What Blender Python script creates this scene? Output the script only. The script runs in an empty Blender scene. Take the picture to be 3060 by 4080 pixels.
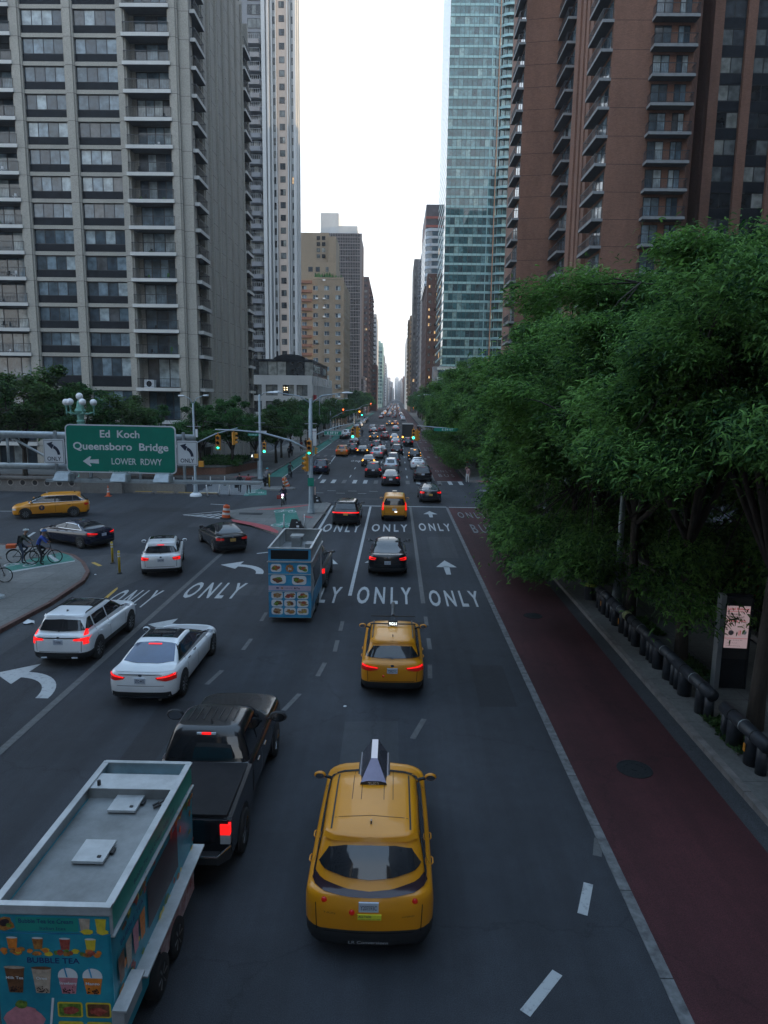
import bpy, math, random
import numpy as np
from mathutils import Vector, Matrix
from mathutils.bvhtree import BVHTree
rnd = random.Random(7)
C = bpy.context.scene.collection
sc = bpy.context.scene
# ---------------------------------------------------------------- camera, sky, sun, exposure
CAMZ = 8.8
cd = bpy.data.cameras.new('camera'); cam = bpy.data.objects.new('camera', cd); C.objects.link(cam)
Rw = np.array([[0.99977709, 0.01539627, -0.0144476], [0.01675, -0.16179785, 0.98668176], [0.01285363, -0.98670381, -0.16201967]])
M3 = Matrix([[Rw[0][0], -Rw[0][1], -Rw[0][2]], [Rw[1][0], -Rw[1][1], -Rw[1][2]], [Rw[2][0], -Rw[2][1], -Rw[2][2]]])
cam.matrix_world = Matrix.Translation((0, 0, CAMZ)) @ M3.to_4x4()
cd.sensor_fit = 'VERTICAL'; cd.sensor_height = 24.0; cd.lens = 24.0 * 2768.6 / 4080.0
cd.clip_start = 0.1; cd.clip_end = 12000
sc.camera = cam
SUN_EL, SUN_AZ = math.radians(6.5), math.radians(97)     # azimuth clockwise from straight ahead (+Y)
w = bpy.data.worlds.new("World"); sc.world = w; w.use_nodes = True
nt = w.node_tree; nt.nodes.clear()
sky = nt.nodes.new('ShaderNodeTexSky'); sky.sky_type = 'NISHITA'; sky.sun_disc = False
sky.sun_elevation = SUN_EL; sky.sun_rotation = SUN_AZ; sky.air_density = 1.0; sky.dust_density = 4.0; sky.ozone_density = 3.0
bg = nt.nodes.new('ShaderNodeBackground'); bg.inputs[1].default_value = 0.15
tcw = nt.nodes.new('ShaderNodeTexCoord'); sxw = nt.nodes.new('ShaderNodeSeparateXYZ'); nt.links.new(tcw.outputs['Generated'], sxw.inputs[0])
veil = nt.nodes.new('ShaderNodeValToRGB'); veil.color_ramp.elements[0].position = 0.0; veil.color_ramp.elements[1].position = .75      # thin high cloud over the blue
veil.color_ramp.elements[0].color = (1.0, .99, .97, 1); veil.color_ramp.elements[1].color = (.50, .72, 1.0, 1); e_ = veil.color_ramp.elements.new(.3); e_.color = (.90, .96, 1.0, 1)
nt.links.new(sxw.outputs[2], veil.inputs[0])
vm = nt.nodes.new('ShaderNodeVectorMath'); vm.operation = 'SCALE'; vm.inputs['Scale'].default_value = 4.6; nt.links.new(veil.outputs[0], vm.inputs[0])
va = nt.nodes.new('ShaderNodeVectorMath'); va.operation = 'MULTIPLY_ADD'; va.inputs[1].default_value = (.35, .35, .35)
wo = nt.nodes.new('ShaderNodeOutputWorld'); nt.links.new(sky.outputs[0], va.inputs[0]); nt.links.new(vm.outputs[0], va.inputs[2]); nt.links.new(va.outputs[0], bg.inputs[0]); nt.links.new(bg.outputs[0], wo.inputs[0])
sd = bpy.data.lights.new('sun', 'SUN'); sd.energy = 2.0; sd.angle = math.radians(0.5); sd.color = (1.0, 0.72, 0.42)
so = bpy.data.objects.new('sun', sd); C.objects.link(so)
dv = Vector((math.sin(SUN_AZ) * math.cos(SUN_EL), math.cos(SUN_AZ) * math.cos(SUN_EL), math.sin(SUN_EL)))
so.rotation_euler = (-dv).to_track_quat('-Z', 'Y').to_euler()
sc.view_settings.view_transform = 'Standard'; sc.view_settings.look = 'None'; sc.view_settings.gamma = 1; sc.view_settings.exposure = 1.28
sc.cycles.max_bounces = 6; sc.cycles.diffuse_bounces = 3; sc.cycles.glossy_bounces = 3; sc.cycles.transmission_bounces = 4; sc.cycles.volume_bounces = 1
sc.cycles.volume_step_rate = 4; sc.cycles.use_fast_gi = False
# ---------------------------------------------------------------- helpers
def G(x, y, z=0.0):
    "the real point on the level z that stands at this place of the photograph (3060x4080)"
    v = Rw @ np.array([x - 1530.0, y - 2040.0, 2768.6]); t = (z - CAMZ) / v[2]
    return (v[0] * t, v[1] * t)
def tag(o, label=None, cat=None, group=None, kind=None):
    if label: o['label'] = label
    if cat: o['category'] = cat
    if group: o['group'] = group
    if kind: o['kind'] = kind
    return o
def empty(name, loc=(0, 0, 0), rz=0.0, label=None, cat=None, group=None):
    o = bpy.data.objects.new(name, None); C.objects.link(o); o.location = loc; o.rotation_euler = (0, 0, rz); o.empty_display_size = .3
    return tag(o, label, cat, group)
def copy_tree(o, parent=None):
    c = o.copy(); C.objects.link(c)
    if parent: c.parent = parent
    for ch in list(o.children): copy_tree(ch, c)
    return c
class Fr:
    "a frame on a facade: u along it, d out of it"
    def __init__(s, O, u, n): s.O = O; s.u = u; s.n = n
    def p(s, u, d, z): return (s.O[0] + s.u[0] * u + s.n[0] * d, s.O[1] + s.u[1] * u + s.n[1] * d, z)
class MB:
    def __init__(s): s.v = []; s.f = []; s.m = []
    def face(s, pts, m=0):
        b = len(s.v); s.v += [tuple(p) for p in pts]; s.f.append(tuple(range(b, b + len(pts)))); s.m.append(m)
    def hexa(s, p, m=0):
        b = len(s.v); s.v += p
        for q in ((0, 3, 2, 1), (4, 5, 6, 7), (0, 1, 5, 4), (1, 2, 6, 5), (2, 3, 7, 6), (3, 0, 4, 7)):
            s.f.append(tuple(b + i for i in q)); s.m.append(m)
    def box(s, x0, x1, y0, y1, z0, z1, m=0):
        s.hexa([(x0, y0, z0), (x1, y0, z0), (x1, y1, z0), (x0, y1, z0), (x0, y0, z1), (x1, y0, z1), (x1, y1, z1), (x0, y1, z1)], m)
    def fb(s, F, u0, u1, d0, d1, z0, z1, m=0):
        s.hexa([F.p(u0, d0, z0), F.p(u1, d0, z0), F.p(u1, d1, z0), F.p(u0, d1, z0), F.p(u0, d0, z1), F.p(u1, d0, z1), F.p(u1, d1, z1), F.p(u0, d1, z1)], m)
    def prism(s, poly, z0, z1, m=0):
        n = len(poly); b = len(s.v)
        s.v += [(p[0], p[1], z0) for p in poly] + [(p[0], p[1], z1) for p in poly]
        s.f.append(tuple(range(b + n - 1, b - 1, -1))); s.m.append(m); s.f.append(tuple(range(b + n, b + 2 * n))); s.m.append(m)
        for i in range(n):
            j = (i + 1) % n; s.f.append((b + i, b + j, b + n + j, b + n + i)); s.m.append(m)
    def prismx(s, poly, x0, x1, m=0):
        "polygon in (y,z) pushed along x"
        n = len(poly); b = len(s.v)
        s.v += [(x0, p[0], p[1]) for p in poly] + [(x1, p[0], p[1]) for p in poly]
        s.f.append(tuple(range(b + n - 1, b - 1, -1))); s.m.append(m); s.f.append(tuple(range(b + n, b + 2 * n))); s.m.append(m)
        for i in range(n):
            j = (i + 1) % n; s.f.append((b + i, b + j, b + n + j, b + n + i)); s.m.append(m)
    def tube(s, pts, r, n=8, m=0, caps=True):
        pts = [Vector(p) for p in pts]; k = len(pts)
        rs = r if isinstance(r, (list, tuple)) else [r] * k
        b = len(s.v); up = None
        for i, p in enumerate(pts):
            t = (pts[min(i + 1, k - 1)] - pts[max(i - 1, 0)]).normalized()
            if up is None: up = Vector((0, 0, 1)) if abs(t.z) < .9 else Vector((1, 0, 0))
            a = t.cross(up).normalized(); c = a.cross(t).normalized(); up = c
            for j in range(n):
                q = 2 * math.pi * j / n; s.v.append(tuple(p + (a * math.cos(q) + c * math.sin(q)) * rs[i]))
        for i in range(k - 1):
            for j in range(n):
                jj = (j + 1) % n; s.f.append((b + i * n + j, b + i * n + jj, b + (i + 1) * n + jj, b + (i + 1) * n + j)); s.m.append(m)
        if caps:
            s.f.append(tuple(b + j for j in range(n - 1, -1, -1))); s.m.append(m)
            s.f.append(tuple(b + (k - 1) * n + j for j in range(n))); s.m.append(m)
    def lathe(s, prof, c=(0, 0, 0), n=14, m=0, axis='z'):
        b = len(s.v); k = len(prof)
        for (r, h) in prof:
            for j in range(n):
                q = 2 * math.pi * j / n; a, e = r * math.cos(q), r * math.sin(q)
                s.v.append((c[0] + a, c[1] + e, c[2] + h) if axis == 'z' else ((c[0] + h, c[1] + a, c[2] + e) if axis == 'x' else (c[0] + a, c[1] + h, c[2] + e)))
        for i in range(k - 1):
            for j in range(n):
                jj = (j + 1) % n; s.f.append((b + i * n + j, b + i * n + jj, b + (i + 1) * n + jj, b + (i + 1) * n + j)); s.m.append(m)
        s.f.append(tuple(b + j for j in range(n - 1, -1, -1))); s.m.append(m)
        s.f.append(tuple(b + (k - 1) * n + j for j in range(n))); s.m.append(m)
    def ball(s, c, r, n=10, m=0, sz=1.0):
        s.lathe([(max(.02 * r, r * math.sin(math.pi * i / 7)), -r * sz * math.cos(math.pi * i / 7)) for i in range(8)], c, n, m)
    def disc(s, c, u, v, rx, ry, n=14, m=0):
        c = Vector(c); u = Vector(u); v = Vector(v)
        s.face([c + u * rx * math.cos(2 * math.pi * i / n) + v * ry * math.sin(2 * math.pi * i / n) for i in range(n)], m)
    def grid(s, rows, m=0, flip=False):
        b = len(s.v); nn = len(rows[0])
        for r in rows: s.v += [tuple(p) for p in r]
        for i in range(len(rows) - 1):
            for j in range(nn - 1):
                q = (b + i * nn + j, b + i * nn + j + 1, b + (i + 1) * nn + j + 1, b + (i + 1) * nn + j)
                s.f.append(q[::-1] if flip else q); s.m.append(m)
    def text(s, body, c, u, v, h, width=None, m=0, bold=0.0, align='C', sp=1.0):
        "lettering laid on a surface at c; u = reading direction, v = up, h = cap height"
        V, Fc, w0 = text_mesh(body, bold, sp)
        k = h / .70; kx = k if width is None else width / max(w0, 1e-3)
        c = Vector(c); u = Vector(u); v = Vector(v); b = len(s.v)
        ox = {'C': -w0 / 2, 'L': 0, 'R': -w0}[align]
        for (x, y) in V: s.v.append(tuple(c + u * ((x + ox) * kx) + v * (y * k)))
        for f in Fc: s.f.append(tuple(b + i for i in f)); s.m.append(m)
    def build(s, name, mats, parent=None, smooth=False):
        me = bpy.data.meshes.new(name); me.from_pydata(s.v, [], s.f)
        if not isinstance(mats, (list, tuple)): mats = [mats]
        for mm in mats: me.materials.append(mm)
        if len(mats) > 1: me.polygons.foreach_set('material_index', s.m)
        if smooth: me.polygons.foreach_set('use_smooth', [True] * len(s.f))
        me.validate(); me.update()
        o = bpy.data.objects.new(name, me); C.objects.link(o)
        if parent: o.parent = parent
        return o
_tc = {}
def text_mesh(body, bold=0.0, sp=1.0):
    key = (body, bold, sp)
    if key not in _tc:
        cu = bpy.data.curves.new('lettering', 'FONT'); cu.body = body; cu.size = 1; cu.offset = bold; cu.resolution_u = 3; cu.space_character = sp
        o = bpy.data.objects.new('lettering', cu); C.objects.link(o)
        bpy.context.view_layer.update()
        me = bpy.data.meshes.new_from_object(o.evaluated_get(bpy.context.evaluated_depsgraph_get()))
        V = [(p.co.x, p.co.y) for p in me.vertices]; Fc = [tuple(p.vertices) for p in me.polygons]
        x0 = min(p[0] for p in V); V = [(p[0] - x0, p[1]) for p in V]
        _tc[key] = (V, Fc, max(p[0] for p in V))
        bpy.data.objects.remove(o); bpy.data.meshes.remove(me); bpy.data.curves.remove(cu)
    return _tc[key]
# ---------------------------------------------------------------- materials
def nodes(name):
    m = bpy.data.materials.new(name); m.use_nodes = True
    return m, m.node_tree, m.node_tree.nodes['Principled BSDF']
def setv(b, **k):
    for kk, v in k.items():
        b.inputs[kk.replace('_', ' ')].default_value = v
def c4(c): return (c[0], c[1], c[2], 1)
def mat(name, col, rough=.6, metal=0, var=.12, scale=2.0, bump=0.0, bscale=None, col2=None, coat=0, emis=0, ecol=None, detail=6, obj=0, stretch=None, spec=.5):
    m, t, b = nodes(name); L = t.links
    tc = t.nodes.new('ShaderNodeTexCoord'); src = tc.outputs['Object']
    if stretch:
        mp = t.nodes.new('ShaderNodeMapping'); mp.inputs['Scale'].default_value = stretch; L.new(src, mp.inputs[0]); src = mp.outputs[0]
    n = t.nodes.new('ShaderNodeTexNoise'); n.inputs['Scale'].default_value = scale; n.inputs['Detail'].default_value = detail; n.inputs['Roughness'].default_value = .65
    L.new(src, n.inputs[0])
    r = t.nodes.new('ShaderNodeValToRGB'); r.color_ramp.elements[0].position = .32; r.color_ramp.elements[1].position = .70
    c2 = col2 or [x * (1 + var) for x in col]
    r.color_ramp.elements[0].color = c4([x * (1 - var) for x in col]); r.color_ramp.elements[1].color = c4(c2)
    L.new(n.outputs[0], r.inputs[0]); out = r.outputs[0]
    if obj:
        oi = t.nodes.new('ShaderNodeObjectInfo'); h = t.nodes.new('ShaderNodeHueSaturation'); mr = t.nodes.new('ShaderNodeMapRange')
        mr.inputs[3].default_value = 1 - obj; mr.inputs[4].default_value = 1 + obj
        L.new(oi.outputs['Random'], mr.inputs[0]); L.new(mr.outputs[0], h.inputs['Value']); L.new(out, h.inputs['Color']); out = h.outputs[0]
    L.new(out, b.inputs['Base Color'])
    setv(b, Roughness=rough, Metallic=metal, Coat_Weight=coat, Specular_IOR_Level=spec)
    if emis: setv(b, Emission_Color=c4(ecol or col), Emission_Strength=emis); m.cycles.emission_sampling = 'NONE'
    if bump:
        n2 = t.nodes.new('ShaderNodeTexNoise'); n2.inputs['Scale'].default_value = bscale or scale * 8; n2.inputs['Detail'].default_value = 8
        L.new(src, n2.inputs[0]); bp = t.nodes.new('ShaderNodeBump'); bp.inputs['Strength'].default_value = bump; bp.inputs['Distance'].default_value = .03
        L.new(n2.outputs[0], bp.inputs['Height']); L.new(bp.outputs[0], b.inputs['Normal'])
    return m
def wallmat(name, col, brick=None, joint=0, var=.14, rough=.85, stain=.25, jv=3.0, jh=3.0):
    "masonry: large soft stains, fine grain, optional brick courses or panel joints"
    m, t, b = nodes(name); L = t.links
    tc = t.nodes.new('ShaderNodeTexCoord')
    n = t.nodes.new('ShaderNodeTexNoise'); n.inputs['Scale'].default_value = .25; n.inputs['Detail'].default_value = 8; n.inputs['Roughness'].default_value = .7
    mp = t.nodes.new('ShaderNodeMapping'); mp.inputs['Scale'].default_value = (1, 1, .3); L.new(tc.outputs['Object'], mp.inputs[0]); L.new(mp.outputs[0], n.inputs[0])
    n2 = t.nodes.new('ShaderNodeTexNoise'); n2.inputs['Scale'].default_value = 9; n2.inputs['Detail'].default_value = 6; L.new(tc.outputs['Object'], n2.inputs[0])
    r = t.nodes.new('ShaderNodeValToRGB'); r.color_ramp.elements[0].position = .3; r.color_ramp.elements[1].position = .72
    r.color_ramp.elements[0].color = c4([x * (1 - stain) for x in col]); r.color_ramp.elements[1].color = c4([x * (1 + stain * .6) for x in col])
    L.new(n.outputs[0], r.inputs[0])
    mx = t.nodes.new('ShaderNodeMix'); mx.data_type = 'RGBA'; mx.blend_type = 'MULTIPLY'; mx.inputs[0].default_value = 1
    r2 = t.nodes.new('ShaderNodeValToRGB'); r2.color_ramp.elements[0].color = c4([1 - var] * 3); r2.color_ramp.elements[1].color = c4([1 + var] * 3); r2.color_ramp.elements[0].position = .3; r2.color_ramp.elements[1].position = .7
    L.new(n2.outputs[0], r2.inputs[0]); L.new(r.outputs[0], mx.inputs[6]); L.new(r2.outputs[0], mx.inputs[7])
    out = mx.outputs[2]
    if brick:
        sx = t.nodes.new('ShaderNodeSeparateXYZ'); L.new(tc.outputs['Object'], sx.inputs[0])
        ad = t.nodes.new('ShaderNodeMath'); L.new(sx.outputs[0], ad.inputs[0]); L.new(sx.outputs[1], ad.inputs[1])
        cx = t.nodes.new('ShaderNodeCombineXYZ'); L.new(ad.outputs[0], cx.inputs[0]); L.new(sx.outputs[2], cx.inputs[1])
        bt = t.nodes.new('ShaderNodeTexBrick'); bt.inputs['Scale'].default_value = 1; bt.inputs['Brick Width'].default_value = brick[0]; bt.inputs['Row Height'].default_value = brick[1]
        bt.inputs['Mortar Size'].default_value = .012; bt.inputs['Color1'].default_value = c4([.86] * 3); bt.inputs['Color2'].default_value = c4([1.15] * 3); bt.inputs['Mortar'].default_value = c4([.8] * 3)
        L.new(cx.outputs[0], bt.inputs[0])
        m2 = t.nodes.new('ShaderNodeMix'); m2.data_type = 'RGBA'; m2.blend_type = 'MULTIPLY'; m2.inputs[0].default_value = 1
        L.new(out, m2.inputs[6]); L.new(bt.outputs[0], m2.inputs[7]); out = m2.outputs[2]
    L.new(out, b.inputs['Base Color']); setv(b, Roughness=rough)
    bp = t.nodes.new('ShaderNodeBump'); bp.inputs['Strength'].default_value = .25; bp.inputs['Distance'].default_value = .03
    L.new(n2.outputs[0], bp.inputs['Height']); L.new(bp.outputs[0], b.inputs['Normal'])
    return m
def slabmat(name, col):
    "pavement flags: joints, stains, gum"
    m = wallmat(name, col, brick=(1.5, 1.5), var=.16, stain=.4, rough=.9); t = m.node_tree
    for n in t.nodes:
        if n.type == 'COMBXYZ': cx = n
        if n.type == 'TEX_BRICK': n.offset = 0; n.inputs['Mortar Size'].default_value = .012; n.inputs['Mortar'].default_value = (.5, .5, .5, 1); n.inputs['Color1'].default_value = (.93, .93, .93, 1); n.inputs['Color2'].default_value = (1.07, 1.07, 1.07, 1); b = n
        if n.type == 'TEX_COORD': tc = n
    t.links.new(tc.outputs['Object'], b.inputs[0]); return m
def glassmat(name, cols, rough=.06, lit=0.0, spec=.8, wave=.02):
    "window glass with rooms, blinds, curtains and sky reflection painted in, different for every pane"
    m, t, b = nodes(name); L = t.links
    g = t.nodes.new('ShaderNodeNewGeometry'); oi = t.nodes.new('ShaderNodeObjectInfo')
    ad = t.nodes.new('ShaderNodeMath'); L.new(g.outputs['Random Per Island'], ad.inputs[0]); L.new(oi.outputs['Random'], ad.inputs[1])
    fr = t.nodes.new('ShaderNodeMath'); fr.operation = 'FRACT'; L.new(ad.outputs[0], fr.inputs[0])
    r = t.nodes.new('ShaderNodeValToRGB'); r.color_ramp.interpolation = 'CONSTANT'
    while len(r.color_ramp.elements) < len(cols): r.color_ramp.elements.new(.5)
    for i, (p, c) in enumerate(cols): r.color_ramp.elements[i].position = p; r.color_ramp.elements[i].color = c4(c)
    L.new(fr.outputs[0], r.inputs[0])
    tc = t.nodes.new('ShaderNodeTexCoord'); n = t.nodes.new('ShaderNodeTexNoise'); n.inputs['Scale'].default_value = 1.3; n.inputs['Detail'].default_value = 3; L.new(tc.outputs['Object'], n.inputs[0])
    mx = t.nodes.new('ShaderNodeMix'); mx.data_type = 'RGBA'; mx.blend_type = 'MULTIPLY'; mx.inputs[0].default_value = .8
    r2 = t.nodes.new('ShaderNodeValToRGB'); r2.color_ramp.elements[0].position = .35; r2.color_ramp.elements[1].position = .65; r2.color_ramp.elements[0].color = c4([.45] * 3); r2.color_ramp.elements[1].color = c4([1.2] * 3)
    L.new(n.outputs[0], r2.inputs[0]); L.new(r.outputs[0], mx.inputs[6]); L.new(r2.outputs[0], mx.inputs[7]); L.new(mx.outputs[2], b.inputs['Base Color'])
    setv(b, Roughness=rough, Specular_IOR_Level=spec)
    bp = t.nodes.new('ShaderNodeBump'); bp.inputs['Strength'].default_value = wave; L.new(n.outputs[0], bp.inputs['Height']); L.new(bp.outputs[0], b.inputs['Normal'])
    if lit:
        gt = t.nodes.new('ShaderNodeMath'); gt.operation = 'GREATER_THAN'; gt.inputs[1].default_value = 1 - lit; L.new(fr.outputs[0], gt.inputs[0])
        ml = t.nodes.new('ShaderNodeMath'); ml.operation = 'MULTIPLY'; ml.inputs[1].default_value = .38; L.new(gt.outputs[0], ml.inputs[0])
        m2 = t.nodes.new('ShaderNodeMath'); m2.operation = 'MULTIPLY'; L.new(ml.outputs[0], m2.inputs[0]); L.new(r2.outputs[0], m2.inputs[1])
        b.inputs['Emission Color'].default_value = (1, .6, .25, 1); L.new(m2.outputs[0], b.inputs['Emission Strength']); m.cycles.emission_sampling = 'NONE'
    return m
def asphalt(name, col, patch=.35, rough=.82):
    m, t, b = nodes(name); L = t.links; tc = t.nodes.new('ShaderNodeTexCoord'); src = tc.outputs['Object']
    def noise(s, d, st=None, rg=.6):
        n = t.nodes.new('ShaderNodeTexNoise'); n.inputs['Scale'].default_value = s; n.inputs['Detail'].default_value = d; n.inputs['Roughness'].default_value = rg
        if st: mp = t.nodes.new('ShaderNodeMapping'); mp.inputs['Scale'].default_value = st; L.new(src, mp.inputs[0]); L.new(mp.outputs[0], n.inputs[0])
        else: L.new(src, n.inputs[0])
        return n
    def ramp(n, a, b_, p0=.3, p1=.7):
        r = t.nodes.new('ShaderNodeValToRGB'); r.color_ramp.elements[0].position = p0; r.color_ramp.elements[1].position = p1
        r.color_ramp.elements[0].color = c4(a); r.color_ramp.elements[1].color = c4(b_); L.new(n.outputs[0], r.inputs[0]); return r
    def mul(a, b_):
        x = t.nodes.new('ShaderNodeMix'); x.data_type = 'RGBA'; x.blend_type = 'MULTIPLY'; x.inputs[0].default_value = 1; L.new(a, x.inputs[6]); L.new(b_, x.inputs[7]); return x.outputs[2]
    big = ramp(noise(.09, 5), [x * (1 - patch) for x in col], [x * (1 + patch) for x in col])
    lane = ramp(noise(1.0, 4, (.9, .03, 1)), [.70] * 3, [1.26] * 3)        # wear along the wheel tracks
    fine = ramp(noise(60, 3), [.6] * 3, [1.4] * 3, .35, .65)
    mid = ramp(noise(2.2, 7, None, .75), [.86] * 3, [1.14] * 3)
    cr = t.nodes.new('ShaderNodeTexVoronoi'); cr.feature = 'DISTANCE_TO_EDGE'; cr.inputs['Scale'].default_value = .16; 
    nn = noise(1.5, 5); ad = t.nodes.new('ShaderNodeMix'); ad.data_type = 'RGBA'; ad.inputs[0].default_value = .35; L.new(src, ad.inputs[6]); L.new(nn.outputs[1], ad.inputs[7]); 
    va = t.nodes.new('ShaderNodeVectorMath'); va.operation = 'ADD'; L.new(src, va.inputs[0]); L.new(nn.outputs[1], va.inputs[1]); L.new(va.outputs[0], cr.inputs[0])
    crk = ramp(cr, [.72] * 3, [1] * 3, .0, .006)
    L.new(mul(mul(mul(mul(big.outputs[0], lane.outputs[0]), fine.outputs[0]), mid.outputs[0]), crk.outputs[0]), b.inputs['Base Color'])
    setv(b, Roughness=rough, Specular_IOR_Level=.35)
    bp = t.nodes.new('ShaderNodeBump'); bp.inputs['Strength'].default_value = .35; bp.inputs['Distance'].default_value = .01; L.new(fine.outputs[0], bp.inputs['Height']); L.new(bp.outputs[0], b.inputs['Normal'])
    return m
def roadpaint(name, col, wear=.5):
    "thermoplastic marking, chipped and dirty"
    m, t, b = nodes(name); L = t.links; tc = t.nodes.new('ShaderNodeTexCoord')
    n = t.nodes.new('ShaderNodeTexNoise'); n.inputs['Scale'].default_value = 5; n.inputs['Detail'].default_value = 9; n.inputs['Roughness'].default_value = .75; L.new(tc.outputs['Object'], n.inputs[0])
    r = t.nodes.new('ShaderNodeValToRGB'); r.color_ramp.elements[0].position = .2 + wear * .25; r.color_ramp.elements[1].position = .33 + wear * .35
    r.color_ramp.elements[0].color = c4([x * .30 + .035 for x in col]); r.color_ramp.elements[1].color = c4(col); L.new(n.outputs[0], r.inputs[0]); L.new(r.outputs[0], b.inputs['Base Color'])
    setv(b, Roughness=.7); return m
def foliage(name, dark, light, tr=.35):
    m, t, b = nodes(name); L = t.links
    g = t.nodes.new('ShaderNodeNewGeometry'); tc = t.nodes.new('ShaderNodeTexCoord')
    n = t.nodes.new('ShaderNodeTexNoise'); n.inputs['Scale'].default_value = .55; n.inputs['Detail'].default_value = 4; L.new(tc.outputs['Object'], n.inputs[0])
    mth = t.nodes.new('ShaderNodeMath'); mth.operation = 'MULTIPLY_ADD'; mth.inputs[1].default_value = .55; L.new(g.outputs['Random Per Island'], mth.inputs[0]); L.new(n.outputs[0], mth.inputs[2])
    r = t.nodes.new('ShaderNodeValToRGB'); r.color_ramp.elements[0].position = .45; r.color_ramp.elements[1].position = 1.0
    r.color_ramp.elements[0].color = c4(dark); r.color_ramp.elements[1].color = c4(light); L.new(mth.outputs[0], r.inputs[0])
    L.new(r.outputs[0], b.inputs['Base Color']); setv(b, Roughness=.75, Specular_IOR_Level=.2)
    tl = t.nodes.new('ShaderNodeBsdfTranslucent'); L.new(r.outputs[0], tl.inputs[0]); mx = t.nodes.new('ShaderNodeMixShader'); mx.inputs[0].default_value = tr
    L.new(b.outputs[0], mx.inputs[1]); L.new(tl.outputs[0], mx.inputs[2]); L.new(mx.outputs[0], t.nodes['Material Output'].inputs[0]); return m
K = {}
K['asphalt'] = asphalt('asphalt', (.028, .032, .039), .42)
K['asphalt_old'] = asphalt('asphalt_old', (.045, .049, .055), .35)
K['redlane'] = asphalt('red_bus_lane', (.052, .015, .018), .5)
K['greenlane'] = asphalt('green_bike_lane', (.035, .16, .13), .25)
K['concrete'] = slabmat('pavement_concrete', (.135, .138, .135))
K['kerb'] = mat('kerb_stone', (.16, .15, .145), .8, var=.35, scale=2.5, bump=.4)
K['rust'] = mat('rusty_kerb', (.10, .05, .042), .8, var=.35, scale=4, bump=.4)
K['tactile'] = mat('red_tactile', (.30, .05, .06), .7, var=.2, scale=5)
K['white'] = roadpaint('white_marking', (.36, .38, .39), .42)
K['faded'] = roadpaint('faded_marking', (.095, .10, .105), .8)
K['yellowline'] = roadpaint('yellow_marking', (.42, .27, .05), .4)
K['busword'] = roadpaint('bus_lane_lettering', (.15, .17, .18), .6)
K['tan'] = wallmat('tan_precast', (.38, .362, .322), var=.16, stain=.16)
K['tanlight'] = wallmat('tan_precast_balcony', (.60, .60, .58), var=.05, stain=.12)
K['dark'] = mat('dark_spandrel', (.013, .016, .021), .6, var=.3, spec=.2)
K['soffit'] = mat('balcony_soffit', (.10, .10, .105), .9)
K['black'] = mat('black_metal', (.012, .013, .015), .4, metal=.0)
K['darkrail'] = mat('dark_railing', (.03, .034, .042), .4)
K['glass'] = glassmat('window_glass', [(0, (.04, .065, .09)), (.18, (.10, .15, .19)), (.38, (.20, .275, .33)), (.60, (.06, .09, .115)), (.72, (.36, .43, .46)), (.93, (.09, .10, .11))], lit=.003)  # pale bluish tones paint in the sky's reflection besides curtains
K['glass_dim'] = glassmat('dim_window_glass', [(0, (.02, .025, .03)), (.3, (.05, .06, .07)), (.6, (.14, .155, .155)), (.85, (.27, .28, .26))], lit=.012, spec=.6)
K['glass_teal'] = glassmat('teal_tower_glass', [(0, (.02, .085, .10)), (.35, (.035, .12, .14)), (.6, (.09, .20, .22)), (.8, (.02, .06, .075)), (.9, (.20, .33, .33))], lit=.003, spec=1.0, rough=.03, wave=.06)
K['brick'] = wallmat('brown_brick', (.225, .115, .08), brick=(.24, .085), var=.12, stain=.3)
K['brickdark'] = wallmat('dark_brown_brick', (.085, .045, .04), brick=(.24, .085), var=.12, stain=.3)
K['brickwarm'] = wallmat('tan_brick', (.30, .235, .165), brick=(.24, .085), var=.12, stain=.2)
K['whitewall'] = wallmat('pale_concrete', (.52, .53, .53), var=.07, stain=.15)
K['pinkwall'] = wallmat('pink_beige_wall', (.55, .45, .38), var=.07, stain=.12)
K['grey'] = wallmat('grey_stone', (.22, .23, .25), var=.1, stain=.2)
K['galv'] = mat('galvanised_steel', (.33, .37, .39), .45, metal=.35, var=.2, scale=4)
K['polegrey'] = mat('painted_pole', (.30, .36, .40), .5, metal=.1, var=.2, scale=3)
K['sigyellow'] = mat('signal_yellow', (.62, .27, .03), .45, var=.15, scale=4)
K['signgreen'] = mat('sign_green', (.0, .20, .14), .45, var=.08)
K['signwhite'] = mat('sign_white', (.66, .69, .72), .5, var=.06)
K['signgrey'] = mat('sign_back', (.3, .32, .34), .5, metal=.4)
K['bark'] = mat('bark', (.05, .042, .036), .95, var=.4, scale=6, bump=.8, stretch=(1, 1, .2))
K['leafA'] = foliage('honeylocust_leaf', (.010, .048, .018), (.145, .30, .065))
K['leafB'] = foliage('street_tree_leaf', (.014, .055, .024), (.085, .22, .06))
K['leafC'] = foliage('olive_leaf', (.02, .05, .02), (.09, .17, .05))
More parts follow.
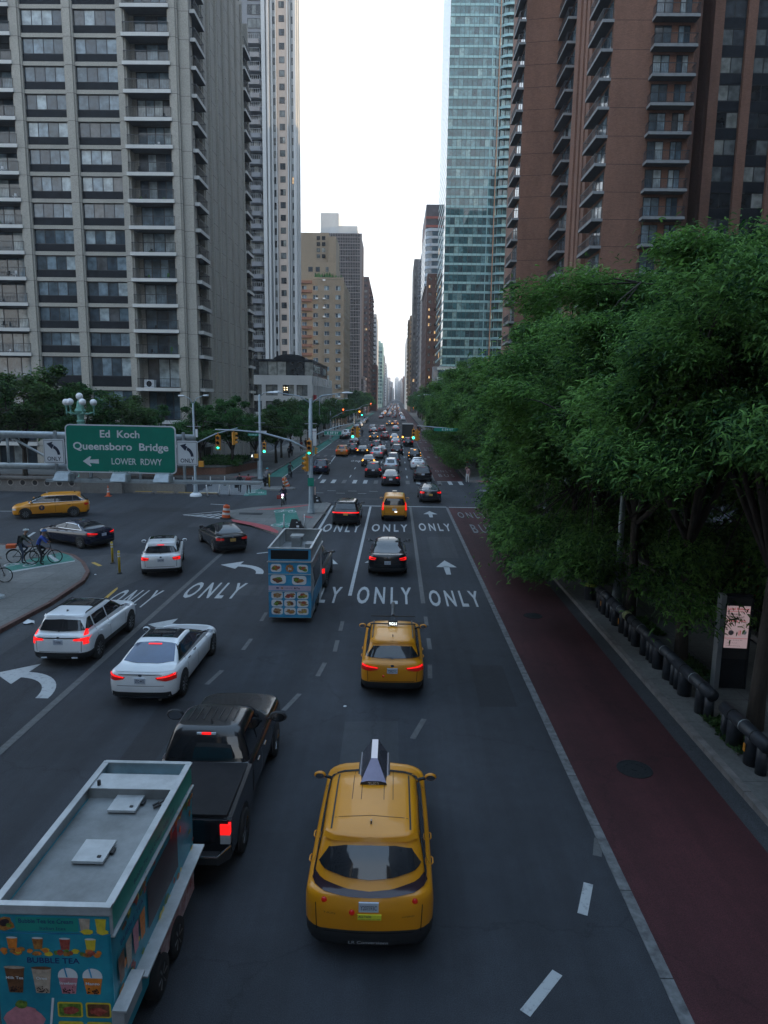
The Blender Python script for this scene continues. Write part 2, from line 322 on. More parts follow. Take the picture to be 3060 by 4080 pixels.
# ================================================================ the ground and its markings
def sheet(name, poly, z, m, kind='structure'):
    mb = MB(); mb.face([(p[0], p[1], z) for p in poly]); o = mb.build(name, m); return tag(o, kind=kind)
def rect(x0, x1, y0, y1): return [(x0, y0), (x1, y0), (x1, y1), (x0, y1)]
def slab(name, poly, h, mtop, mside, kind='structure'):
    mb = MB(); n = len(poly); mb.face([(p[0], p[1], h) for p in poly], 0)
    for i in range(n):
        a, b = poly[i], poly[(i + 1) % n]; mb.face([(a[0], a[1], -.01), (b[0], b[1], -.01), (b[0], b[1], h), (a[0], a[1], h)], 1)
    return tag(mb.build(name, [mtop, mside]), kind=kind)
def kerb(poly, wd=.18, h=.16, m=None, closed=False):
    "kerb stones along a line"
    mb = MB(); P = [Vector((p[0], p[1], 0)) for p in poly]
    for i in range(len(P) - 1):
        d = (P[i + 1] - P[i]); L = d.length; d.normalize(); nrm = Vector((-d.y, d.x, 0)); k = max(1, int(L / 2.0)); 
        if L > 300: k = int(L / 12)
        for j in range(k):
            a = P[i] + d * (L * j / k + .01); b = P[i] + d * (L * (j + 1) / k - .01); hh = h + rnd.uniform(-.008, .008)
            q = [a - nrm * wd / 2, b - nrm * wd / 2, b + nrm * wd / 2, a + nrm * wd / 2]
            mb.hexa([(p.x, p.y, -.02) for p in q] + [(p.x, p.y, hh) for p in q])
    return tag(mb.build('kerb', m or K['kerb']), kind='structure')
sheet('ground', rect(-710, 710, -310, 6010), -.012, K['asphalt_old'])
sheet('road', rect(-60, 8.05, -30, 71), 0, K['asphalt'])
sheet('avenue', rect(-14.3, 8.05, 71, 3200), 0.0, K['asphalt'])
sheet('cross_street', rect(8.05, 90, 57.8, 71), 0, K['asphalt_old'])
sheet('bus_lane', rect(4.42, 8.0, -30, 56.2), .004, K['redlane']); sheet('bus_lane', rect(4.42, 7.5, 74.8, 600), .004, K['redlane'])
sheet('gutter', rect(7.5, 8.03, -30, 56.2), .008, K['asphalt_old'])
sheet('gutter', [(-14.4, -10), (-13.4, -10), (-13.3, 26), (-12.4, 31.5), (-11.2, 35.5), (-12.8, 37.6), (-15.2, 37.9), (-17.4, 36.6), (-15.1, 33.2), (-14.6, 31.5), (-14.4, 28)], .004, K['asphalt_old'])
slab('sidewalk', [(8.05, -30), (13.2, -30), (13.2, 57.0), (9.4, 57.0), (8.05, 55.4)], .15, K['concrete'], K['kerb'])
slab('sidewalk', [(8.05, 74.6), (9.3, 73.0), (90, 73), (90, 78), (16, 78), (16, 900), (8.05, 900)], .15, K['concrete'], K['kerb'])
slab('sidewalk', [(-14.3, 76.0), (-14.3, 900), (-20, 900), (-20, 84), (-64, 84), (-64, 74.2), (-15.6, 74.2)], .15, K['concrete'], K['kerb'])
kerb([(8.05, -12), (8.05, 55.4), (9.4, 57.0)]); kerb([(9.3, 73.0), (8.05, 74.6), (8.05, 420)]); kerb([(-14.3, 420), (-14.3, 76), (-15.6, 74.2), (-40, 74.2)])
plaza = [(-14.6, -12), (-14.6, 24.6), (-14.4, 28), (-14.6, 31.5), (-15.1, 33.2), (-16.2, 35.1), (-17.4, 36.6), (-20, 38.4), (-24, 39.4), (-60, 40), (-60, -12)]
slab('plaza', plaza, .15, K['concrete'], K['rust']); kerb(plaza[:10], m=K['rust'], h=.17)
isl = [(-12.6, 50.6), (-12.5, 52.6), (-11.0, 54.3), (-8.2, 55.9), (-5.7, 57.2), (-5.3, 56.6), (-5.6, 41.5), (-6.2, 41.3), (-7.9, 44.2)]
slab('traffic_island', isl, .13, K['concrete'], K['kerb']); kerb(isl[4:7], h=.145)
def G3(x, y, z): a = G(x, y, z); return (a[0], a[1], z)
def dec(name, pts, z, m): 
    mb = MB(); mb.face([(p[0], p[1], z) for p in pts]); return tag(mb.build(name, m), kind='structure')
z3 = lambda x, y: G(1000 + x * .2411, 1900 + y * .2411, .13)
dec('bike_path', [z3(380, 545), z3(720, 510), z3(830, 790), z3(560, 850), z3(300, 800), z3(420, 760)], .136, K['greenlane'])
dec('tactile_paving', [z3(60, 542), z3(700, 490), z3(1000, 452), z3(960, 470), z3(720, 508), z3(380, 543)], .136, K['tactile'])
dec('tactile_paving', [z3(-330, 700), z3(-60, 740), z3(300, 810), z3(460, 900), z3(440, 935), z3(190, 860), z3(0, 800), z3(-300, 740)], .136, K['tactile'])
dec('tactile_paving', [z3(870, 640), z3(1050, 665), z3(960, 684), z3(860, 664)], .136, K['tactile'])
dec('asphalt_patch', [z3(-190, 590), z3(205, 597), z3(175, 632), z3(-200, 622)], .136, K['asphalt'])
dec('bike_path', [(-14.2, 76.5), (-12.4, 76.5), (-12.4, 420), (-14.2, 420)], .006, K['greenlane'])
dec('bike_path', [G(*p) for p in ((985, 1950), (1062, 1950), (1062, 1972), (970, 1976))], .006, K['greenlane'])
zA = lambda x, y: G(x * .3164, 1800 + y * .3164, .15)
dec('bike_path', [zA(60, 1460), zA(150, 1400), zA(770, 1270), zA(860, 1300), zA(945, 1370), zA(130, 1510)], .156, K['greenlane'])
dec('lane_marking', [zA(120, 1505), zA(945, 1370), zA(940, 1382), zA(120, 1525)], .160, K['white'])
dec('lane_marking', [zA(690, 1385), zA(750, 1372), zA(640, 1300), zA(600, 1305)], .160, K['white'])
dec('tactile_paving', [(-17.5, 74.35), (-15.6, 74.35), (-15.0, 75.2), (-17, 75.6)], .156, K['tactile'])
dec('tactile_paving', [(8.6, 74.4), (9.3, 73.3), (10.3, 73.3), (10.2, 74.4)], .156, K['tactile'])
mk = MB(); mf = MB(); mbus = MB(); my = MB(); ZM = .008
_bz = [0]
def bar(mb, x0, y0, x1, y1, wd=.15, z=ZM):
    _bz[0] = (_bz[0] + 1) % 9; z = z + _bz[0] * .0004
    d = Vector((x1 - x0, y1 - y0, 0)).normalized(); n = Vector((-d.y, d.x, 0)) * wd / 2
    mb.face([(x0 - n.x, y0 - n.y, z), (x1 - n.x, y1 - n.y, z), (x1 + n.x, y1 + n.y, z), (x0 + n.x, y0 + n.y, z)])
for x in (-1.93, 1.33): bar(mk if x < 0 else mf, x, 29.2 + (x < 0), x, 56.2, .16)
bar(mf, 1.33, 29.2, 1.33, 56.2, .19, .0085)
bar(mk, -5.05, 40, -5.05, 56.4, .17)
bar(mf, -9.7, 4, -9.7, 39.5, .22)
bar(mk, -4.9, 56.5, 4.3, 56.5, .28); bar(mk, 4.5, 56.45, 7.3, 56.45, .22)
for (x, y, dx) in ((1.35, 26.2, 0), (1.35, 23.6, 0), (1.25, 21.0, -.05), (.75, 17.0, -.35), (-1.98, 25.4, 0), (-2.0, 23.2, 0), (-2.3, 21.0, -.12), (-2.9, 18.5, -.3), (-5.2, 26.4, 0), (-5.2, 23.2, -.05), (-5.6, 20.2, -.2)): bar(mf, x + dx * .5, y, x - dx * .5, y + 1.15, .15)
for (a, b) in (((1271, 1909), (1258, 1976)), ((1204, 2102), (1134, 2190)), ((1293, 1812), (1290, 1850))):
    p, q = G(a[0] * 1.8445, a[1] * 1.8445), G(b[0] * 1.8445, b[1] * 1.8445); bar(mf if a[1] == 1812 else mk, p[0], p[1], q[0], q[1], .17)
ky = MB()
for i in range(34):
    y = -10 + i * 1.95; ky.box(4.22, 4.42, y, y + 1.93, 0, .012 + rnd.uniform(0, .004))
tag(ky.build('lane_line', mat('worn_lane_line', (.12, .125, .13), .8, var=.55, scale=4, detail=9)), kind='structure')
def word(mb, s, xc, y0, y1, wd, z=ZM, bold=.02):
    mb.text(s, (xc, y0, z), (1, 0, 0), (0, 1, 0), y1 - y0, wd, 0, bold, sp=1.5)
word(mk, 'ONLY', -11.35, 28.0, 30.5, 1.9); word(mk, 'ONLY', -8.15, 29.5, 32.0, 2.5); word(mk, 'ONLY', -3.55, 29.1, 31.6, 2.4); word(mk, 'ONLY', -.38, 29.1, 31.7, 2.45); word(mk, 'ONLY', 2.75, 28.9, 31.3, 2.25)
word(mk, 'ONLY', -3.55, 45.2, 48.0, 2.5); word(mk, 'ONLY', -.28, 45.6, 48.2, 2.45); word(mk, 'ONLY', 2.83, 46.1, 48.8, 2.2)
word(mbus, 'ONLY', 5.95, 51.5, 54.0, 2.1, bold=.01); word(mbus, 'BUS', 6.15, 45.6, 48.7, 1.6, bold=.01)
for k in range(1, 8):
    y = 68 + k * 28 if k > 1 else 84
    word(mbus, 'ONLY', 6.0, y, y + 2.4, 2.1, bold=.01); word(mbus, 'BUS', 6.0, y - 5, y - 2.2, 1.8, bold=.01)
def arrow_up(mb, x, y, L=3.2, z=ZM):
    mb.face([(x - .12, y, z), (x + .12, y, z), (x + .16, y + L * .55, z), (x - .16, y + L * .55, z)])
    mb.face([(x - .55, y + L * .5, z), (x + .55, y + L * .5, z), (x, y + L, z)])
arrow_up(mk, 2.82, 34.3, 3.1); arrow_up(mk, 2.8, 51.4, 2.9); arrow_up(mk, -1.0, 35, 3.1); arrow_up(mk, -3.5, 34.6, 3.1)
def arrow_left(mb, cx, cy, s=1.0, z=ZM):
    rows = []
    for i in range(13):
        a = math.radians(92 * i / 12); r0, r1 = 1.35, 1.75
        rows.append([(cx + (-1.15 + r0 * math.cos(a)) * s, cy + (r0 * 1.15 * math.sin(a)) * s, z), (cx + (-1.15 + r1 * math.cos(a)) * s, cy + (r1 * 1.15 * math.sin(a)) * s, z)])
    mb.grid(rows)
    z += .0006; mb.face([(cx - 1.1 * s, cy + 1.0 * s, z), (cx - 1.0 * s, cy + 2.75 * s, z), (cx - 2.1 * s, cy + 1.85 * s, z)])
arrow_left(mk, -10.6, 19.0, .95); arrow_left(mk, -7.1, 33.8, .95); arrow_left(mk, -7.7, 24.2, .85); arrow_left(mf, -4.9, 36.3, .8)
for i in range(15):                                               # crosswalk of the avenue, and far ones
    x = -8.9 + i * 1.12; (mk if i % 3 else mf).face([(x, 71.6, ZM), (x + .42, 71.6, ZM), (x + .42, 74.6, ZM), (x, 74.6, ZM)])
for yy in (104, 140, 146.5, 160, 226, 232, 306, 312):
    for i in range(19):
        x = -13 + i * 1.12; mf.face([(x, yy, ZM), (x + .4, yy, ZM), (x + .4, yy + 3, ZM), (x, yy + 3, ZM)])
for i in range(11): bar(mk, -18.2 + (i % 2) * .15, 62.4 + i * .78, -13.2 + i * .05, 62.3 + i * .78, .3)
for i in range(7): bar(mk, 8.3 + i * .3, 67.6 - i * .85, 12.4, 67.6 - i * .85, .28)
bar(mk, 4.6, 74.2, 7.3, 74.2, .2)
hx = [(-15.6, 50.8), (-12.6, 53.2), (-12.1, 49.3)]
bar(mk, -15.7, 50.8, -12.6, 53.3, .14); bar(mk, -15.7, 50.8, -12.1, 49.3, .14)
for i in range(5): t = .2 + i * .17; bar(mk, -15.6 + 3.3 * t - .3, 50.8 - 1.4 * t, -15.6 + 3.0 * t + .8, 50.8 + 1.9 * t - .2, .2)
for (a, b) in (((60, 1160), (75, 1150)), ((555, 1196), (590, 1192)), ((455, 1089), (490, 1091))):
    p, q = G(a[0] * 1.8445, a[1] * 1.8445), G(b[0] * 1.8445, b[1] * 1.8445); bar(mk, p[0], p[1], q[0], q[1], .18)
bar(mf, -60, 50.6, -23.5, 51.5, .15); bar(mk, -34, 50.9, -24.5, 51.4, .12, .009)
for i in range(6): bar(mk, -7.4 + i * 1.0, 64.0 + (i % 2) * 1.6, -6.6 + i * 1.0, 64.0 + (i % 2) * 1.6, .14)
# lines of the avenue beyond the crossing
bar(mk, -8.3, 75.3, -9.3, 117, .16); bar(mk, -12.3, 75.5, -12.4, 135, .13)
bar(mk, -8.3, 84, -10.7, 94, .13); bar(mk, -10.7, 94, -9.4, 99.5, .13); 
for i in range(4): bar(mf, -12 + i * .2, 82 + i * 3, -9.2, 84 + i * 3, .13)
word(mk, 'ONLY', -10.6, 91, 93.6, 1.9); word(mk, 'ONLY', -5.2, 96.4, 98.6, 1.9); word(mf, 'ONLY', -10.9, 118, 120.4, 1.9)
for x in (-5.0, -1.85, 1.4):
    for k in range(60): y = 77 + k * 9.0; bar(mk if k < 9 else mf, x, y, x, y + 2.4, .13)
for k in range(40): y = 122 + k * 6; bar(mf, -9.2, y, -9.2, y + 2, .13)
bar(mf, 4.32, 75, 4.32, 500, .14)
my.face([zA(1310, 1800)[:2] + (ZM,), zA(1345, 1810)[:2] + (ZM,), zA(1480, 1690)[:2] + (ZM,), zA(1478, 1668)[:2] + (ZM,), zA(1430, 1700)[:2] + (ZM,)])
bar(my, -15.9, 35.6, -15.2, 34.9, .2, .0085)
tag(mk.build('road_marking', K['white']), kind='structure'); tag(mf.build('faded_road_marking', K['faded']), kind='structure')
tag(mbus.build('bus_lane_lettering', K['busword']), kind='structure'); tag(my.build('yellow_road_marking', K['yellowline']), kind='structure')
def bikesym(xc, yc, z, s, m):
    mb = MB()
    for dx in (-.6, .6):
        rows = [[(xc + (dx + r * math.cos(a)) * s, yc + r * 1.3 * math.sin(a) * s, z) for a in [i * math.pi / 8 for i in range(17)]] for r in (.26, .36)]
        mb.grid(rows)
    for (a, b) in (((-.6, 0), (-.1, .75)), ((-.1, .75), (.6, .7)), ((.6, 0), (.45, 1.0)), ((-.2, 0), (.5, .75)), ((-.2, 0), (-.3, .95)), ((-.5, .95), (-.1, .95))): bar(mb, xc + a[0] * s, yc + a[1] * s, xc + b[0] * s, yc + b[1] * s, .1 * s, z)
    tag(mb.build('bike_symbol', m), kind='structure')
a = z3(565, 575); bikesym(a[0], a[1], .14, .9, K['white']); a = z3(560, 800); bikesym(a[0], a[1], .14, 1.0, K['white'])
a = zA(250, 1425); bikesym(a[0], a[1], .16, .8, K['white']); bikesym(*G(1020, 1964), .01, .8, K['white'])
# utility cuts, sealed seams and oil streaks in the asphalt
pm1 = asphalt('patched_asphalt', (.020, .022, .026), .2); pm2 = asphalt('pale_patched_asphalt', (.040, .044, .050), .2); rp = random.Random(12)
pt = [MB(), MB()]; kz = 0
for (x, y, a, b) in ((-1.2, 12.5, 1.4, 5.5), (2.6, 19, 1.1, 3.2), (-8.2, 30, 2.2, 1.8), (-6.6, 12, .9, 7), (2.2, 38, 1.5, 6), (-.4, 42, 1.8, 3), (-3.6, 60, 5, 1.2), (1.5, 64, 3.5, 1.6), (-14, 46, 6, 1.5), (-20, 52, 4, 2), (-3, 80, 1.3, 8), (2, 92, 1.2, 9), (-11.8, 21, 1.1, 2.5), (6.8, 62, 3, 4), (2.9, 6.5, .8, 2.2), (0.6, 25.5, .7, 1.2)):
    kz += 1; m_ = pt[kz % 2]; z = .0012 + (kz % 5) * .0004; m_.face([(x + rp.uniform(-.08, .08), y, z), (x + a + rp.uniform(-.08, .08), y + rp.uniform(-.1, .1), z), (x + a, y + b, z), (x + rp.uniform(-.08, .08), y + b + rp.uniform(-.1, .1), z)])
tag(pt[0].build('asphalt_patch', pm1), kind='structure'); tag(pt[1].build('asphalt_patch', pm2), kind='structure')
# manhole covers, grating
def manhole(x, y, label, r=.42):
    mb = MB(); mb.lathe([(r, 0), (r, .014), (r * .93, .014), (r * .93, .008), (r * .2, .008), (r * .2, .016), (.01, .016)], (0, 0, 0), 28)
    for i in range(12):
        a = i * math.pi / 6; mb.box(-.02 + r * .6 * math.cos(a), .02 + r * .6 * math.cos(a), r * .6 * math.sin(a) - .02, r * .6 * math.sin(a) + .02, .008, .015)
    o = mb.build('manhole_cover', mat('cast_iron', (.028, .032, .036), .55, metal=.4, var=.3, scale=9)); o.location = (x, y, .005); tag(o, label, 'manhole cover', 'manhole covers in the red bus lane')
manhole(5.92, 15.7, 'larger round dark manhole cover in the red lane, nearer of the two'); manhole(5.8, 27.7, 'round dark manhole cover in the red lane, farther of the two', .38)
# ================================================================ buildings
def inview(p, mg=160):
    v = Rw.T @ np.array([p[0], p[1], p[2] - CAMZ])
    if v[2] < .5: return False
    x = 1530 + 2768.6 * v[0] / v[2]; y = 2040 + 2768.6 * v[1] / v[2]
    return -mg < x < 3060 + mg and -mg < y < 4080 + mg
def win_geo(mb, F, u0, u1, z0, z1, d, n, fw):
    for i in range(n):
        a = u0 + (u1 - u0) * i / n + fw * .6; b = u0 + (u1 - u0) * (i + 1) / n - fw * .6
        mb.face([F.p(a, d, z0 + fw), F.p(b, d, z0 + fw), F.p(b, d, z1 - fw), F.p(a, d, z1 - fw)], 0)
    mb.fb(F, u0, u1, d - .02, d + .035, z0, z0 + fw, 1); mb.fb(F, u0, u1, d - .02, d + .035, z1 - fw, z1, 1)
    for i in range(n + 1):
        a = u0 + (u1 - u0) * i / n; a0 = max(u0, a - fw / 2); mb.fb(F, a0, min(u1, a0 + fw), d - .018, d + .03, z0 + fw, z1 - fw, 1)
def emit_windows(root, wins, glass, frame, maxn=100, name='window'):
    ws = []; L0 = root.location
    for w_ in wins:
        F, u0, u1, z0, z1, d, n, fw = w_; c = F.p((u0 + u1) / 2, d, (z0 + z1) / 2); c = (c[0] + L0[0], c[1] + L0[1], c[2])
        if inview(c): ws.append((c[0] ** 2 + c[1] ** 2 + (c[2] - CAMZ) ** 2, w_))
    ws.sort(key=lambda a: a[0])
    for _, w_ in ws[:maxn]:
        mb = MB(); win_geo(mb, *w_); mb.build(name, [glass, frame], root)
    if len(ws) > maxn:
        mb = MB()
        for _, w_ in ws[maxn:]: win_geo(mb, *w_)
        tag(mb.build(name, [glass, frame], root), kind='stuff')
def railing(mb, F, u0, u1, d0, d1, z, h=1.05, sp=.16, m=0, sides=(1, 1), r=.02):
    mb.fb(F, u0, u1, d1 - .05, d1, z + h - .06, z + h, m); mb.fb(F, u0, u1, d1 - .04, d1 - .01, z + .08, z + .12, m)
    n = int((u1 - u0) / sp)
    for i in range(n + 1): a = u0 + (u1 - u0 - r) * i / n; mb.fb(F, a, a + r, d1 - .035, d1 - .015, z + .12, z + h - .06, m)
    for k, uu in ((0, u0), (1, u1 - .05)):
        if sides[k]:
            mb.fb(F, uu, uu + .05, d0, d1 - .05, z + h - .06, z + h, m); nn = int((d1 - d0) / sp)
            for i in range(nn): a = d0 + (d1 - d0) * i / max(nn, 1); mb.fb(F, uu + .01, uu + .03, a, a + r, z, z + h - .06, m)
# ---- near left tower of tan precast concrete with balconies
def clutter(mb, F, u0, u1, d, z):
    "chairs, pots and boxes on a balcony"
    for k in range(rnd.choice((0, 1, 2, 3))):
        u = rnd.uniform(u0 + .3, u1 - .7); h = rnd.uniform(.35, .9); q = MB(); q.fb(F, u, u + rnd.uniform(.25, .6), d, d + .4, z + h * .45, z + h * .5); q.fb(F, u + .02, u + .06, d + .02, d + .06, z, z + h); q.fb(F, u + .2, u + .24, d + .3, d + .34, z, z + h * .45); q.fb(F, u + .02, u + .24, d, d + .03, z + h * .5, z + h); mb.append(q)
def left_tower():
    root = empty('apartment_tower', (-35, 95, 0), 0, 'tan concrete apartment tower with dark window bands and stacked balconies, nearest on the left', 'building')
    off = Vector((35, -95, 0)); F = Fr((0, 80 - 95), (1, 0), (0, -1)); fx = lambda x: x + 35
    wl = MB(); wins = []; jt = MB(); sp = MB()
    zs = [.3, 5.84 - 2.7, 5.84, 9.54, 13.28] + [15.98 + 2.757 * k for k in range(18)]; top = 92
    wl.box(fx(-64), fx(-23.2), -13.6, 15.8, 0, top, 0)
    wl.box(fx(-64), fx(-23.4), -14.96, -13.55, 62, top - 1, 0)
    piers = [(-58.6, -57.4), (-53, -51.9), (-48.2, -47.1), (-41.5, -40.3), (-35.8, -34.7), (-30.1, -29.15), (-24.65, -23.6)]
    for a, b in piers:
        wl.fb(F, fx(a), fx(b), -1.4, 0, 0, 62); wl.fb(F, fx(a) + .18, fx(b) - .18, 0, .16, 0, 62)
        for z in zs: jt.fb(F, fx(a) - .004, fx(b) + .004, -1.38, .004, z - .32, z - .28); jt.fb(F, fx(a) + .176, fx(b) - .176, .0, .166, z - .32, z - .28)
    wl.fb(F, fx(-23.6) + .02, fx(-22.5), -1.6, -.3, 0, 62)
    for z in zs: jt.fb(F, fx(-23.6) + .03, fx(-22.496), -1.58, -.296, z - .4, z - .36)
    for (a, b, kind) in ((-57.4, -53, 'w'), (-51.9, -48.2, 'w'), (-47.1, -41.5, 'b'), (-40.3, -35.8, 'w'), (-34.7, -30.1, 'w'), (-29.15, -24.65, 'b')):
        A, B = fx(a), fx(b)
        for i, z in enumerate(zs[:-1]):
            h = zs[i + 1] - z
            if kind == 'w':
                wl.fb(F, A, B, -1.4, -.12, z - .28, z + .12); sp.fb(F, A, B, -1.4, -.26, z + .12, z + .92 + (h - 2.76) * .4)
                wins.append((F, A + .05, B - .05, z + .92 + (h - 2.76) * .4, z + h - .3, -.34, 4, .07))
                sp.fb(F, A, B, -1.4, -.42, z + .92, z + h - .28)
            else:
                wins.append((F, A + .5, B - .2, z + .12, z + h - .35, -1.37, rnd.choice((3, 4)), .09))
                if z > 1.0:
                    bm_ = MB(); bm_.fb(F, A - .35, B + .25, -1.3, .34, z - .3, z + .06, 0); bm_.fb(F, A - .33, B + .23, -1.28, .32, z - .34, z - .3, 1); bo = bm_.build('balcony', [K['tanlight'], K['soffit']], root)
                    rb = MB(); railing(rb, F, A - .2, B + .15, -1.2, .26, z + .06, 1.05, .17); rb.build('railing', K['darkrail'], bo); cb = []; clutter(cb, F, A, B, -.7, z + .06)
                    for q in cb: q.build('balcony_chair', rnd.choice((K['dark'], K['leafB'], K['signwhite'])), bo)
    # avenue side
    S = Fr((fx(-22.5), -15), (0, 1), (1, 0))
    for i, z in enumerate(zs[:-1]):
        h = zs[i + 1] - z
        for (a, b) in ((.9, 4.6), (26.4, 30.2)):
            if z > 1 and z < 58:
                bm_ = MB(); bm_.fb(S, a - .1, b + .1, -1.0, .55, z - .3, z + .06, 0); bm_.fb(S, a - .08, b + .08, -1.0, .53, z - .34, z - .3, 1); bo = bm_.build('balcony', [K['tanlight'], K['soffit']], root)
                rb = MB(); railing(rb, S, a, b, -1.0, .48, z + .06, 1.05, .2); rb.build('railing', K['darkrail'], bo)
            wins.append((S, a + .4, b - .4, z + .1, z + h - .35, -.66, 2, .09))
        for k in range(6): 
            u = 7.35 + k * 3.65; wins.append((S, u, u + .95, z + .9, z + h - .35, -.55, 1, .07)); sp.fb(S, u, u + .95, -.7, -.5, z - .1, z + .9)
    for k in range(6):
        u = 4.75 + k * 3.65; wl.fb(S, u, u + 2.6, -.7, .02, 0, 62); wl.fb(S, u + .4, u + 2.2, .02, .14, 0, 62); wl.fb(S, u + 2.3, u + 2.598, .02, .42, 0, 62)
        for z in zs: jt.fb(S, u - .004, u + 2.604, -.6, .024, z - .32, z - .28); jt.fb(S, u + .396, u + 2.204, 0, .145, z - .32, z - .28)
    wl.fb(S, 30.3, 31.0, -.7, .1, 0, 62); wl.fb(S, 26.15, 26.38, -.7, .05, 0, 62)
    wl.build('wall', K['tan'], root); tag(jt.build('panel_joint', mat('dark_joint', (.09, .09, .085), .9), root), kind='stuff'); tag(sp.build('spandrel', K['dark'], root), kind='stuff')  # panel joints are strips in their own darker colour
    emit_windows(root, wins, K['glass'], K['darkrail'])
    ac = MB(); ac.fb(F, fx(-28.7), fx(-27.6), -.9, -.1, 9.62, 10.5); ac.disc(F.p(fx(-28.15), -.096, 10.05), (1, 0, 0), (0, 0, 1), .33, .33, 16, 1)
    ac.build('air_conditioner', [K['signwhite'], K['dark']], root)
left_tower()
# ---- white and pinkish tower with rounded grey balconies
def second_tower():
    root = empty('apartment_tower', (-30, 190, 0), 0, 'slim white tower with a pinkish window strip and grey balconies, second on the left', 'building')
    F = Fr((30, -8), (1, 0), (0, -1)); wl = MB(); pk = MB(); wins = []; dk = MB(); T = 125
    dk.box(-20, -3.6, -6.4, 10, 0, T)                                           # recessed dark wall of the balcony bay
    wl.box(-3.6, 4.6, -7.6, -1.4, 0, T); pk.fb(F, -29.9, -27.45, -.2, .12, 17, T)
    for a, b, d in ((-33.5, -32.6, .5), (-32.2, -31.7, .7), (-31.2, -30.9, .4), (-30.15, -29.95, .55), (-27.4, -27.1, .55), (-26.85, -26.65, .4), (-25.9, -25.3, .5)): wl.fb(F, a, b, -.5, d, 0, T)
    S = Fr((4.6, -7.6), (0, 1), (1, 0))
    for a in (1.0, 4.6): wl.fb(S, a, a + .6, -.1, .35, 0, T)
    for i in range(36):
        z = 18 + i * 3.0
        wins.append((F, -29.3, -28.0, z + .9, z + 2.35, .14, rnd.choice((1, 1, 2)), .08)); wins.append((F, -30.85, -30.35, z + .7, z + 2.3, -.38, 1, .05)); wins.append((F, -26.4, -26.05, z + .7, z + 2.3, -.38, 1, .05))
        wins.append((S, 2.4, 3.4, z + .8, z + 2.3, .02, 1, .05))
        wins.append((F, -37.1, -33.9, z + .3, z + 2.5, -1.55, 3, .08))
        if z < 95:
            b = MB(); b.prism([(-7.2, -6.4), (-7.2, -7.9), (-6.8, -8.5), (-4.2, -8.5), (-3.75, -7.9), (-3.7, -6.4)], z - .9, z + .08); bo = b.build('balcony', K['grey'], root)
            rb = MB(); railing(rb, F, -37.0, -34.0, -1.6, .4, z + .08, 1.1, .5, sides=(0, 1), r=.05); rb.build('railing', K['signgrey'], bo)
        b2 = dk.fb(F, -28.75, -28.55, .12, .13, z + .45, z + .5)
    wl.build('wall', K['whitewall'], root); pk.build('wall', K['pinkwall'], root); dk.build('wall', K['grey'], root)
    emit_windows(root, wins, K['glass_dim'], K['black'])
second_tower()
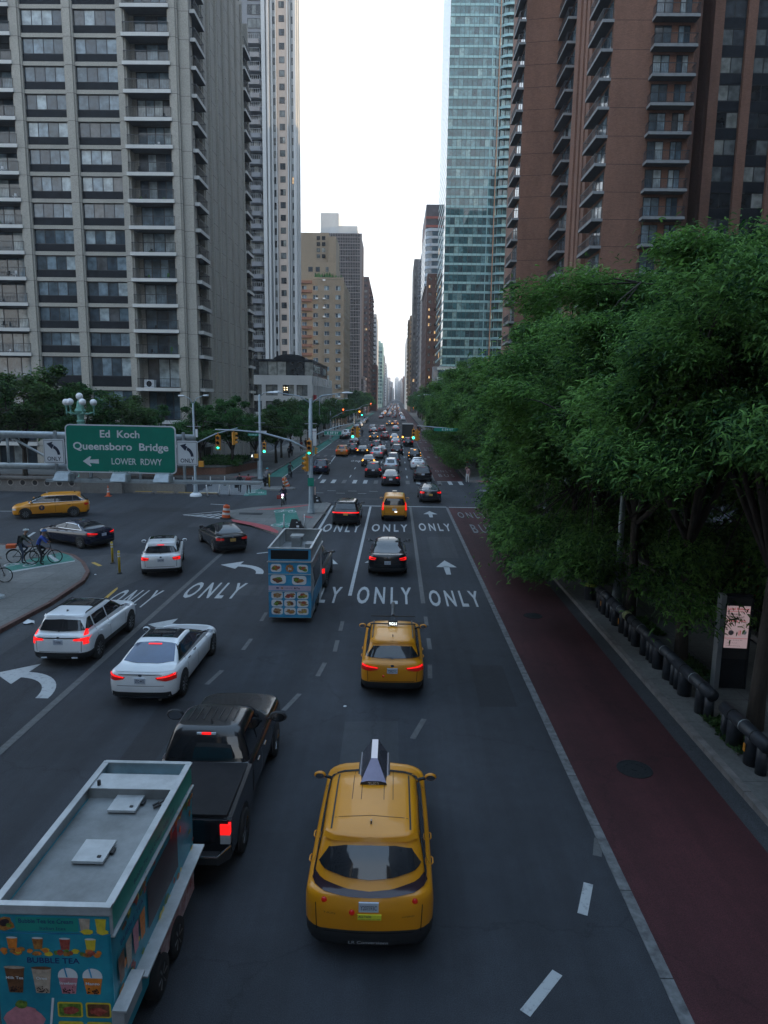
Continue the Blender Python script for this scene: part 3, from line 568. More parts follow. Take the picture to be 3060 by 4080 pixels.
# ---- low pale building with a glazed top floor
def low_building():
    root = empty('low_building', (-30, 160, 0), 0, 'low pale concrete building with a dark glazed gym floor on its roof', 'building')
    F = Fr((30, -19), (1, 0), (0, -1)); S = Fr((13.3, -19), (0, 1), (1, 0)); wl = MB(); wins = []; dk = MB()
    wl.box(-18, 12.6, -18.4, 24, 0, 13.0)
    cols = [-45, -42.2, -38.3, -34.4, -30.3] ; xs = [-26.1, -23.7, -22.7, -20.4, -19.9, -17.7]
    rows = [(9.0, 11.15), (5.7, 7.9), (1.0, 4.4)]; zb = [(11.15, 13.0), (7.9, 9.0), (4.4, 5.7), (0, 1.0)]
    spans = [(-41, -38.6), (-37.9, -35.4), (-34.8, -32.4), (-31.6, -29.2), (-28.8, -26.9), (-26.1, -23.7), (-22.7, -20.4), (-19.9, -17.7)]
    for a, b in zb: wl.fb(F, -48, -16.7, -.6, 0, a, b)
    pe = -48
    for a, b in spans + [(-16.7, -16.7)]:
        for r in rows: wl.fb(F, pe, a, -.6, -.002, r[0], r[1])
        pe = b
        if b > a:
            for r in rows[:2]: wins.append((F, a, b, r[0], r[1], -.35, 2, .07))
    for r in rows: 
        pu = 0
        for k in range(9):
            u = 1.4 + k * 4.8; wl.fb(S, pu, u, -.6, 0.05, r[0], r[1]); wins.append((S, u, u + 3.6, r[0], r[1], -.35, 3, .08)); pu = u + 3.6
        wl.fb(S, pu, 43, -.6, .05, r[0], r[1])
    for a, b in zb: wl.fb(S, 0.02, 43, -.6, 0.0, a, b)
    for k in range(9): wl.fb(S, .9 + k * 4.8, 1.3 + k * 4.8, 0, .2, 0, 12.9)
    wl.build('wall', K['whitewall'], root)
    g = MB()
    for k in range(16): a = -46 + k * 1.84; g.face([F.p(a, -.9, 13.0), F.p(a + 1.78, -.9, 13.0), F.p(a + 1.78, -.9, 15.7), F.p(a, -.9, 15.7)])
    for k in range(10): a = 1 + k * 3.2; g.face([S.p(a, -.3, 13.0), S.p(a + 3.1, -.3, 13.0), S.p(a + 3.1, -.3, 15.7), S.p(a, -.3, 15.7)])
    g.build('glass_storey', K['glass_dim'], root)
    r = MB(); r.box(-18, 13.1, -18.2, 14, 15.7, 16.2); r.box(-17.5, 12.9, -17.8, 13.6, 13.0, 13.2)
    pts = [(8.6 + 3.2 * math.cos(math.pi * i / 12), 16.2 + 1.0 * math.sin(math.pi * i / 12)) for i in range(13)]
    b = len(r.v); 
    r.v += [(p[0], -18.0, p[1]) for p in pts] + [(p[0], 13, p[1]) for p in pts]
    for i in range(12): r.f.append((b + i, b + i + 1, b + 14 + i, b + 13 + i)); r.m.append(0)
    r.f.append(tuple(range(b, b + 13))); r.m.append(0)
    for k in range(17): a = -46 + k * 1.84; r.fb(F, a - .05, a + .05, -.95, -.85, 13.0, 15.7)
    for k in range(11): a = 1 + k * 3.2; r.fb(S, a - .06, a + .04, -.35, -.25, 13.0, 15.7)
    r.build('roof', K['dark'], root)
    t = MB(); t.text('COMPLETE', S.p(9, -.22, 13.9), (0, 1, 0), (0, 0, 1), 1.35, 14, 0, .03); t.text('GYM', S.p(26, -.22, 13.9), (0, 1, 0), (0, 0, 1), 1.35, 6, 0, .03)
    t.build('lettering', mat('pale_letters', (.5, .6, .6), .5), root)
    lb = MB()
    for x in (-22.45, -21.9): 
        for z in (10.1, 10.5): lb.fb(F, x, x + .16, -.33, -.3, z, z + .16)
    lb.build('ceiling_lamp', mat('lamp_glow', (1, .8, .5), .5, emis=3, ecol=(1, .75, .4)), root)
    em = MB(); em.box(13.4, 14.0, -18.4, -17.6, 4.8, 9.2); em.build('banner', mat('red_banner', (.32, .02, .03), .6, var=.3, scale=2), root)
    tt = MB(); tt.text('ANN', (13.7, -18.42, 6.6), (0, 0, -1), (1, 0, 0), .35, 2.5, 0, .02); tt.build('lettering', K['signwhite'], root)
    emit_windows(root, wins, K['glass_dim'], K['dark'])
low_building()
# ---- simple ordered buildings: a core, piers and spandrels in front of recessed windows
def block(name, label, x0, x1, y0, y1, z1, wall, glass, side, front, street, frame=None, z0=0, maxn=60, extra=None, cat='building', roofbits=True, group=None):
    cx, cy = (x0 + x1) / 2, (y0 + y1) / 2
    root = empty(name, (cx, cy, 0), 0, label, cat, group); wl = MB(); wins = []; fr = frame or K['dark']
    wl.box(x0 - cx + .35, x1 - cx - .35, y0 - cy + .35, y1 - cy - .35, z0, z1)
    F = Fr((x0 - cx, y0 - cy), (1, 0), (0, -1)); wF = x1 - x0
    S = Fr((x1 - cx if side < 0 else x0 - cx, y0 - cy), (0, 1), (1 if side < 0 else -1, 0)); wS = y1 - y0
    for (A, wd, spec) in ((F, wF, front), (S, wS, street)):
        fh, bay, wf, hf, np_, base = spec[:6]; sill = spec[6] if len(spec) > 6 else .3
        nb = max(1, int(round(wd / bay))); bw = wd / nb; e = .003 if A is S else 0
        u = 0; pier = bw * (1 - wf)
        for k in range(nb + 1):
            a = k * bw - pier / 2; b = k * bw + pier / 2; wl.fb(A, max(e, a), min(wd - e, b), -.35, -e, z0, z1)
        nf = int((z1 - base) / fh); wl.fb(A, pier / 2, wd - pier / 2, -.35, -.02 - e, z0, base)
        for i in range(nf):
            z = base + i * fh; wl.fb(A, pier / 2, wd - pier / 2, -.35, -.02 - e, z + fh * (sill + hf), z + fh * (1 + sill) if i < nf - 1 else z1)
            if i == 0: wl.fb(A, pier / 2, wd - pier / 2, -.35, -.02 - e, z, z + fh * sill)
            for k in range(nb): wins.append((A, k * bw + pier / 2, (k + 1) * bw - pier / 2, z + fh * sill, z + fh * (sill + hf), -.28, np_, .07))
    if roofbits:
        wl.box(x0 - cx + .1, x1 - cx - .1, y0 - cy + .1, y1 - cy - .1, z1, z1 + .5)
        w2, d2 = wF * .35, wS * .3; wl.box(-w2 / 2, w2 / 2, -d2 / 2, d2 / 2, z1 + .5, z1 + 4)
    if extra: extra(root, cx, cy, wl)
    wl.build('wall', wall, root)
    emit_windows(root, wins, glass, fr, maxn)
    return root
def terrace(root, cx, cy, wl):
    for (x0, x1, y0, z0, z1) in ((-34, -21.1, 247, 47.5, 54.1), (-34, -24.0, 252, 54, 64.8), (-23.9, -21.3, 249, 54, 63)):
        wl.box(x0 - cx, x1 - cx, y0 - cy, 265 - cy, z0, z1)
    wl.box(-28.4 - cx, -17.9 - cx, 240.1 - cy, 240.3 - cy, 47.4, 48.1)
    tm = MB()
    for (a, b, z) in ((-30.5, -29, 51.8), (-28, -26.6, 51.8), (-24.6, -23.6, 51.8)): tm.box(a - cx, b - cx, 246.9 - cy, 246.97 - cy, z - .8, z + .8)
    for z in range(57, 64, 2): 
        for a in (-28.2, -26.4): tm.box(a - cx, a + 1.2 - cx, 251.9 - cy, 251.97 - cy, z - .6, z + .7)
    tm.build('window', K['glass_dim'], root)
    bb = MB()
    for i in range(15): z = 5 + i * 2.93; bb.box(-32.4 - cx, -28.5 - cx, 239.2 - cy, 240.3 - cy, z, z + .9)
    bb.build('balcony', K['brick'], root)
    gd = MB()
    for i in range(60):
        x = rnd.uniform(-28, -18.5); gd.tube([(x - cx, 241.2 - cy, 47.5), (x - cx + rnd.uniform(-.5, .5), 241.2 - cy, 48 + rnd.uniform(.3, 2.0))], [.35, .05], 5)
    gd.build('roof_garden', K['leafB'], root)
    ac = MB()
    for i in range(26): x = rnd.choice((-27.2, -24.8, -19.7)); z = 5 + 2.93 * rnd.randint(0, 14); ac.box(x - cx, x + .8 - cx, 239.3 - cy, 239.95 - cy, z + .85, z + 1.3)
    ac.build('air_conditioner', K['signwhite'], root)
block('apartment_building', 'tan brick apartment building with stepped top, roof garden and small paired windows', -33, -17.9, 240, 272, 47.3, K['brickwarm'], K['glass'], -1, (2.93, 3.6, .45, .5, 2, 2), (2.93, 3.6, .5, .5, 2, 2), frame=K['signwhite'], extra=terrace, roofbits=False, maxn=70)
def bronze_tower():
    root = empty('office_tower', (-26, 345, 0), 0, 'dark bronze glass tower with a fine metal grid and pale penthouse blocks', 'building')
    F = Fr((-10, -15), (1, 0), (0, -1)); g = MB(); fm = MB(); pw = MB()
    g.box(-9.9, 8.8, -14.9, 15, 0, 82); g.box(-9.9, 10.7, -14.2, 18, 0, 18.2)
    for i in range(30):
        z = 2.5 + i * 2.68; fm.box(-10, 9.0, -15.15, 15.1, z, z + .32)
        fm.box(-10, 9.0, -15.12, -14.88, z + 1.35, z + 1.45)
    for k in range(26): x = -10 + k * .76; fm.box(x, x + .16 + (.5 if k == 25 else 0), -15.2, -14.8, 0, 82)
    for k in range(12): fm.box(8.8, 9.1, -15 + k * 2.7, -14.6 + k * 2.7, 0, 82)
    for i in range(6): fm.box(8.0, 10.9, -14.4, 18.1, 2.5 + i * 3.0, 2.85 + i * 3.0)
    for k in range(4): fm.box(9.1 + k * .55, 9.25 + k * .55, -14.4, -14.1, 0, 18)
    fm.box(-10, 11, -14.5, 18, 18, 18.6)
    pw.box(-9.5, -1.2, -12, 12, 82, 91.4); pw.box(-1.2, 7.4, -13, 12, 82, 85.6)
    g.build('glass', K['glass_dim'], root); fm.build('frame', wallmat('bronze_grid', (.27, .23, .22), stain=.2), root); pw.build('penthouse', K['whitewall'], root)
bronze_tower()
tall = (3.0, 3.4, .55, .5, 2, 4)
block('apartment_tower', 'dark brown brick tower with balconies toward the avenue beyond the bronze grid tower', -27, -16.2, 410, 490, 76, K['brickdark'], K['glass_dim'], -1, (3, 3.2, .5, .45, 2, 4), (3, 3.6, .6, .5, 2, 4), maxn=30, extra=lambda r, cx, cy, wl: [wl.box(-16.3 - cx, -15.3 - cx, 415 + j * 10 - cy, 419 + j * 10 - cy, 8 + i * 3, 8.9 + i * 3) for i in range(22) for j in range(7)] and None)
block('apartment_tower', 'pale banded tower with a grey top on a red brick base', -22, -14.2, 500, 560, 66, K['whitewall'], K['glass_dim'], -1, (3.1, 5.0, .8, .4, 3, 31), tall, maxn=20)
block('brick_building', 'red brick building at the foot of the pale banded tower', -24, -12.8, 470, 499, 30, wallmat('red_brick', (.16, .06, .05), stain=.25), K['glass_dim'], -1, tall, tall, maxn=20)
block('office_tower', 'green glass tower far down the left side of the avenue', -20, -12.5, 640, 700, 57, mat('pale_green', (.22, .33, .30), .5), K['glass_teal'], -1, (3.2, 2.5, .85, .7, 1, 3, .15), (3.2, 4, .85, .7, 1, 3, .15), maxn=1)
block('office_building', 'thin dark slab far down the left side of the avenue', -19, -11.8, 705, 760, 50, K['grey'], K['glass_dim'], -1, tall, tall, maxn=1)
block('apartment_building', 'pale balconied block far down the left side of the avenue', -20, -11.0, 800, 880, 47, K['whitewall'], K['glass_dim'], -1, tall, tall, maxn=1)
# far buildings down both sides
rf = random.Random(21); fm_ = [K['grey'], K['brick'], K['brickwarm'], K['whitewall'], K['brickdark']]
for side in (-1, 1):
    y = 890 if side < 0 else 640
    while y < 2900:
        L = rf.uniform(60, 105); h = rf.uniform(22, 52) * (1 + (y > 1500) * .3); x = (-13.5 if side < 0 else 13.5) + rf.uniform(-1.5, 1.5) * (1.2 if side < 0 else 1)
        x0, x1 = (x - 22, x) if side < 0 else (x, x + 22)
        block('apartment_building', 'hazy block far down the %s side of the avenue' % ('left' if side < 0 else 'right'), x0, x1, y, y + L * .9, h, rf.choice(fm_), K['glass_dim'], side, (3.3, 4, .5, .45, 1, 3), (3.3, 6, .5, .45, 1, 3), maxn=0, group='hazy blocks down the %s side' % ('left' if side < 0 else 'right'))
        y += L
for x0, x1, y, h in ((-4, 9, 2500, 78), (6, 22, 2300, 62), (-26, -6, 2300, 40), (1, 6, 2900, 92)):
    block('apartment_tower', 'faint tower closing the very end of the avenue in the haze', x0, x1, y, y + 40, h, K['whitewall'], K['glass_dim'], 1, (3.3, 4, .5, .45, 1, 3), (3.3, 6, .5, .45, 1, 3), maxn=0, group='faint towers at the end of the avenue')
# ---- right side
def brick_tower():
    root = empty('brick_tower', (28, 95, 0), 0, 'brown brick apartment tower with stacked grey balconies, nearest on the right', 'building')
    ox, oy = 28, 95; wl = MB(); wins = []; bt = MB(); T = 100; jt = MB(); fl = [11.3 + 2.74 * k for k in range(-3, 23)]
    wl.prism([(21.6 - ox, 78 - oy), (29.9 - ox, 78 - oy), (31.6 - ox, 81 - oy), (31.6 - ox, 112 - oy), (21.6 - ox, 112 - oy)], 0, T)
    wl.prism([(16.4 - ox, 100.5 - oy), (21.7 - ox, 99.7 - oy), (21.7 - ox, 112 - oy), (16.4 - ox, 112 - oy)], 0, T)
    F = Fr((0, 78 - oy), (1, 0), (0, -1)); X = lambda x: x - ox
    S = Fr((21.6 - ox, 78 - oy), (0, 1), (-1, 0)); S1 = Fr((16.4 - ox, 100.5 - oy), (0, 1), (-1, 0)); D = Fr((29.9 - ox, 78 - oy), (.493, .870), (.870, -.493))
    FF = Fr((16.4 - ox, 100.5 - oy), (.988, -.152), (-.152, -.988))
    for a, b in ((6.3, 7.6), (8.3, 9.4), (10.2, 11.6), (12.6, 14.6)): wl.fb(S, a, b, -.1, .5, 0, T)
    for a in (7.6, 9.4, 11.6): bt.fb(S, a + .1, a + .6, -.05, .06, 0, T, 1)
    for z in fl:
        jt.fb(F, X(21.6), X(25.3), -.1, .004, z - .02, z + .03); jt.fb(FF, .0, 5.2, -.1, .004, z - .02, z + .03); jt.fb(D, .1, 3.4, -.1, .004, z - .02, z + .03)
        jt.fb(F, X(21.597), X(21.66), -6, .0, z - .02, z + .03)
        for (A, u0, u1, dd, sides) in ((F, X(25.4), X(29.8), 1.15, (1, 1)), (S, 0.0, 5.4, 1.2, (1, 1)), (S, 16.2, 21.6, 1.2, (1, 1)), (S1, 0, 4.6, .9, (1, 1))):
            if z > 70 or z < 6: continue
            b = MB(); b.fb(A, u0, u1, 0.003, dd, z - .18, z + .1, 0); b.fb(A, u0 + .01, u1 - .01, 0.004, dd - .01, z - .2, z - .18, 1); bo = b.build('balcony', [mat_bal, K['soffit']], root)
            rb = MB(); railing(rb, A, u0 + .03, u1 - .03, 0.05, dd - .04, z + .1, 1.0, .17, sides=sides); rb.build('railing', K['darkrail'], bo)
        wins.append((F, X(25.7), X(27.4), z + .12, z + 2.25, .02, 2, .07)); wins.append((F, X(28.1), X(29.3), z + .12, z + 2.25, .02, 2, .07))
        wins.append((S, .5, 4.8, z + .12, z + 2.2, .02, 3, .09)); wins.append((S, 16.6, 21.0, z + .12, z + 2.2, .02, 3, .09)); wins.append((S1, .5, 4, z + .12, z + 2.2, .02, 2, .09))
    wl.box(21.5 - ox, 31.7 - ox, 77.9 - oy, 78.3 - oy, 96, T + .3)
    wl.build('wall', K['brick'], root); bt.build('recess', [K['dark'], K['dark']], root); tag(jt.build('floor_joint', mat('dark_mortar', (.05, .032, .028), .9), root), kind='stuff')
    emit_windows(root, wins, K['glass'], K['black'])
mat_bal = mat('balcony_slab', (.24, .25, .26), .8, var=.15, scale=2)
brick_tower()
def pier_tower():
    root = empty('brick_tower', (45, 100, 0), 0, 'dark building with brick piers between tall window strips at the far right edge', 'building')
    ox, oy = 45, 100; wl = MB(); wins = []; sp = MB()
    wl.box(33.3 - ox, 60 - ox, 82.8 - oy, 125 - oy, 0, 96, 0); F = Fr((-ox, 82 - oy), (1, 0), (0, -1))
    for k, (a, b) in enumerate(((33.3, 34.35), (36.85, 37.85), (40.4, 41.4), (43.9, 44.9), (47.4, 48.4))): wl.fb(F, a, b, -.9, 0, 0, 96)
    wl.fb(Fr((33.3 - ox, 82 - oy), (0, 1), (-1, 0)), .9, 14, -.2, .02, 0, 96)
    for k in range(30):
        z = 8 + 2.76 * k
        for a, b in ((34.35, 36.85), (37.85, 40.4), (41.4, 43.9), (44.9, 47.4)):
            wins.append((F, a, b, z, z + 1.7, -.5, 2, .09)); sp.fb(F, a, b, -.8, -.45, z - 1.06, z)
    wl.build('wall', K['brick'], root); tag(sp.build('spandrel', K['dark'], root), kind='stuff'); emit_windows(root, wins, K['glass_dim'], K['black'])
pier_tower()
def glass_tower():
    root = empty('glass_tower', (26, 250, 0), 0, 'tall teal glass tower with pale floor bands and curved balconies on the right', 'building')
    ox, oy = 26, 250; g = MB(); fm = MB(); T = 190
    F = Fr((15.05 - ox, 235 - oy), (1, 0), (0, -1)); S = Fr((15.05 - ox, 235 - oy), (0, 1), (-1, 0)); fh = 2.92; W_ = 13.2
    core = MB(); core.box(15.3 - ox, 48 - ox, 235.3 - oy, 276 - oy, 0, T)
    nf = 44
    for i in range(-4, nf):
        z = 19.3 + i * fh
        for k in range(9):
            a = k * W_ / 9; g.face([F.p(a + .05, .03, z + .75), F.p(a + W_ / 9 - .05, .03, z + .75), F.p(a + W_ / 9 - .05, .03, z + fh - .06), F.p(a + .05, .03, z + fh - .06)])
            if rnd.random() < .5: c = a + W_ / 9 * rnd.choice((.35, .65)); fm.fb(F, c - .03, c + .03, 0, .06, z + .75, z + fh, 1)
        for k in range(12): a = k * 3.4; g.face([S.p(a + .05, .03, z + .75), S.p(a + 3.35, .03, z + .75), S.p(a + 3.35, .03, z + fh - .06), S.p(a + .05, .03, z + fh - .06)])
        fm.fb(F, 0, W_, 0, .12, z + .06, z + .75, 0); fm.fb(S, 0.01, 41, 0, .035, z + .06, z + .75, 0)
        fm.fb(F, 0, W_, 0, .10, z - .06, z + .06, 1)
        # curved balcony bay
        pts = [(13.2, .05), (14.2, .0), (15.0, -.25), (15.9, -.1), (16.8, .6), (18, 1.0), (20, 1.0), (22, 1.0), (24, .6), (26, .5)]
        for j in range(9):
            (a, da), (b, db) = pts[j], pts[j + 1]
            P = [F.p(a, da, z + .06), F.p(b, db, z + .06), F.p(b, db, z + .8), F.p(a, da, z + .8)]; fm.face(P, 0)
            fm.face([F.p(a, da, z + .06), F.p(b, db, z + .06), F.p(b, -.3, z + .06), F.p(a, -.3, z + .06)], 1); fm.face([F.p(a, da, z + .8), F.p(b, db, z + .8), F.p(b, -.3, z + .8), F.p(a, -.3, z + .8)], 1)
        for a in (13.3, 14.3, 15.2): g.face([F.p(a, .0, z + .8), F.p(a + .8, -.1, z + .8), F.p(a + .8, -.1, z + fh), F.p(a, .0, z + fh)])
        for a in (16.6, 18.1, 19.4, 20.7, 22.2): g.face([F.p(a, -.2, z + .4), F.p(a + 1.1, -.2, z + .4), F.p(a + 1.1, -.2, z + fh), F.p(a, -.2, z + fh)]); fm.fb(F, a - .1, a, -.25, -.1, z + .4, z + fh, 0)
    for k in range(10): a = k * W_ / 9; fm.fb(F, a - .04, a + .04, .0, .15, 8, T, 1)
    for k in range(13): fm.fb(S, k * 3.4 - .05, k * 3.4 + .05, 0, .04, 8, T, 1)
    fm.fb(F, 15.25, 15.5, -.2, .3, 19, T, 2); fm.fb(F, 13.1, 13.3, -.1, .25, 19, T, 0)
    core.build('core', K['dark'], root)
    g.build('glass', K['glass_teal'], root); fm.build('floor_band', [mat('pale_band', (.20, .36, .39), .4, var=.15, scale=.6), mat('teal_mullion', (.03, .07, .075), .4), mat('copper_strip', (.32, .18, .11), .5)], root)
    p = MB(); p.box(12.2 - ox, 50 - ox, 233 - oy, 240 - oy, 0, 19.2); p.build('podium', K['grey'], root)
    pg = MB(); PF = Fr((12.2 - ox, 233 - oy), (1, 0), (0, -1))
    for i in range(5):
        for k in range(20): a = 1.6 + k * 1.5; pg.face([PF.p(a, .05, 3.4 + i * 3.1), PF.p(a + 1.4, .05, 3.4 + i * 3.1), PF.p(a + 1.4, .05, 5.9 + i * 3.1), PF.p(a, .05, 5.9 + i * 3.1)])
    pg.build('podium_glass', K['glass_teal'], root)
    pb = MB()
    for i in range(6): pb.fb(PF, 1.2, 34, 0, .15, 2.6 + i * 3.1, 3.4 + i * 3.1)
    pb.build('podium_band', mat('pale_band2', (.38, .46, .48), .4, var=.15), root)
glass_tower()
def curved_tower():
    root = empty('glass_tower', (18, 320, 0), 0, 'blue glass tower with a rounded banded corner and reddish top, behind the teal tower', 'building')
    ox, oy = 18, 320; b = MB(); bands = MB(); rc = [(11.3 + 2.6 * (1 - math.cos(a)), 303 - 2.6 * math.sin(a)) for a in [i * math.pi / 12 for i in range(7)]] 
    pl = [(11.3 - ox, 345 - oy)] + [(x - ox, y - oy) for x, y in rc] + [(30 - ox, 300.4 - oy), (30 - ox, 345 - oy)]
    b.prism(pl, 55, 78, 0)
    for i in range(8): z = 56 + i * 2.95; q = [(x * 1.008 - .05, y * 1.008 - .1) for x, y in pl]; bands.prism(q, z, z + 1.05, 0)
    b.build('glass', mat('blue_glass', (.05, .09, .13), .08, var=.4, scale=.5, spec=1), root); bands.build('floor_band', mat('pale_blue_band', (.35, .42, .5), .35), root)
    t = MB(); t.box(11.3 - ox, 30 - ox, 300.6 - oy, 345 - oy, 78, 87); t.build('crown', mat('dark_crown', (.05, .05, .07), .6, var=.4, scale=.3), root)
    r = MB(); r.box(11.2 - ox, 30 - ox, 300.4 - oy, 345 - oy, 78.1, 79); r.box(11.2 - ox, 30 - ox, 300.4 - oy, 345 - oy, 81.5, 82.4); r.build('red_band', mat('red_band', (.22, .06, .05), .6), root)
curved_tower()
block('apartment_tower', 'dark red brick tower with rows of lit windows below the blue rounded tower', 12.0, 32, 292, 345, 58, K['brickdark'], glassmat('lit_glass', [(0, (.02, .02, .025)), (.5, (.06, .06, .06)), (.8, (.3, .28, .2))], lit=.12), 1, (3.0, 2.6, .5, .4, 2, 4), (3, 3, .5, .4, 1, 4), maxn=60)
block('apartment_tower', 'grey balconied tower beside the dark red brick tower', 12.3, 26, 380, 412, 84, K['grey'], K['glass_dim'], 1, tall, tall, maxn=20, extra=lambda r, cx, cy, wl: [wl.box(11.4 - cx, 12.5 - cx, 382 + j * 10 - cy, 388 + j * 10 - cy, 8 + i * 3, 8.9 + i * 3) for i in range(25) for j in range(3)] and None)
block('office_tower', 'tall black slab tower on the right side of the avenue', 9.5, 24, 425, 466, 88.7, mat('black_steel', (.035, .038, .045), .5), K['glass_dim'], 1, (3.4, 1.8, .6, .5, 1, 4), (3.4, 2.4, .6, .5, 1, 4), maxn=20)
block('apartment_tower', 'narrow beige tower with jutting balconies past the black slab', 8.4, 14, 472, 518, 62, K['brickwarm'], K['glass_dim'], 1, tall, tall, maxn=10, extra=lambda r, cx, cy, wl: [wl.box(7.4 - cx, 8.6 - cx, 475 + j * 12 - cy, 483 + j * 12 - cy, 8 + i * 3, 9 + i * 3) for i in range(18) for j in range(3)] and None)
block('apartment_building', 'narrow pale block farthest of the clear buildings on the right', 7.6, 14, 560, 630, 55, K['whitewall'], K['glass_dim'], 1, tall, tall, maxn=10)
block('apartment_building', 'wide tan mid-rise block added unseen behind the near brick tower for shade', 36, 60, 130, 200, 78, K['brickwarm'], K['glass_dim'], 1, tall, tall, maxn=0)  # unseen block, added and sized to shade the left towers from the sun

for i, (x0, x1, y0, y1, h) in enumerate(((-70, -22, -110, -30, 75), (-75, -30, -25, 20, 40), (18, 70, -90, -25, 95), (38, 70, -15, 50, 60), (75, 120, -60, 60, 120), (75, 120, 60.5, 150, 115), (-60, -20, -220, -125, 90), (16, 60, -220, -105, 80))):  # unseen blocks added to keep low sun and sky light off the street
    block('apartment_building', 'unseen masonry block added around the view to shade the street', x0, x1, y0, y1, h, K['brickwarm'] if i % 2 else K['grey'], K['glass_dim'], -1 if x0 < 0 else 1, (3, 4, .5, .45, 1, 3), (3, 4, .5, .45, 1, 3), maxn=0, group='unseen blocks added for shade')
# ================================================================ vehicles
def paintmat(name, col, rough=.28, metal=0.0, coat=.8):
    return mat(name, col, rough, metal=metal, var=.06, scale=1.2, coat=coat)
P = {}
P['yellow'] = paintmat('taxi_yellow', (.60, .235, .004), .38, coat=.25); P['white'] = paintmat('white_paint', (.76, .79, .82)); P['black'] = paintmat('black_paint', (.008, .009, .012), .25, coat=.35)
P['navy'] = paintmat('navy_paint', (.008, .012, .032), .2, coat=.4); P['grey'] = paintmat('grey_paint', (.07, .075, .08), .3, .3); P['silver'] = paintmat('silver_paint', (.30, .32, .34), .3, .5)
P['darkgrey'] = paintmat('dark_grey_paint', (.03, .032, .038), .25, .2); P['red'] = paintmat('dark_red_paint', (.10, .012, .012)); P['orange'] = paintmat('orange_yellow_paint', (.45, .16, .02))
K['cglass'] = mat('car_glass', (.012, .015, .019), .04, var=.3, scale=.8, spec=.8)
K['bglass'] = mat('blue_tinted_glass', (.03, .06, .13), .04, var=.3, scale=.8, spec=.9)
K['plastic'] = mat('black_plastic', (.018, .02, .023), .6, var=.2)
K['tyre'] = mat('tyre_rubber', (.014, .014, .015), .85, var=.2)
K['chrome'] = mat('chrome', (.6, .62, .65), .15, metal=1.0, var=.05)
K['rim'] = mat('alloy_rim', (.22, .23, .24), .35, metal=.8, var=.1)
K['tail'] = mat('tail_lamp_lit', (.45, .008, .01), .25, emis=.55, ecol=(1, .012, .012), var=.3, scale=9)
K['taildim'] = mat('tail_lamp_dim', (.20, .008, .01), .15, emis=.04, ecol=(1, .03, .02), var=.3, scale=9)
K['amber'] = mat('amber_lamp', (.8, .3, .05), .3, emis=2.5, ecol=(1, .42, .06))
K['headl'] = mat('headlamp', (.6, .65, .7), .1, var=.2, scale=8)
K['lens'] = mat('clear_lens', (.35, .36, .38), .1)
K['plate'] = mat('licence_plate', (.45, .50, .58), .45, var=.08); K['plateY'] = mat('gold_plate', (.55, .33, .08), .45); K['ink'] = mat('dark_ink', (.02, .03, .06), .6)
K['seam'] = mat('panel_gap', (.004, .004, .005), .8); K['glow'] = mat('white_glow', (.9, .95, 1), .4, emis=.9, ecol=(.9, 1, .95))
def cr(p0, p1, p2, p3, t):
    return [.5 * ((2 * b) + (-a + c) * t + (2 * a - 5 * b + 4 * c - d) * t * t + (-a + 3 * b - 3 * c + d) * t ** 3) for a, b, c, d in zip(p0, p1, p2, p3)]
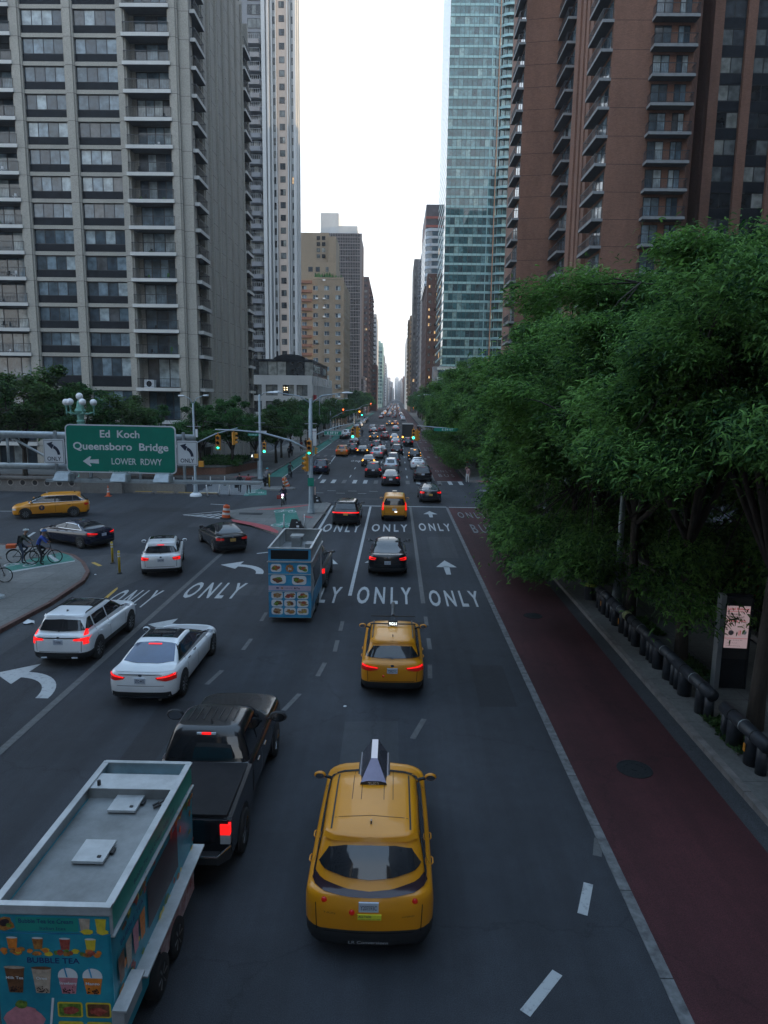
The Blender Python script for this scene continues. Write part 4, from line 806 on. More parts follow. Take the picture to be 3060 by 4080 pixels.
def body_mesh(keys, sub=4, mats=None, zclad=None, name='body', parent=None, nS=16):
    "stacked plan outlines: key = zr, zf, yr, yf, w, rr, rf, bow_r, bow_f"
    K_ = []
    for i in range(len(keys) - 1):
        a = keys[max(i - 1, 0)]; b = keys[i]; c = keys[i + 1]; d = keys[min(i + 2, len(keys) - 1)]
        n = sub
        for j in range(n):
            t = j / n; q = cr(a, b, c, d, t); l = [x + (y - x) * t for x, y in zip(b, c)]; K_.append([.6 * u + .4 * v for u, v in zip(q, l)])
    K_.append(list(keys[-1])); mb = MB(); rings = []
    for (zr, zf, yr, yf, w_, rr, rf_, br, bf) in K_:
        pts = []
        rr = min(rr, w_ * .95); rf_ = min(rf_, w_ * .95); bow = lambda x: br * (x / w_) ** 2; bof = lambda x: bf * (x / w_) ** 2
        for i in range(4): x = (w_ - rr) * i / 4; pts.append((x, yr + bow(x)))
        yb = yr + bow(w_ - rr)
        for i in range(6): a = math.pi / 2 * i / 5; pts.append((w_ - rr + rr * math.sin(a), yb + rr * (1 - math.cos(a))))
        yfe = yf - bof(w_ - rf_)
        for i in range(1, nS): t = i / nS; pts.append((w_ * (1 + .012 * math.sin(math.pi * t)), yb + rr + (yfe - rf_ - yb - rr) * t))
        for i in range(6): a = math.pi / 2 * i / 5; pts.append((w_ - rf_ + rf_ * math.cos(a), yfe - rf_ + rf_ * math.sin(a)))
        for i in range(3, -1, -1): x = (w_ - rf_) * i / 4; pts.append((x, yf - bof(x)))
        ring = []
        L = keys[2][3] - keys[2][2]
        for (x, y) in pts: t = (y - keys[2][2]) / L; ring.append((x, y, zr + (zf - zr) * t))
        rings.append(ring)
    n = len(rings[0]); full = []
    for r in rings: full.append(r + [(-x, y, z) for (x, y, z) in r[-2:0:-1]])
    N = len(full[0]); b = 0
    for r in full: mb.v += r
    for i in range(len(full) - 1):
        for j in range(N):
            jj = (j + 1) % N; q = (i * N + j, i * N + jj, (i + 1) * N + jj, (i + 1) * N + j); mb.f.append(q)
            zc = sum(mb.v[k][2] for k in q) / 4; mb.m.append(1 if zclad and zc < zclad else 0)
    o = (len(full) - 1) * N
    for j in range(n - 1):
        a, b_ = o + j, o + j + 1; c = o + (N - j) % N; d = o + (N - j - 1)
        q = [a, b_, d, c]
        if j == 0: q = [a, b_, d]
        if j == n - 2: q = [a, b_, c]
        mb.f.append(tuple(q)); mb.m.append(0)
    mb.f.append(tuple(range(N - 1, -1, -1))); mb.m.append(1 if zclad else 0)
    ob = mb.build(name, mats, parent, smooth=True)
    bv = BVHTree.FromPolygons([Vector(v) for v in mb.v], mb.f)
    return ob, bv
def proj(bv, view, a, b, off):
    "view r rear, f front, s+/s- sides, t top: (a,b) -> point on the body and a little outward"
    if view in 'rf': o = Vector((a, -9 if view == 'r' else 9, b)); d = Vector((0, 1 if view == 'r' else -1, 0))
    elif view == 't': o = Vector((a, b, 6)); d = Vector((0, 0, -1))
    else: s = 1 if view == '+' else -1; o = Vector((9 * s, a, b)); d = Vector((-s, 0, 0))
    h = bv.ray_cast(o, d)
    if h[0] is None:
        q = {'r': (a, -1.9, b), 'f': (a, 1.9, b), 't': (a, b, 1.4)}.get(view, (.8 * (1 if view == '+' else -1), a, b)); h = bv.find_nearest(Vector(q))
    nn = h[1]
    if nn.dot(d) > 0: nn = -nn
    return h[0] + nn * off
def lerp_line(L, n):
    "resample a 2D polyline to n points"
    P_ = [Vector(p) for p in L]; d = [0]
    for i in range(1, len(P_)): d.append(d[-1] + (P_[i] - P_[i - 1]).length)
    out = []
    for k in range(n):
        t = d[-1] * k / (n - 1); i = 0
        while i < len(d) - 2 and d[i + 1] < t: i += 1
        f = (t - d[i]) / max(d[i + 1] - d[i], 1e-9); out.append(P_[i].lerp(P_[i + 1], min(1, max(0, f))))
    return out
def patch(mb, bv, view, A, B, off=.008, n=11, rows=6, m=0):
    A = lerp_line(A, n); B = lerp_line(B, n); R_ = []
    for i in range(rows): t = i / (rows - 1); R_.append([proj(bv, view, *(A[j].lerp(B[j], t)), off) for j in range(n)])
    mb.grid(R_, m)
def pp(name, bv, view, A, B, m, parent, off=.008, n=11, rows=6, mirror=False):
    mb = MB(); patch(mb, bv, view, A, B, off, n, rows)
    o = mb.build(name, m, parent, smooth=True)
    if mirror:
        mb2 = MB()
        if view in 'rft': patch(mb2, bv, view, [(-a, b) for a, b in A], [(-a, b) for a, b in B], off, n, rows)
        else: patch(mb2, bv, '-', A, B, off, n, rows)
        mb2.build(name, m, parent, smooth=True)
    return o
_wheel = {}
def wheel(root, x, y, r, wd=.22, spokes=10, rimm='rim'):
    s = 1 if x > 0 else -1
    mb = MB(); mb.lathe([(r * .62, -wd / 2), (r * .97, -wd / 2), (r, -wd * .35), (r, wd * .35), (r * .97, wd / 2), (r * .62, wd / 2)], (x, y, r), 24, axis='x')
    w_ = mb.build('wheel', K['tyre'], root, True)
    rb = MB(); xo = x + s * (wd / 2 - .03)
    rb.lathe([(r * .62, 0), (r * .64, s * .025), (r * .55, s * .02), (r * .52, 0)], (xo, y, r), 20, axis='x')
    rb.lathe([(.03, 0), (.06, s * .025), (.01, s * .03)], (xo, y, r), 10, axis='x')
    for i in range(spokes):
        a = 2 * math.pi * i / spokes; p0 = Vector((xo + s * .012, y + .04 * math.cos(a), r + .04 * math.sin(a))); p1 = Vector((xo + s * .012, y + r * .6 * math.cos(a), r + r * .6 * math.sin(a))); rb.tube([p0, p1], [.022, .03], 5)
    bk = MB(); bk.disc((xo - s * .02, y, r), (0, 1, 0), (0, 0, 1), r * .6, r * .6, 16); 
    rb.build('rim', K[rimm], w_, False); bk.build('brake_disc', K['seam'], w_)
def mirror(root, x, y, z, m, sz=1.0):
    s = 1 if x > 0 else -1; mb = MB()
    mb.tube([(x - s * .12, y, z - .04), (x + s * .03, y, z)], .03, 6, 1)
    k = len(mb.v)
    mb.lathe([(.03, -.05), (.085, -.035), (.10, 0), (.08, .04), (.03, .07)], (x + s * .12, y, z + .02), 10, 0, axis='y')
    for i in range(k, len(mb.v)): v = mb.v[i]; mb.v[i] = (x + s * .12 + (v[0] - x - s * .12) * 1.25 * sz, v[1], z + .02 + (v[2] - z - .02) * .85 * sz)
    o = mb.build('side_mirror', [m, K['plastic']], root, True)
    g = MB(); g.disc((x + s * .12, y - .052, z + .02), (1, 0, 0), (0, 0, 1), .095 * sz, .06 * sz, 10); g.build('mirror_glass', K['chrome'], o)
def plate(root, bv, z, txt, x=0, m='plate', w_=.31, view='r'):
    c = proj(bv, view, x, z, .0); mb = MB(); s = -1; y = c.y - .02
    mb.box(x - w_ / 2, x + w_ / 2, y, y + .03, z - .08, z + .08); o = mb.build('licence_plate', K[m], root)
    if txt:
        t = MB(); t.text(txt, (x, y - .003, z - .04), (1, 0, 0), (0, 0, 1), .075, w_ * .82, 0, .01); t.build('plate_number', K['ink'], o)
# ---- shapes: keys of plan outlines
def keys_for(kind, L, W, H):
    h = W / 2; r = -L / 2; f = L / 2
    if kind == 'sedan': return [(.22, .20, r + .12, f - .14, h - .12, .3, .4, .06, .15), (.34, .30, r + .03, f - .03, h - .03, .35, .45, .06, .18), (.60, .52, r, f, h, .38, .5, .07, .2), (.82, .66, r + .02, f - .01, h, .38, .5, .07, .22), (.97, .74, r + .05, f - .06, h - .03, .36, .5, .07, .22),
        (1.045, .80, r + .10, f - .16, h - .10, .3, .45, .06, .2), (1.05, .80, r + .12, f - .3, h - .12, .3, .4, .05, .2), (1.06, 1.00, r + .62, f - 1.28, h - .13, .2, .3, .04, .12), (1.22, 1.16, r + .92, f - 1.72, h - .22, .2, .3, .05, .14), (H - .09, H - .13, r + 1.40, f - 2.25, h - .32, .2, .3, .07, .14), (H - .03, H - .06, r + 1.62, f - 2.45, h - .40, .25, .3, .08, .12), (H, H - .03, r + 1.85, f - 2.6, h - .52, .2, .2, .05, .05)]
    if kind == 'fast': return [(.24, .22, r + .1, f - .14, h - .12, .3, .4, .06, .15), (.36, .32, r + .03, f - .03, h - .03, .4, .45, .08, .18), (.62, .55, r, f, h, .42, .5, .1, .2), (.86, .70, r + .02, f - .01, h, .42, .5, .1, .22), (1.02, .78, r + .04, f - .06, h - .04, .4, .5, .1, .22),
        (1.13, .84, r + .10, f - .18, h - .12, .3, .45, .1, .2), (1.145, .84, r + .16, f - .32, h - .14, .3, .4, .1, .2), (1.15, 1.02, r + .34, f - 1.02, h - .15, .25, .3, .08, .12), (1.30, 1.18, r + .82, f - 1.45, h - .24, .22, .3, .08, .14), (H - .1, H - .14, r + 1.38, f - 1.95, h - .34, .22, .3, .09, .14), (H - .03, H - .06, r + 1.75, f - 2.2, h - .42, .25, .3, .08, .12), (H, H - .03, r + 2.1, f - 2.4, h - .52, .2, .2, .05, .05)]
    if kind == 'suv': return [(.28, .26, r + .1, f - .14, h - .10, .25, .4, .05, .15), (.40, .36, r + .02, f - .03, h - .02, .3, .45, .06, .18), (.66, .60, r, f, h, .32, .5, .07, .2), (.90, .80, r + .01, f - .01, h, .32, .5, .07, .22), (1.04, .92, r + .04, f - .06, h - .02, .3, .5, .07, .22),
        (1.10, .95, r + .08, f - .14, h - .07, .28, .45, .07, .2), (1.13, .96, r + .12, f - .28, h - .10, .27, .4, .06, .2), (1.16, 1.08, r + .15, f - 1.12, h - .11, .25, .3, .06, .12), (H - .30, H - .34, r + .30, f - 1.55, h - .19, .24, .3, .07, .14), (H - .11, H - .14, r + .42, f - 1.95, h - .26, .22, .3, .08, .14), (H - .035, H - .06, r + .46, f - 2.2, h - .33, .25, .3, .08, .12), (H, H - .03, r + .75, f - 2.45, h - .48, .2, .2, .05, .05)]
    if kind == 'minivan': return [(.26, .24, r + .1, f - .14, h - .10, .25, .4, .08, .15), (.40, .34, r + .02, f - .03, h - .02, .35, .45, .1, .2), (.66, .58, r, f, h, .4, .55, .12, .25), (.90, .76, r + .01, f - .02, h, .4, .55, .12, .28), (1.05, .86, r + .05, f - .12, h - .02, .36, .5, .11, .26),
        (1.12, .90, r + .08, f - .22, h - .07, .32, .45, .1, .25), (1.15, .92, r + .12, f - .4, h - .10, .3, .4, .1, .2), (1.18, 1.08, r + .17, f - .98, h - .11, .3, .35, .1, .15), (H - .32, H - .36, r + .40, f - 1.5, h - .19, .28, .3, .1, .16), (H - .11, H - .14, r + .58, f - 2.0, h - .25, .24, .3, .1, .14), (H - .035, H - .06, r + .62, f - 2.25, h - .32, .25, .3, .1, .12), (H, H - .03, r + .9, f - 2.5, h - .46, .2, .2, .05, .05)]
    if kind == 'van': return [(.28, .26, r + .08, f - .14, h - .08, .2, .4, .03, .15), (.40, .36, r + .01, f - .03, h - .01, .22, .45, .03, .18), (.70, .62, r, f, h, .22, .5, .04, .2), (.95, .82, r, f - .03, h, .22, .5, .04, .22), (1.08, .92, r + .01, f - .12, h - .02, .22, .5, .04, .22),
        (1.13, .96, r + .03, f - .2, h - .05, .22, .45, .04, .2), (1.15, .98, r + .04, f - .4, h - .06, .22, .4, .04, .2), (1.18, 1.10, r + .05, f - .8, h - .07, .2, .3, .04, .12), (H - .35, H - .38, r + .12, f - 1.2, h - .13, .2, .3, .04, .14), (H - .12, H - .15, r + .20, f - 1.6, h - .18, .2, .3, .05, .14), (H - .035, H - .06, r + .26, f - 1.85, h - .25, .22, .3, .05, .12), (H, H - .03, r + .5, f - 2.1, h - .4, .2, .2, .05, .05)]
def make_car(name, label, cat, kind, paint, L=4.6, W=1.85, H=1.45, glass='cglass', tail='bar', lit=True, ptxt='', pm='plate', rails=False, glassroof=False, clad=None, detail=2, group=None, mir=True, wheel_r=.34, spokes=10, trim=False, brake=True, wz=0, pz=None):
    root = empty(name, (0, 0, 0), 0, label, cat, group); ks = keys_for(kind, L, W, H); h = W / 2; r = -L / 2; f = L / 2
    ob, bv = body_mesh(ks, 4 if detail > 1 else 2, [paint, K['plastic']], clad if clad else .33, parent=root, nS=18 if detail > 1 else 8)
    bz = ks[7][0]; tz = ks[9][0]; n = 11 if detail > 1 else 5; rw = 6 if detail > 1 else 3
    roofw = ks[9][4]; beltw = ks[7][4]; rs_ = kind in ('suv', 'minivan', 'van')
    # windows
    if rs_:
        zt, zb = (tz - .03 if detail > 1 else tz), bz + (.03 if kind != 'minivan' else -.03) + wz
        wt, wb = roofw - .10, beltw - .06
        if kind == 'minivan': wt -= .02; wb -= .05; A = [(-wt, zt - .06), (-wt * .6, zt - .02), (0, zt - .01), (wt * .6, zt - .02), (wt, zt - .06)]; B = [(-wb, zb + .10), (-wb * .9, zb + .05), (-wb * .45, zb - .02), (0, zb - .04), (wb * .45, zb - .02), (wb * .9, zb + .05), (wb, zb + .10)]
        elif kind == 'van': A = [(-wt + .02, zt - .04), (wt - .02, zt - .04)]; B = [(-wb + .02, zb + .05), (-wb + .1, zb - .02), (wb - .1, zb - .02), (wb - .02, zb + .05)]
        else: A = [(-wt, zt - .05), (0, zt - .02), (wt, zt - .05)]; B = [(-wb, zb + .02), (0, zb), (wb, zb + .02)]
        pp('rear_window', bv, 'r', A, B, K[glass], root, .022 if detail > 1 else .01, 31 if detail > 1 else n, 12 if detail > 1 else rw)
    else:
        y0, y1 = ks[7][2] + .05, ks[10][2] - .1
        wt, wb = ks[9][4] - .06, ks[7][4] - .10
        pp('rear_window', bv, 't', [(-wt, y1 - .05), (0, y1), (wt, y1 - .05)], [(-wb, y0 + .12), (-wb * .5, y0), (wb * .5, y0), (wb, y0 + .12)], K[glass], root, .01, n, rw)
    if glassroof:
        yf_, yr_ = ks[10][3] - .1, ks[10][2] + (.02 if kind == 'fast' else .15)
        if kind == 'suv': yr_ = (yf_ + ks[10][2]) / 2
        ww = ks[10][4] - .02; pp('roof_glass', bv, 't', [(-ww, yf_), (ww, yf_)], [(-ww, yr_), (ww, yr_)], K['cglass'], root, .006, n, rw)
    pp('windshield', bv, 'f', [(-roofw + .08, tz - .06), (roofw - .08, tz - .06)], [(-beltw + .05, ks[7][1] + .06), (beltw - .05, ks[7][1] + .06)], K['cglass'], root, .01, n, rw)
    # side glass
    zt, zbs = tz - .06, bz + .05
    yr0, yr1 = (r + .32, r + .62) if rs_ else (ks[7][2] + .42, ks[9][2] + .02)
    if kind == 'minivan': yr0, yr1 = r + .42, r + .85
    yf0, yf1 = ks[7][3] - .28, ks[9][3] - .02; ym = (yr0 + yf0) / 2 + .1; lo = lambda y: zbs + (ks[7][1] - ks[7][0]) * (y - r) / L
    segs = [(yr0, yr1, yr0 + (ym - yr0) * (.0 if not rs_ else .42), None)]
    if kind in ('suv', 'minivan', 'van'):
        m1 = yr0 + (ym - yr0) * .36
        cuts = [(yr1, yr0, m1 - .04, m1 - .04), (m1 + .04, m1 + .04, ym - .04, ym - .04), (ym + .04, ym + .04, yf1, yf0)]
    else: cuts = [(yr1, yr0, ym - .04, ym - .04), (ym + .04, ym + .04, yf1, yf0)]
    if trim:
        for s in '+-':
            mb = MB(); patch(mb, bv, s, [(yr0 - .12, lo(yr0) - .03), (yr1, zt + .03), ((yr1 + yf1) / 2, zt + .045), (yf1, zt + .03), (yf0 + .1, lo(yf0) - .03)], [(yr0 - .05, lo(yr0) - .045), ((yr0 + yf0) / 2, lo(ym) - .045), (yf0 + .04, lo(yf0) - .045)], .006, 25, 8); mb.build('window_trim', K['chrome'], root, True)
            mb = MB(); patch(mb, bv, s, [(yr0 - .07, lo(yr0) - .012), (yr1 + .02, zt + .012), ((yr1 + yf1) / 2, zt + .028), (yf1 - .02, zt + .012), (yf0 + .05, lo(yf0) - .012)], [(yr0 - .01, lo(yr0) - .025), ((yr0 + yf0) / 2, lo(ym) - .025), (yf0, lo(yf0) - .025)], .0085, 25, 8); mb.build('window_surround', K['plastic'], root, True)
    for (ta, ba, tb, bb_) in cuts:
        for s in '+-': 
            mb = MB(); patch(mb, bv, s, [(ta, zt), ((ta + tb) / 2, zt + .012), (tb, zt)], [(ba, lo(ba)), (bb_, lo(bb_))], .011, n, rw); mb.build('side_window', K['cglass'], root, True)
    # seams of doors and hatch
    if detail > 1:
        sm = MB()
        for s in '+-':
            for y in (ym, yf0 - .02, yr0 + (ym - yr0) * (.36 if rs_ else .25)): patch(sm, bv, s, [(y - .008, lo(y) - .03), (y + .008, lo(y) - .03)], [(y - .008, .42), (y + .008, .42)], .003, 2, 7)
        if rs_: 
            for s in (-1, 1): patch(sm, bv, 'r', [(s * (h - .20), .98), (s * (h - .185), .98)], [(s * (h - .22), .56), (s * (h - .205), .56)], .003, 2, 7)
            patch(sm, bv, 'r', [(-h + .2, .56), (h - .2, .56)], [(-h + .2, .545), (h - .2, .545)], .003, 13, 2)
        else: patch(sm, bv, 'r', [(-h + .3, .66), (h - .3, .66)], [(-h + .3, .648), (h - .3, .648)], .003, 13, 2)
        sm.build('door_seam', K['seam'], root)
        for s in '+-':
            for y in (ym - .12, yr0 + (ym - yr0) * (.36 if rs_ else .25) + .25):
                c = proj(bv, s, y, .93, .0); mb = MB(); sx = 1 if s == '+' else -1; mb.tube([(c.x + sx * .005, y - .1, .93), (c.x + sx * .03, y - .06, .935), (c.x + sx * .03, y + .06, .935), (c.x + sx * .005, y + .1, .93)], .014, 6); mb.build('door_handle', P['black'] if trim else paint, root, True)
    # lamps
    tm = K['tail'] if lit is True else (K['amber'] if lit == 'amber' else K['taildim'])
    tzp = ks[4][0] - .06; pr = lambda nm, A, B, m, mir_=True, off=.012, nn=7, rr_=4: pp(nm, bv, 'r', A, B, m, root, off, nn if detail > 1 else 3, rr_ if detail > 1 else 2, mir_)
    if tail == 'bar':            # short wide lamps
        pr('tail_light', [(h - .42, tzp + .0), (h - .04, tzp + .03)], [(h - .42, tzp - .10), (h - .03, tzp - .13)], tm)
    elif tail == 'block': pr('tail_light', [(h - .30, tzp + .08), (h - .03, tzp + .06)], [(h - .26, tzp - .12), (h - .02, tzp - .14)], tm)
    elif tail == 'vert': pr('tail_light', [(h - .17, tz - .35), (h - .10, tz - .35)], [(h - .15, tzp - .18), (h - .02, tzp - .18)], tm)
    elif tail == 'full':
        pr('tail_light', [(-h + .05, tzp + .04), (h - .05, tzp + .04)], [(-h + .04, tzp - .03), (h - .04, tzp - .03)], tm, False, nn=21)
    elif tail == 'wing':
        pr('tail_light', [(h - .55, tzp - .02), (h - .03, tzp + .07)], [(h - .48, tzp - .08), (h - .25, tzp - .12), (h - .02, tzp - .11)], K['taildim']); pr('light_strip', [(h - .50, tzp - .015), (h - .05, tzp + .05)], [(h - .50, tzp - .04), (h - .05, tzp + .0)], tm, True, .018)
    elif tail == 'claw':
        pr('tail_light', [(h - .40, tzp + .02), (h - .04, tzp + .06)], [(h - .38, tzp - .09), (h - .03, tzp - .13)], K['taildim']); pr('light_strip', [(h - .38, tzp + .01), (h - .07, tzp + .045)], [(h - .38, tzp - .02), (h - .07, tzp + .01)], tm, True, .018); pr('light_strip', [(h - .12, tzp + .01), (h - .06, tzp + .01)], [(h - .12, tzp - .09), (h - .05, tzp - .09)], tm, True, .018); pr('light_strip', [(h - .34, tzp - .06), (h - .12, tzp - .07)], [(h - .34, tzp - .08), (h - .12, tzp - .095)], tm, True, .018)
    if brake and detail > 0:
        if rs_: pr('brake_light', [(-.16, tz + .0), (.16, tz + .0)], [(-.16, tz - .03), (.16, tz - .03)], tm, False, .016)
    pp('headlight', bv, 'f', [(h - .45, .74), (h - .08, .76)], [(h - .45, .62), (h - .06, .64)], K['headl'], root, .01, 5, 3, True)
    # bumper insert, number plate
    pr('bumper', [(-h + .14, .47), (h - .14, .47)], [(-h + .12, .30), (h - .12, .30)], K['plastic'], False, .012, 15)
    if detail > 0: plate(root, bv, pz if pz else .88 if rs_ else (.80 if kind == 'sedan' else .74), ptxt if detail > 1 else '', 0, pm)
    if detail > 1:
        e = proj(bv, 'r', 0, ks[4][0] - .02, .012); mb = MB(); mb.disc(e, (1, 0, 0), (0, -.1, .99), .055, .04, 14); mb.build('emblem', K['chrome'], root)
        if rs_ and kind != 'minivan':
            a = proj(bv, 'r', -.25, bz + .06, .02); b = proj(bv, 'r', .2, bz + .07, .02); mb = MB(); mb.tube([proj(bv, 'r', .0, bz + .02, .03), a.lerp(b, .3), a], [.012, .012, .006], 5); mb.tube([a, b], .008, 5); mb.build('rear_wiper', K['plastic'], root)
        mb = MB(); c = proj(bv, 't', 0, ks[10][2] + .35, 0); mb.prismx([(c.y - .07, c.z - .01), (c.y + .09, c.z - .01), (c.y + .0, c.z + .05), (c.y - .07, c.z + .06)], -.012, .012); mb.build('roof_antenna', P['black'], root)
        sp_ = MB()
        if rs_: patch(sp_, bv, 'r', [(-roofw + .06, tz + .04), (0, tz + .06), (roofw - .06, tz + .04)], [(-roofw + .04, tz - .02), (0, tz + .0), (roofw - .04, tz - .02)], .05, 11, 2); sp_.build('spoiler', paint, root, True)
    if detail > 0 and rs_:
        if kind == 'suv' and rails:
            for s in (-1, 1):
                mb = MB(); x = s * (roofw - .06); z0 = proj(bv, 't', x, 0, 0).z
                mb.tube([(x, ks[9][2] + .25, z0 - .03), (x, ks[9][2] + .4, z0 + .05), (x, ks[9][3] - .3, z0 + .05), (x, ks[9][3] - .15, z0 - .03)], .02, 6); mb.build('roof_rail', K['black'] if rails != 'chrome' else K['chrome'], root)
        elif kind == 'minivan':
            for s in (-1, 1):
                mb = MB(); x = s * (roofw - .13); patch(mb, bv, 't', [(x - .014, ks[9][3] - .15), (x + .014, ks[9][3] - .15)], [(x - .014, ks[9][2] + .1), (x + .014, ks[9][2] + .1)], .006, 2, 14); mb.build('roof_rail', K['plastic'], root)
    # wheels with dark arches
    wbf, wbr = f - .93, r + .95
    if kind == 'minivan': wbr = r + 1.05
    for y in (wbf, wbr):
        for s in (-1, 1):
            ar = MB(); c0 = Vector((0, y, wheel_r)); rings = []
            for rr_ in (.0, .5, 1.0): rings.append([proj(bv, '+' if s > 0 else '-', y + (wheel_r + .075) * rr_ * math.cos(a), max(.22, wheel_r + .02 + (wheel_r + .075) * rr_ * math.sin(a)), .006) for a in [i * math.pi / 10 for i in range(-2, 13)]])
            ar.grid(rings); ar.build('wheel_arch', K['plastic'], root)
            if detail > 1: wheel(root, s * (h - .09), y, wheel_r, .22, spokes)
            else:
                mb = MB(); mb.lathe([(.2, -.11), (wheel_r, -.1), (wheel_r, .1), (.2, .11)], (s * (h - .09), y, wheel_r), 12, axis='x'); mb.build('wheel', K['tyre'], root)
    if mir and detail > 0:
        for s in (-1, 1): mirror(root, s * (h - .03), ks[7][3] - .35, bz + .03, paint)
    return root, bv, ks
def place(o, x, y, rz=0.0, z=0.0): o.location = (x, y, z); o.rotation_euler = (0, 0, math.radians(rz)); return o
def topper(root, z, y, num, lit=False, long=1.25, w0=.52):
    mb = MB(); hw = w0 / 2
    mb.box(-hw - .04, hw + .04, y - long / 2 - .05, y + long / 2 + .05, z - .02, z + .05, 1)
    # triangular advertising box with a flat ridge
    y0, y1 = y - long / 2, y + long / 2; k = .10
    for s in (-1, 1): mb.face([(s * hw, y0, z + .05), (s * hw, y1, z + .05), (s * .06, y1 - .1, z + .40), (s * .06, y0 + .42, z + .40)][::s], 0)
    mb.face([(-.06, y0 + .42, z + .40), (.06, y0 + .42, z + .40), (.06, y1 - .1, z + .40), (-.06, y1 - .1, z + .40)], 2)
    mb.face([(-hw, y0, z + .05), (hw, y0, z + .05), (hw * .9, y0, z + .15), (0.12, y0, z + .18), (-.12, y0, z + .18), (-hw * .9, y0, z + .15)], 1)
    mb.face([(-hw * .9, y0, z + .15), (-.12, y0, z + .18), (.12, y0, z + .18), (hw * .9, y0, z + .15), (.06, y0 + .42, z + .40), (-.06, y0 + .42, z + .40)], 3)
    for s in (-1, 1): mb.face([(s * hw, y0, z + .05), (s * hw * .9, y0, z + .15), (s * .06, y0 + .42, z + .40)], 2); mb.tube([(s * hw, y0, z + .06), (s * hw, y1, z + .06)], .014, 5, 2)
    mb.face([(-hw, y1, z + .05), (hw, y1, z + .05), (.045, y1 - .1, z + .40), (-.045, y1 - .1, z + .40)][::-1], 0)
    o = mb.build('roof_sign', [mat('advert_panel', (.06, .06, .075), .15, var=.8, scale=9), K['plastic'], mat('brushed_aluminium', (.48, .46, .50), .3, metal=.6, var=.25, stretch=(1, .1, 1)), mat('smoked_end', (.16, .14, .19), .25, metal=.5, var=.2)], root)
    t = MB(); t.text(num, (0, y0 - .004, z + .075), (1, 0, 0), (0, 0, 1), .085, .2, 0, .012); t.build('roof_sign_number', K['glow'] if lit else K['lens'], o)
def roundlamp(root, bv, x, z, r_=.035, m='taildim'):
    c = proj(bv, 'r', x, z, .0); mb = MB(); mb.lathe([(r_, .01), (r_, -.012), (r_ * .5, -.022), (.003, -.024)], (c.x, c.y, c.z), 12, axis='y'); mb.build('reflector', K[m], root, True)
# 1 nearest yellow taxi
t, bv, ks = make_car('taxi', 'yellow minivan taxi with grey wedge roof sign 7H52, nearest to the camera', 'taxi', 'minivan', P['yellow'], 4.75, 2.06, 1.83, tail='none', ptxt='Y207593C', clad=.60, wz=.18, pz=.99, brake=False, wheel_r=.35)
pp('tail_light', bv, 'r', [(-.94, 1.31), (-.7, 1.25), (-.35, 1.18), (0, 1.16), (.35, 1.18), (.7, 1.25), (.94, 1.31)], [(-.94, 1.17), (-.7, 1.14), (-.35, 1.115), (0, 1.11), (.35, 1.115), (.7, 1.14), (.94, 1.17)], mat('smoked_lamp', (.035, .02, .028), .12), t, .012, 25, 4)
for x in (-.70, .72): roundlamp(t, bv, x, 1.05, .045)
roundlamp(t, bv, -.26, .90, .045)
c = proj(bv, 'r', 0, .82, 0); mb = MB(); mb.box(-.17, .20, c.y - .012, c.y + .02, .79, .88); s_ = mb.build('sticker', mat('yellow_sticker', (.62, .62, .04), .5), t)
mb = MB(); mb.text('ALLTAXI', (-.16, c.y - .015, .832), (1, 0, 0), (0, 0, 1), .038, .2, 0, .02, 'L'); mb.text('accident hotline 311-1000', (.015, c.y - .015, .80), (1, 0, 0), (0, 0, 1), .018, .34, 0, 0); mb.build('sticker_text', K['ink'], s_)
mb = MB(); mb.text('HYBRID', (.62, proj(bv, 'r', .62, .82, 0).y - .012, .82), (.97, .2, 0), (0, 0, 1), .03, .2); mb.text('TAXI', (-.62, proj(bv, 'r', -.62, .86, 0).y - .012, .86), (.97, -.2, 0), (0, 0, 1), .03, .2); mb.build('lettering', mat('brown_letters', (.12, .05, .01), .6), t)
mb = MB(); mb.text('LR Conversions', (0, proj(bv, 'r', 0, .38, 0).y - .02, .36), (1, 0, 0), (0, 0, 1), .05, .62); mb.build('lettering', K['lens'], t)
topper(t, proj(bv, 't', 0, .35, 0).z, .35, '7H52')
sm = MB()
for x in (-.36, -.2, .2, .36): patch(sm, bv, 't', [(x - .006, .9), (x + .006, .9)], [(x - .006, -.75), (x + .006, -.75)], .003, 2, 9)
patch(sm, bv, 't', [(-.62, -1.28), (0, -1.22), (.62, -1.28)], [(-.62, -1.295), (0, -1.235), (.62, -1.295)], .003, 15, 2)
sm.build('roof_seam', mat('roof_groove', (.10, .04, .005), .6), t)
place(t, -.30, 12.0, 0)
# 2 second taxi with roof rack
t, bv, ks = make_car('taxi', 'yellow taxi with black roof rack and lit number 9G61, red tail lamps on, middle lane', 'taxi', 'suv', P['yellow'], 4.6, 1.86, 1.68, tail='wing', ptxt='Y200271C', clad=.52, rails=True, brake=False)
rk = MB()
for y in (.3, -.5): rk.tube([(-.72, y, 1.725), (.72, y, 1.725)], .022, 6)
rk.build('roof_rack', K['plastic'], t)
rs = MB(); rs.prismx([(-.45, 1.76), (.95, 1.76), (.9, 1.98), (.2, 2.02), (-.25, 1.9)], -.055, .055); o = rs.build('roof_sign', K['plastic'], t); rd_ = MB(); rd_.tube([(0, .95, 1.8), (0, .9, 1.98), (0, .2, 2.03), (0, -.25, 1.91)], .06, 8); rd_.build('roof_sign_ridge', K['rim'], o)
mb = MB(); mb.box(-.15, .15, -.62, -.52, 1.70, 1.84); o2 = mb.build('number_box', K['seam'], t); mb = MB(); mb.text('9G61', (0, -.624, 1.725), (1, 0, 0), (0, 0, 1), .09, .24, 0, .02); mb.build('lit_number', K['glow'], o2)
roundlamp(t, bv, -.26, .72); place(t, 0.02, 21.7, 0)
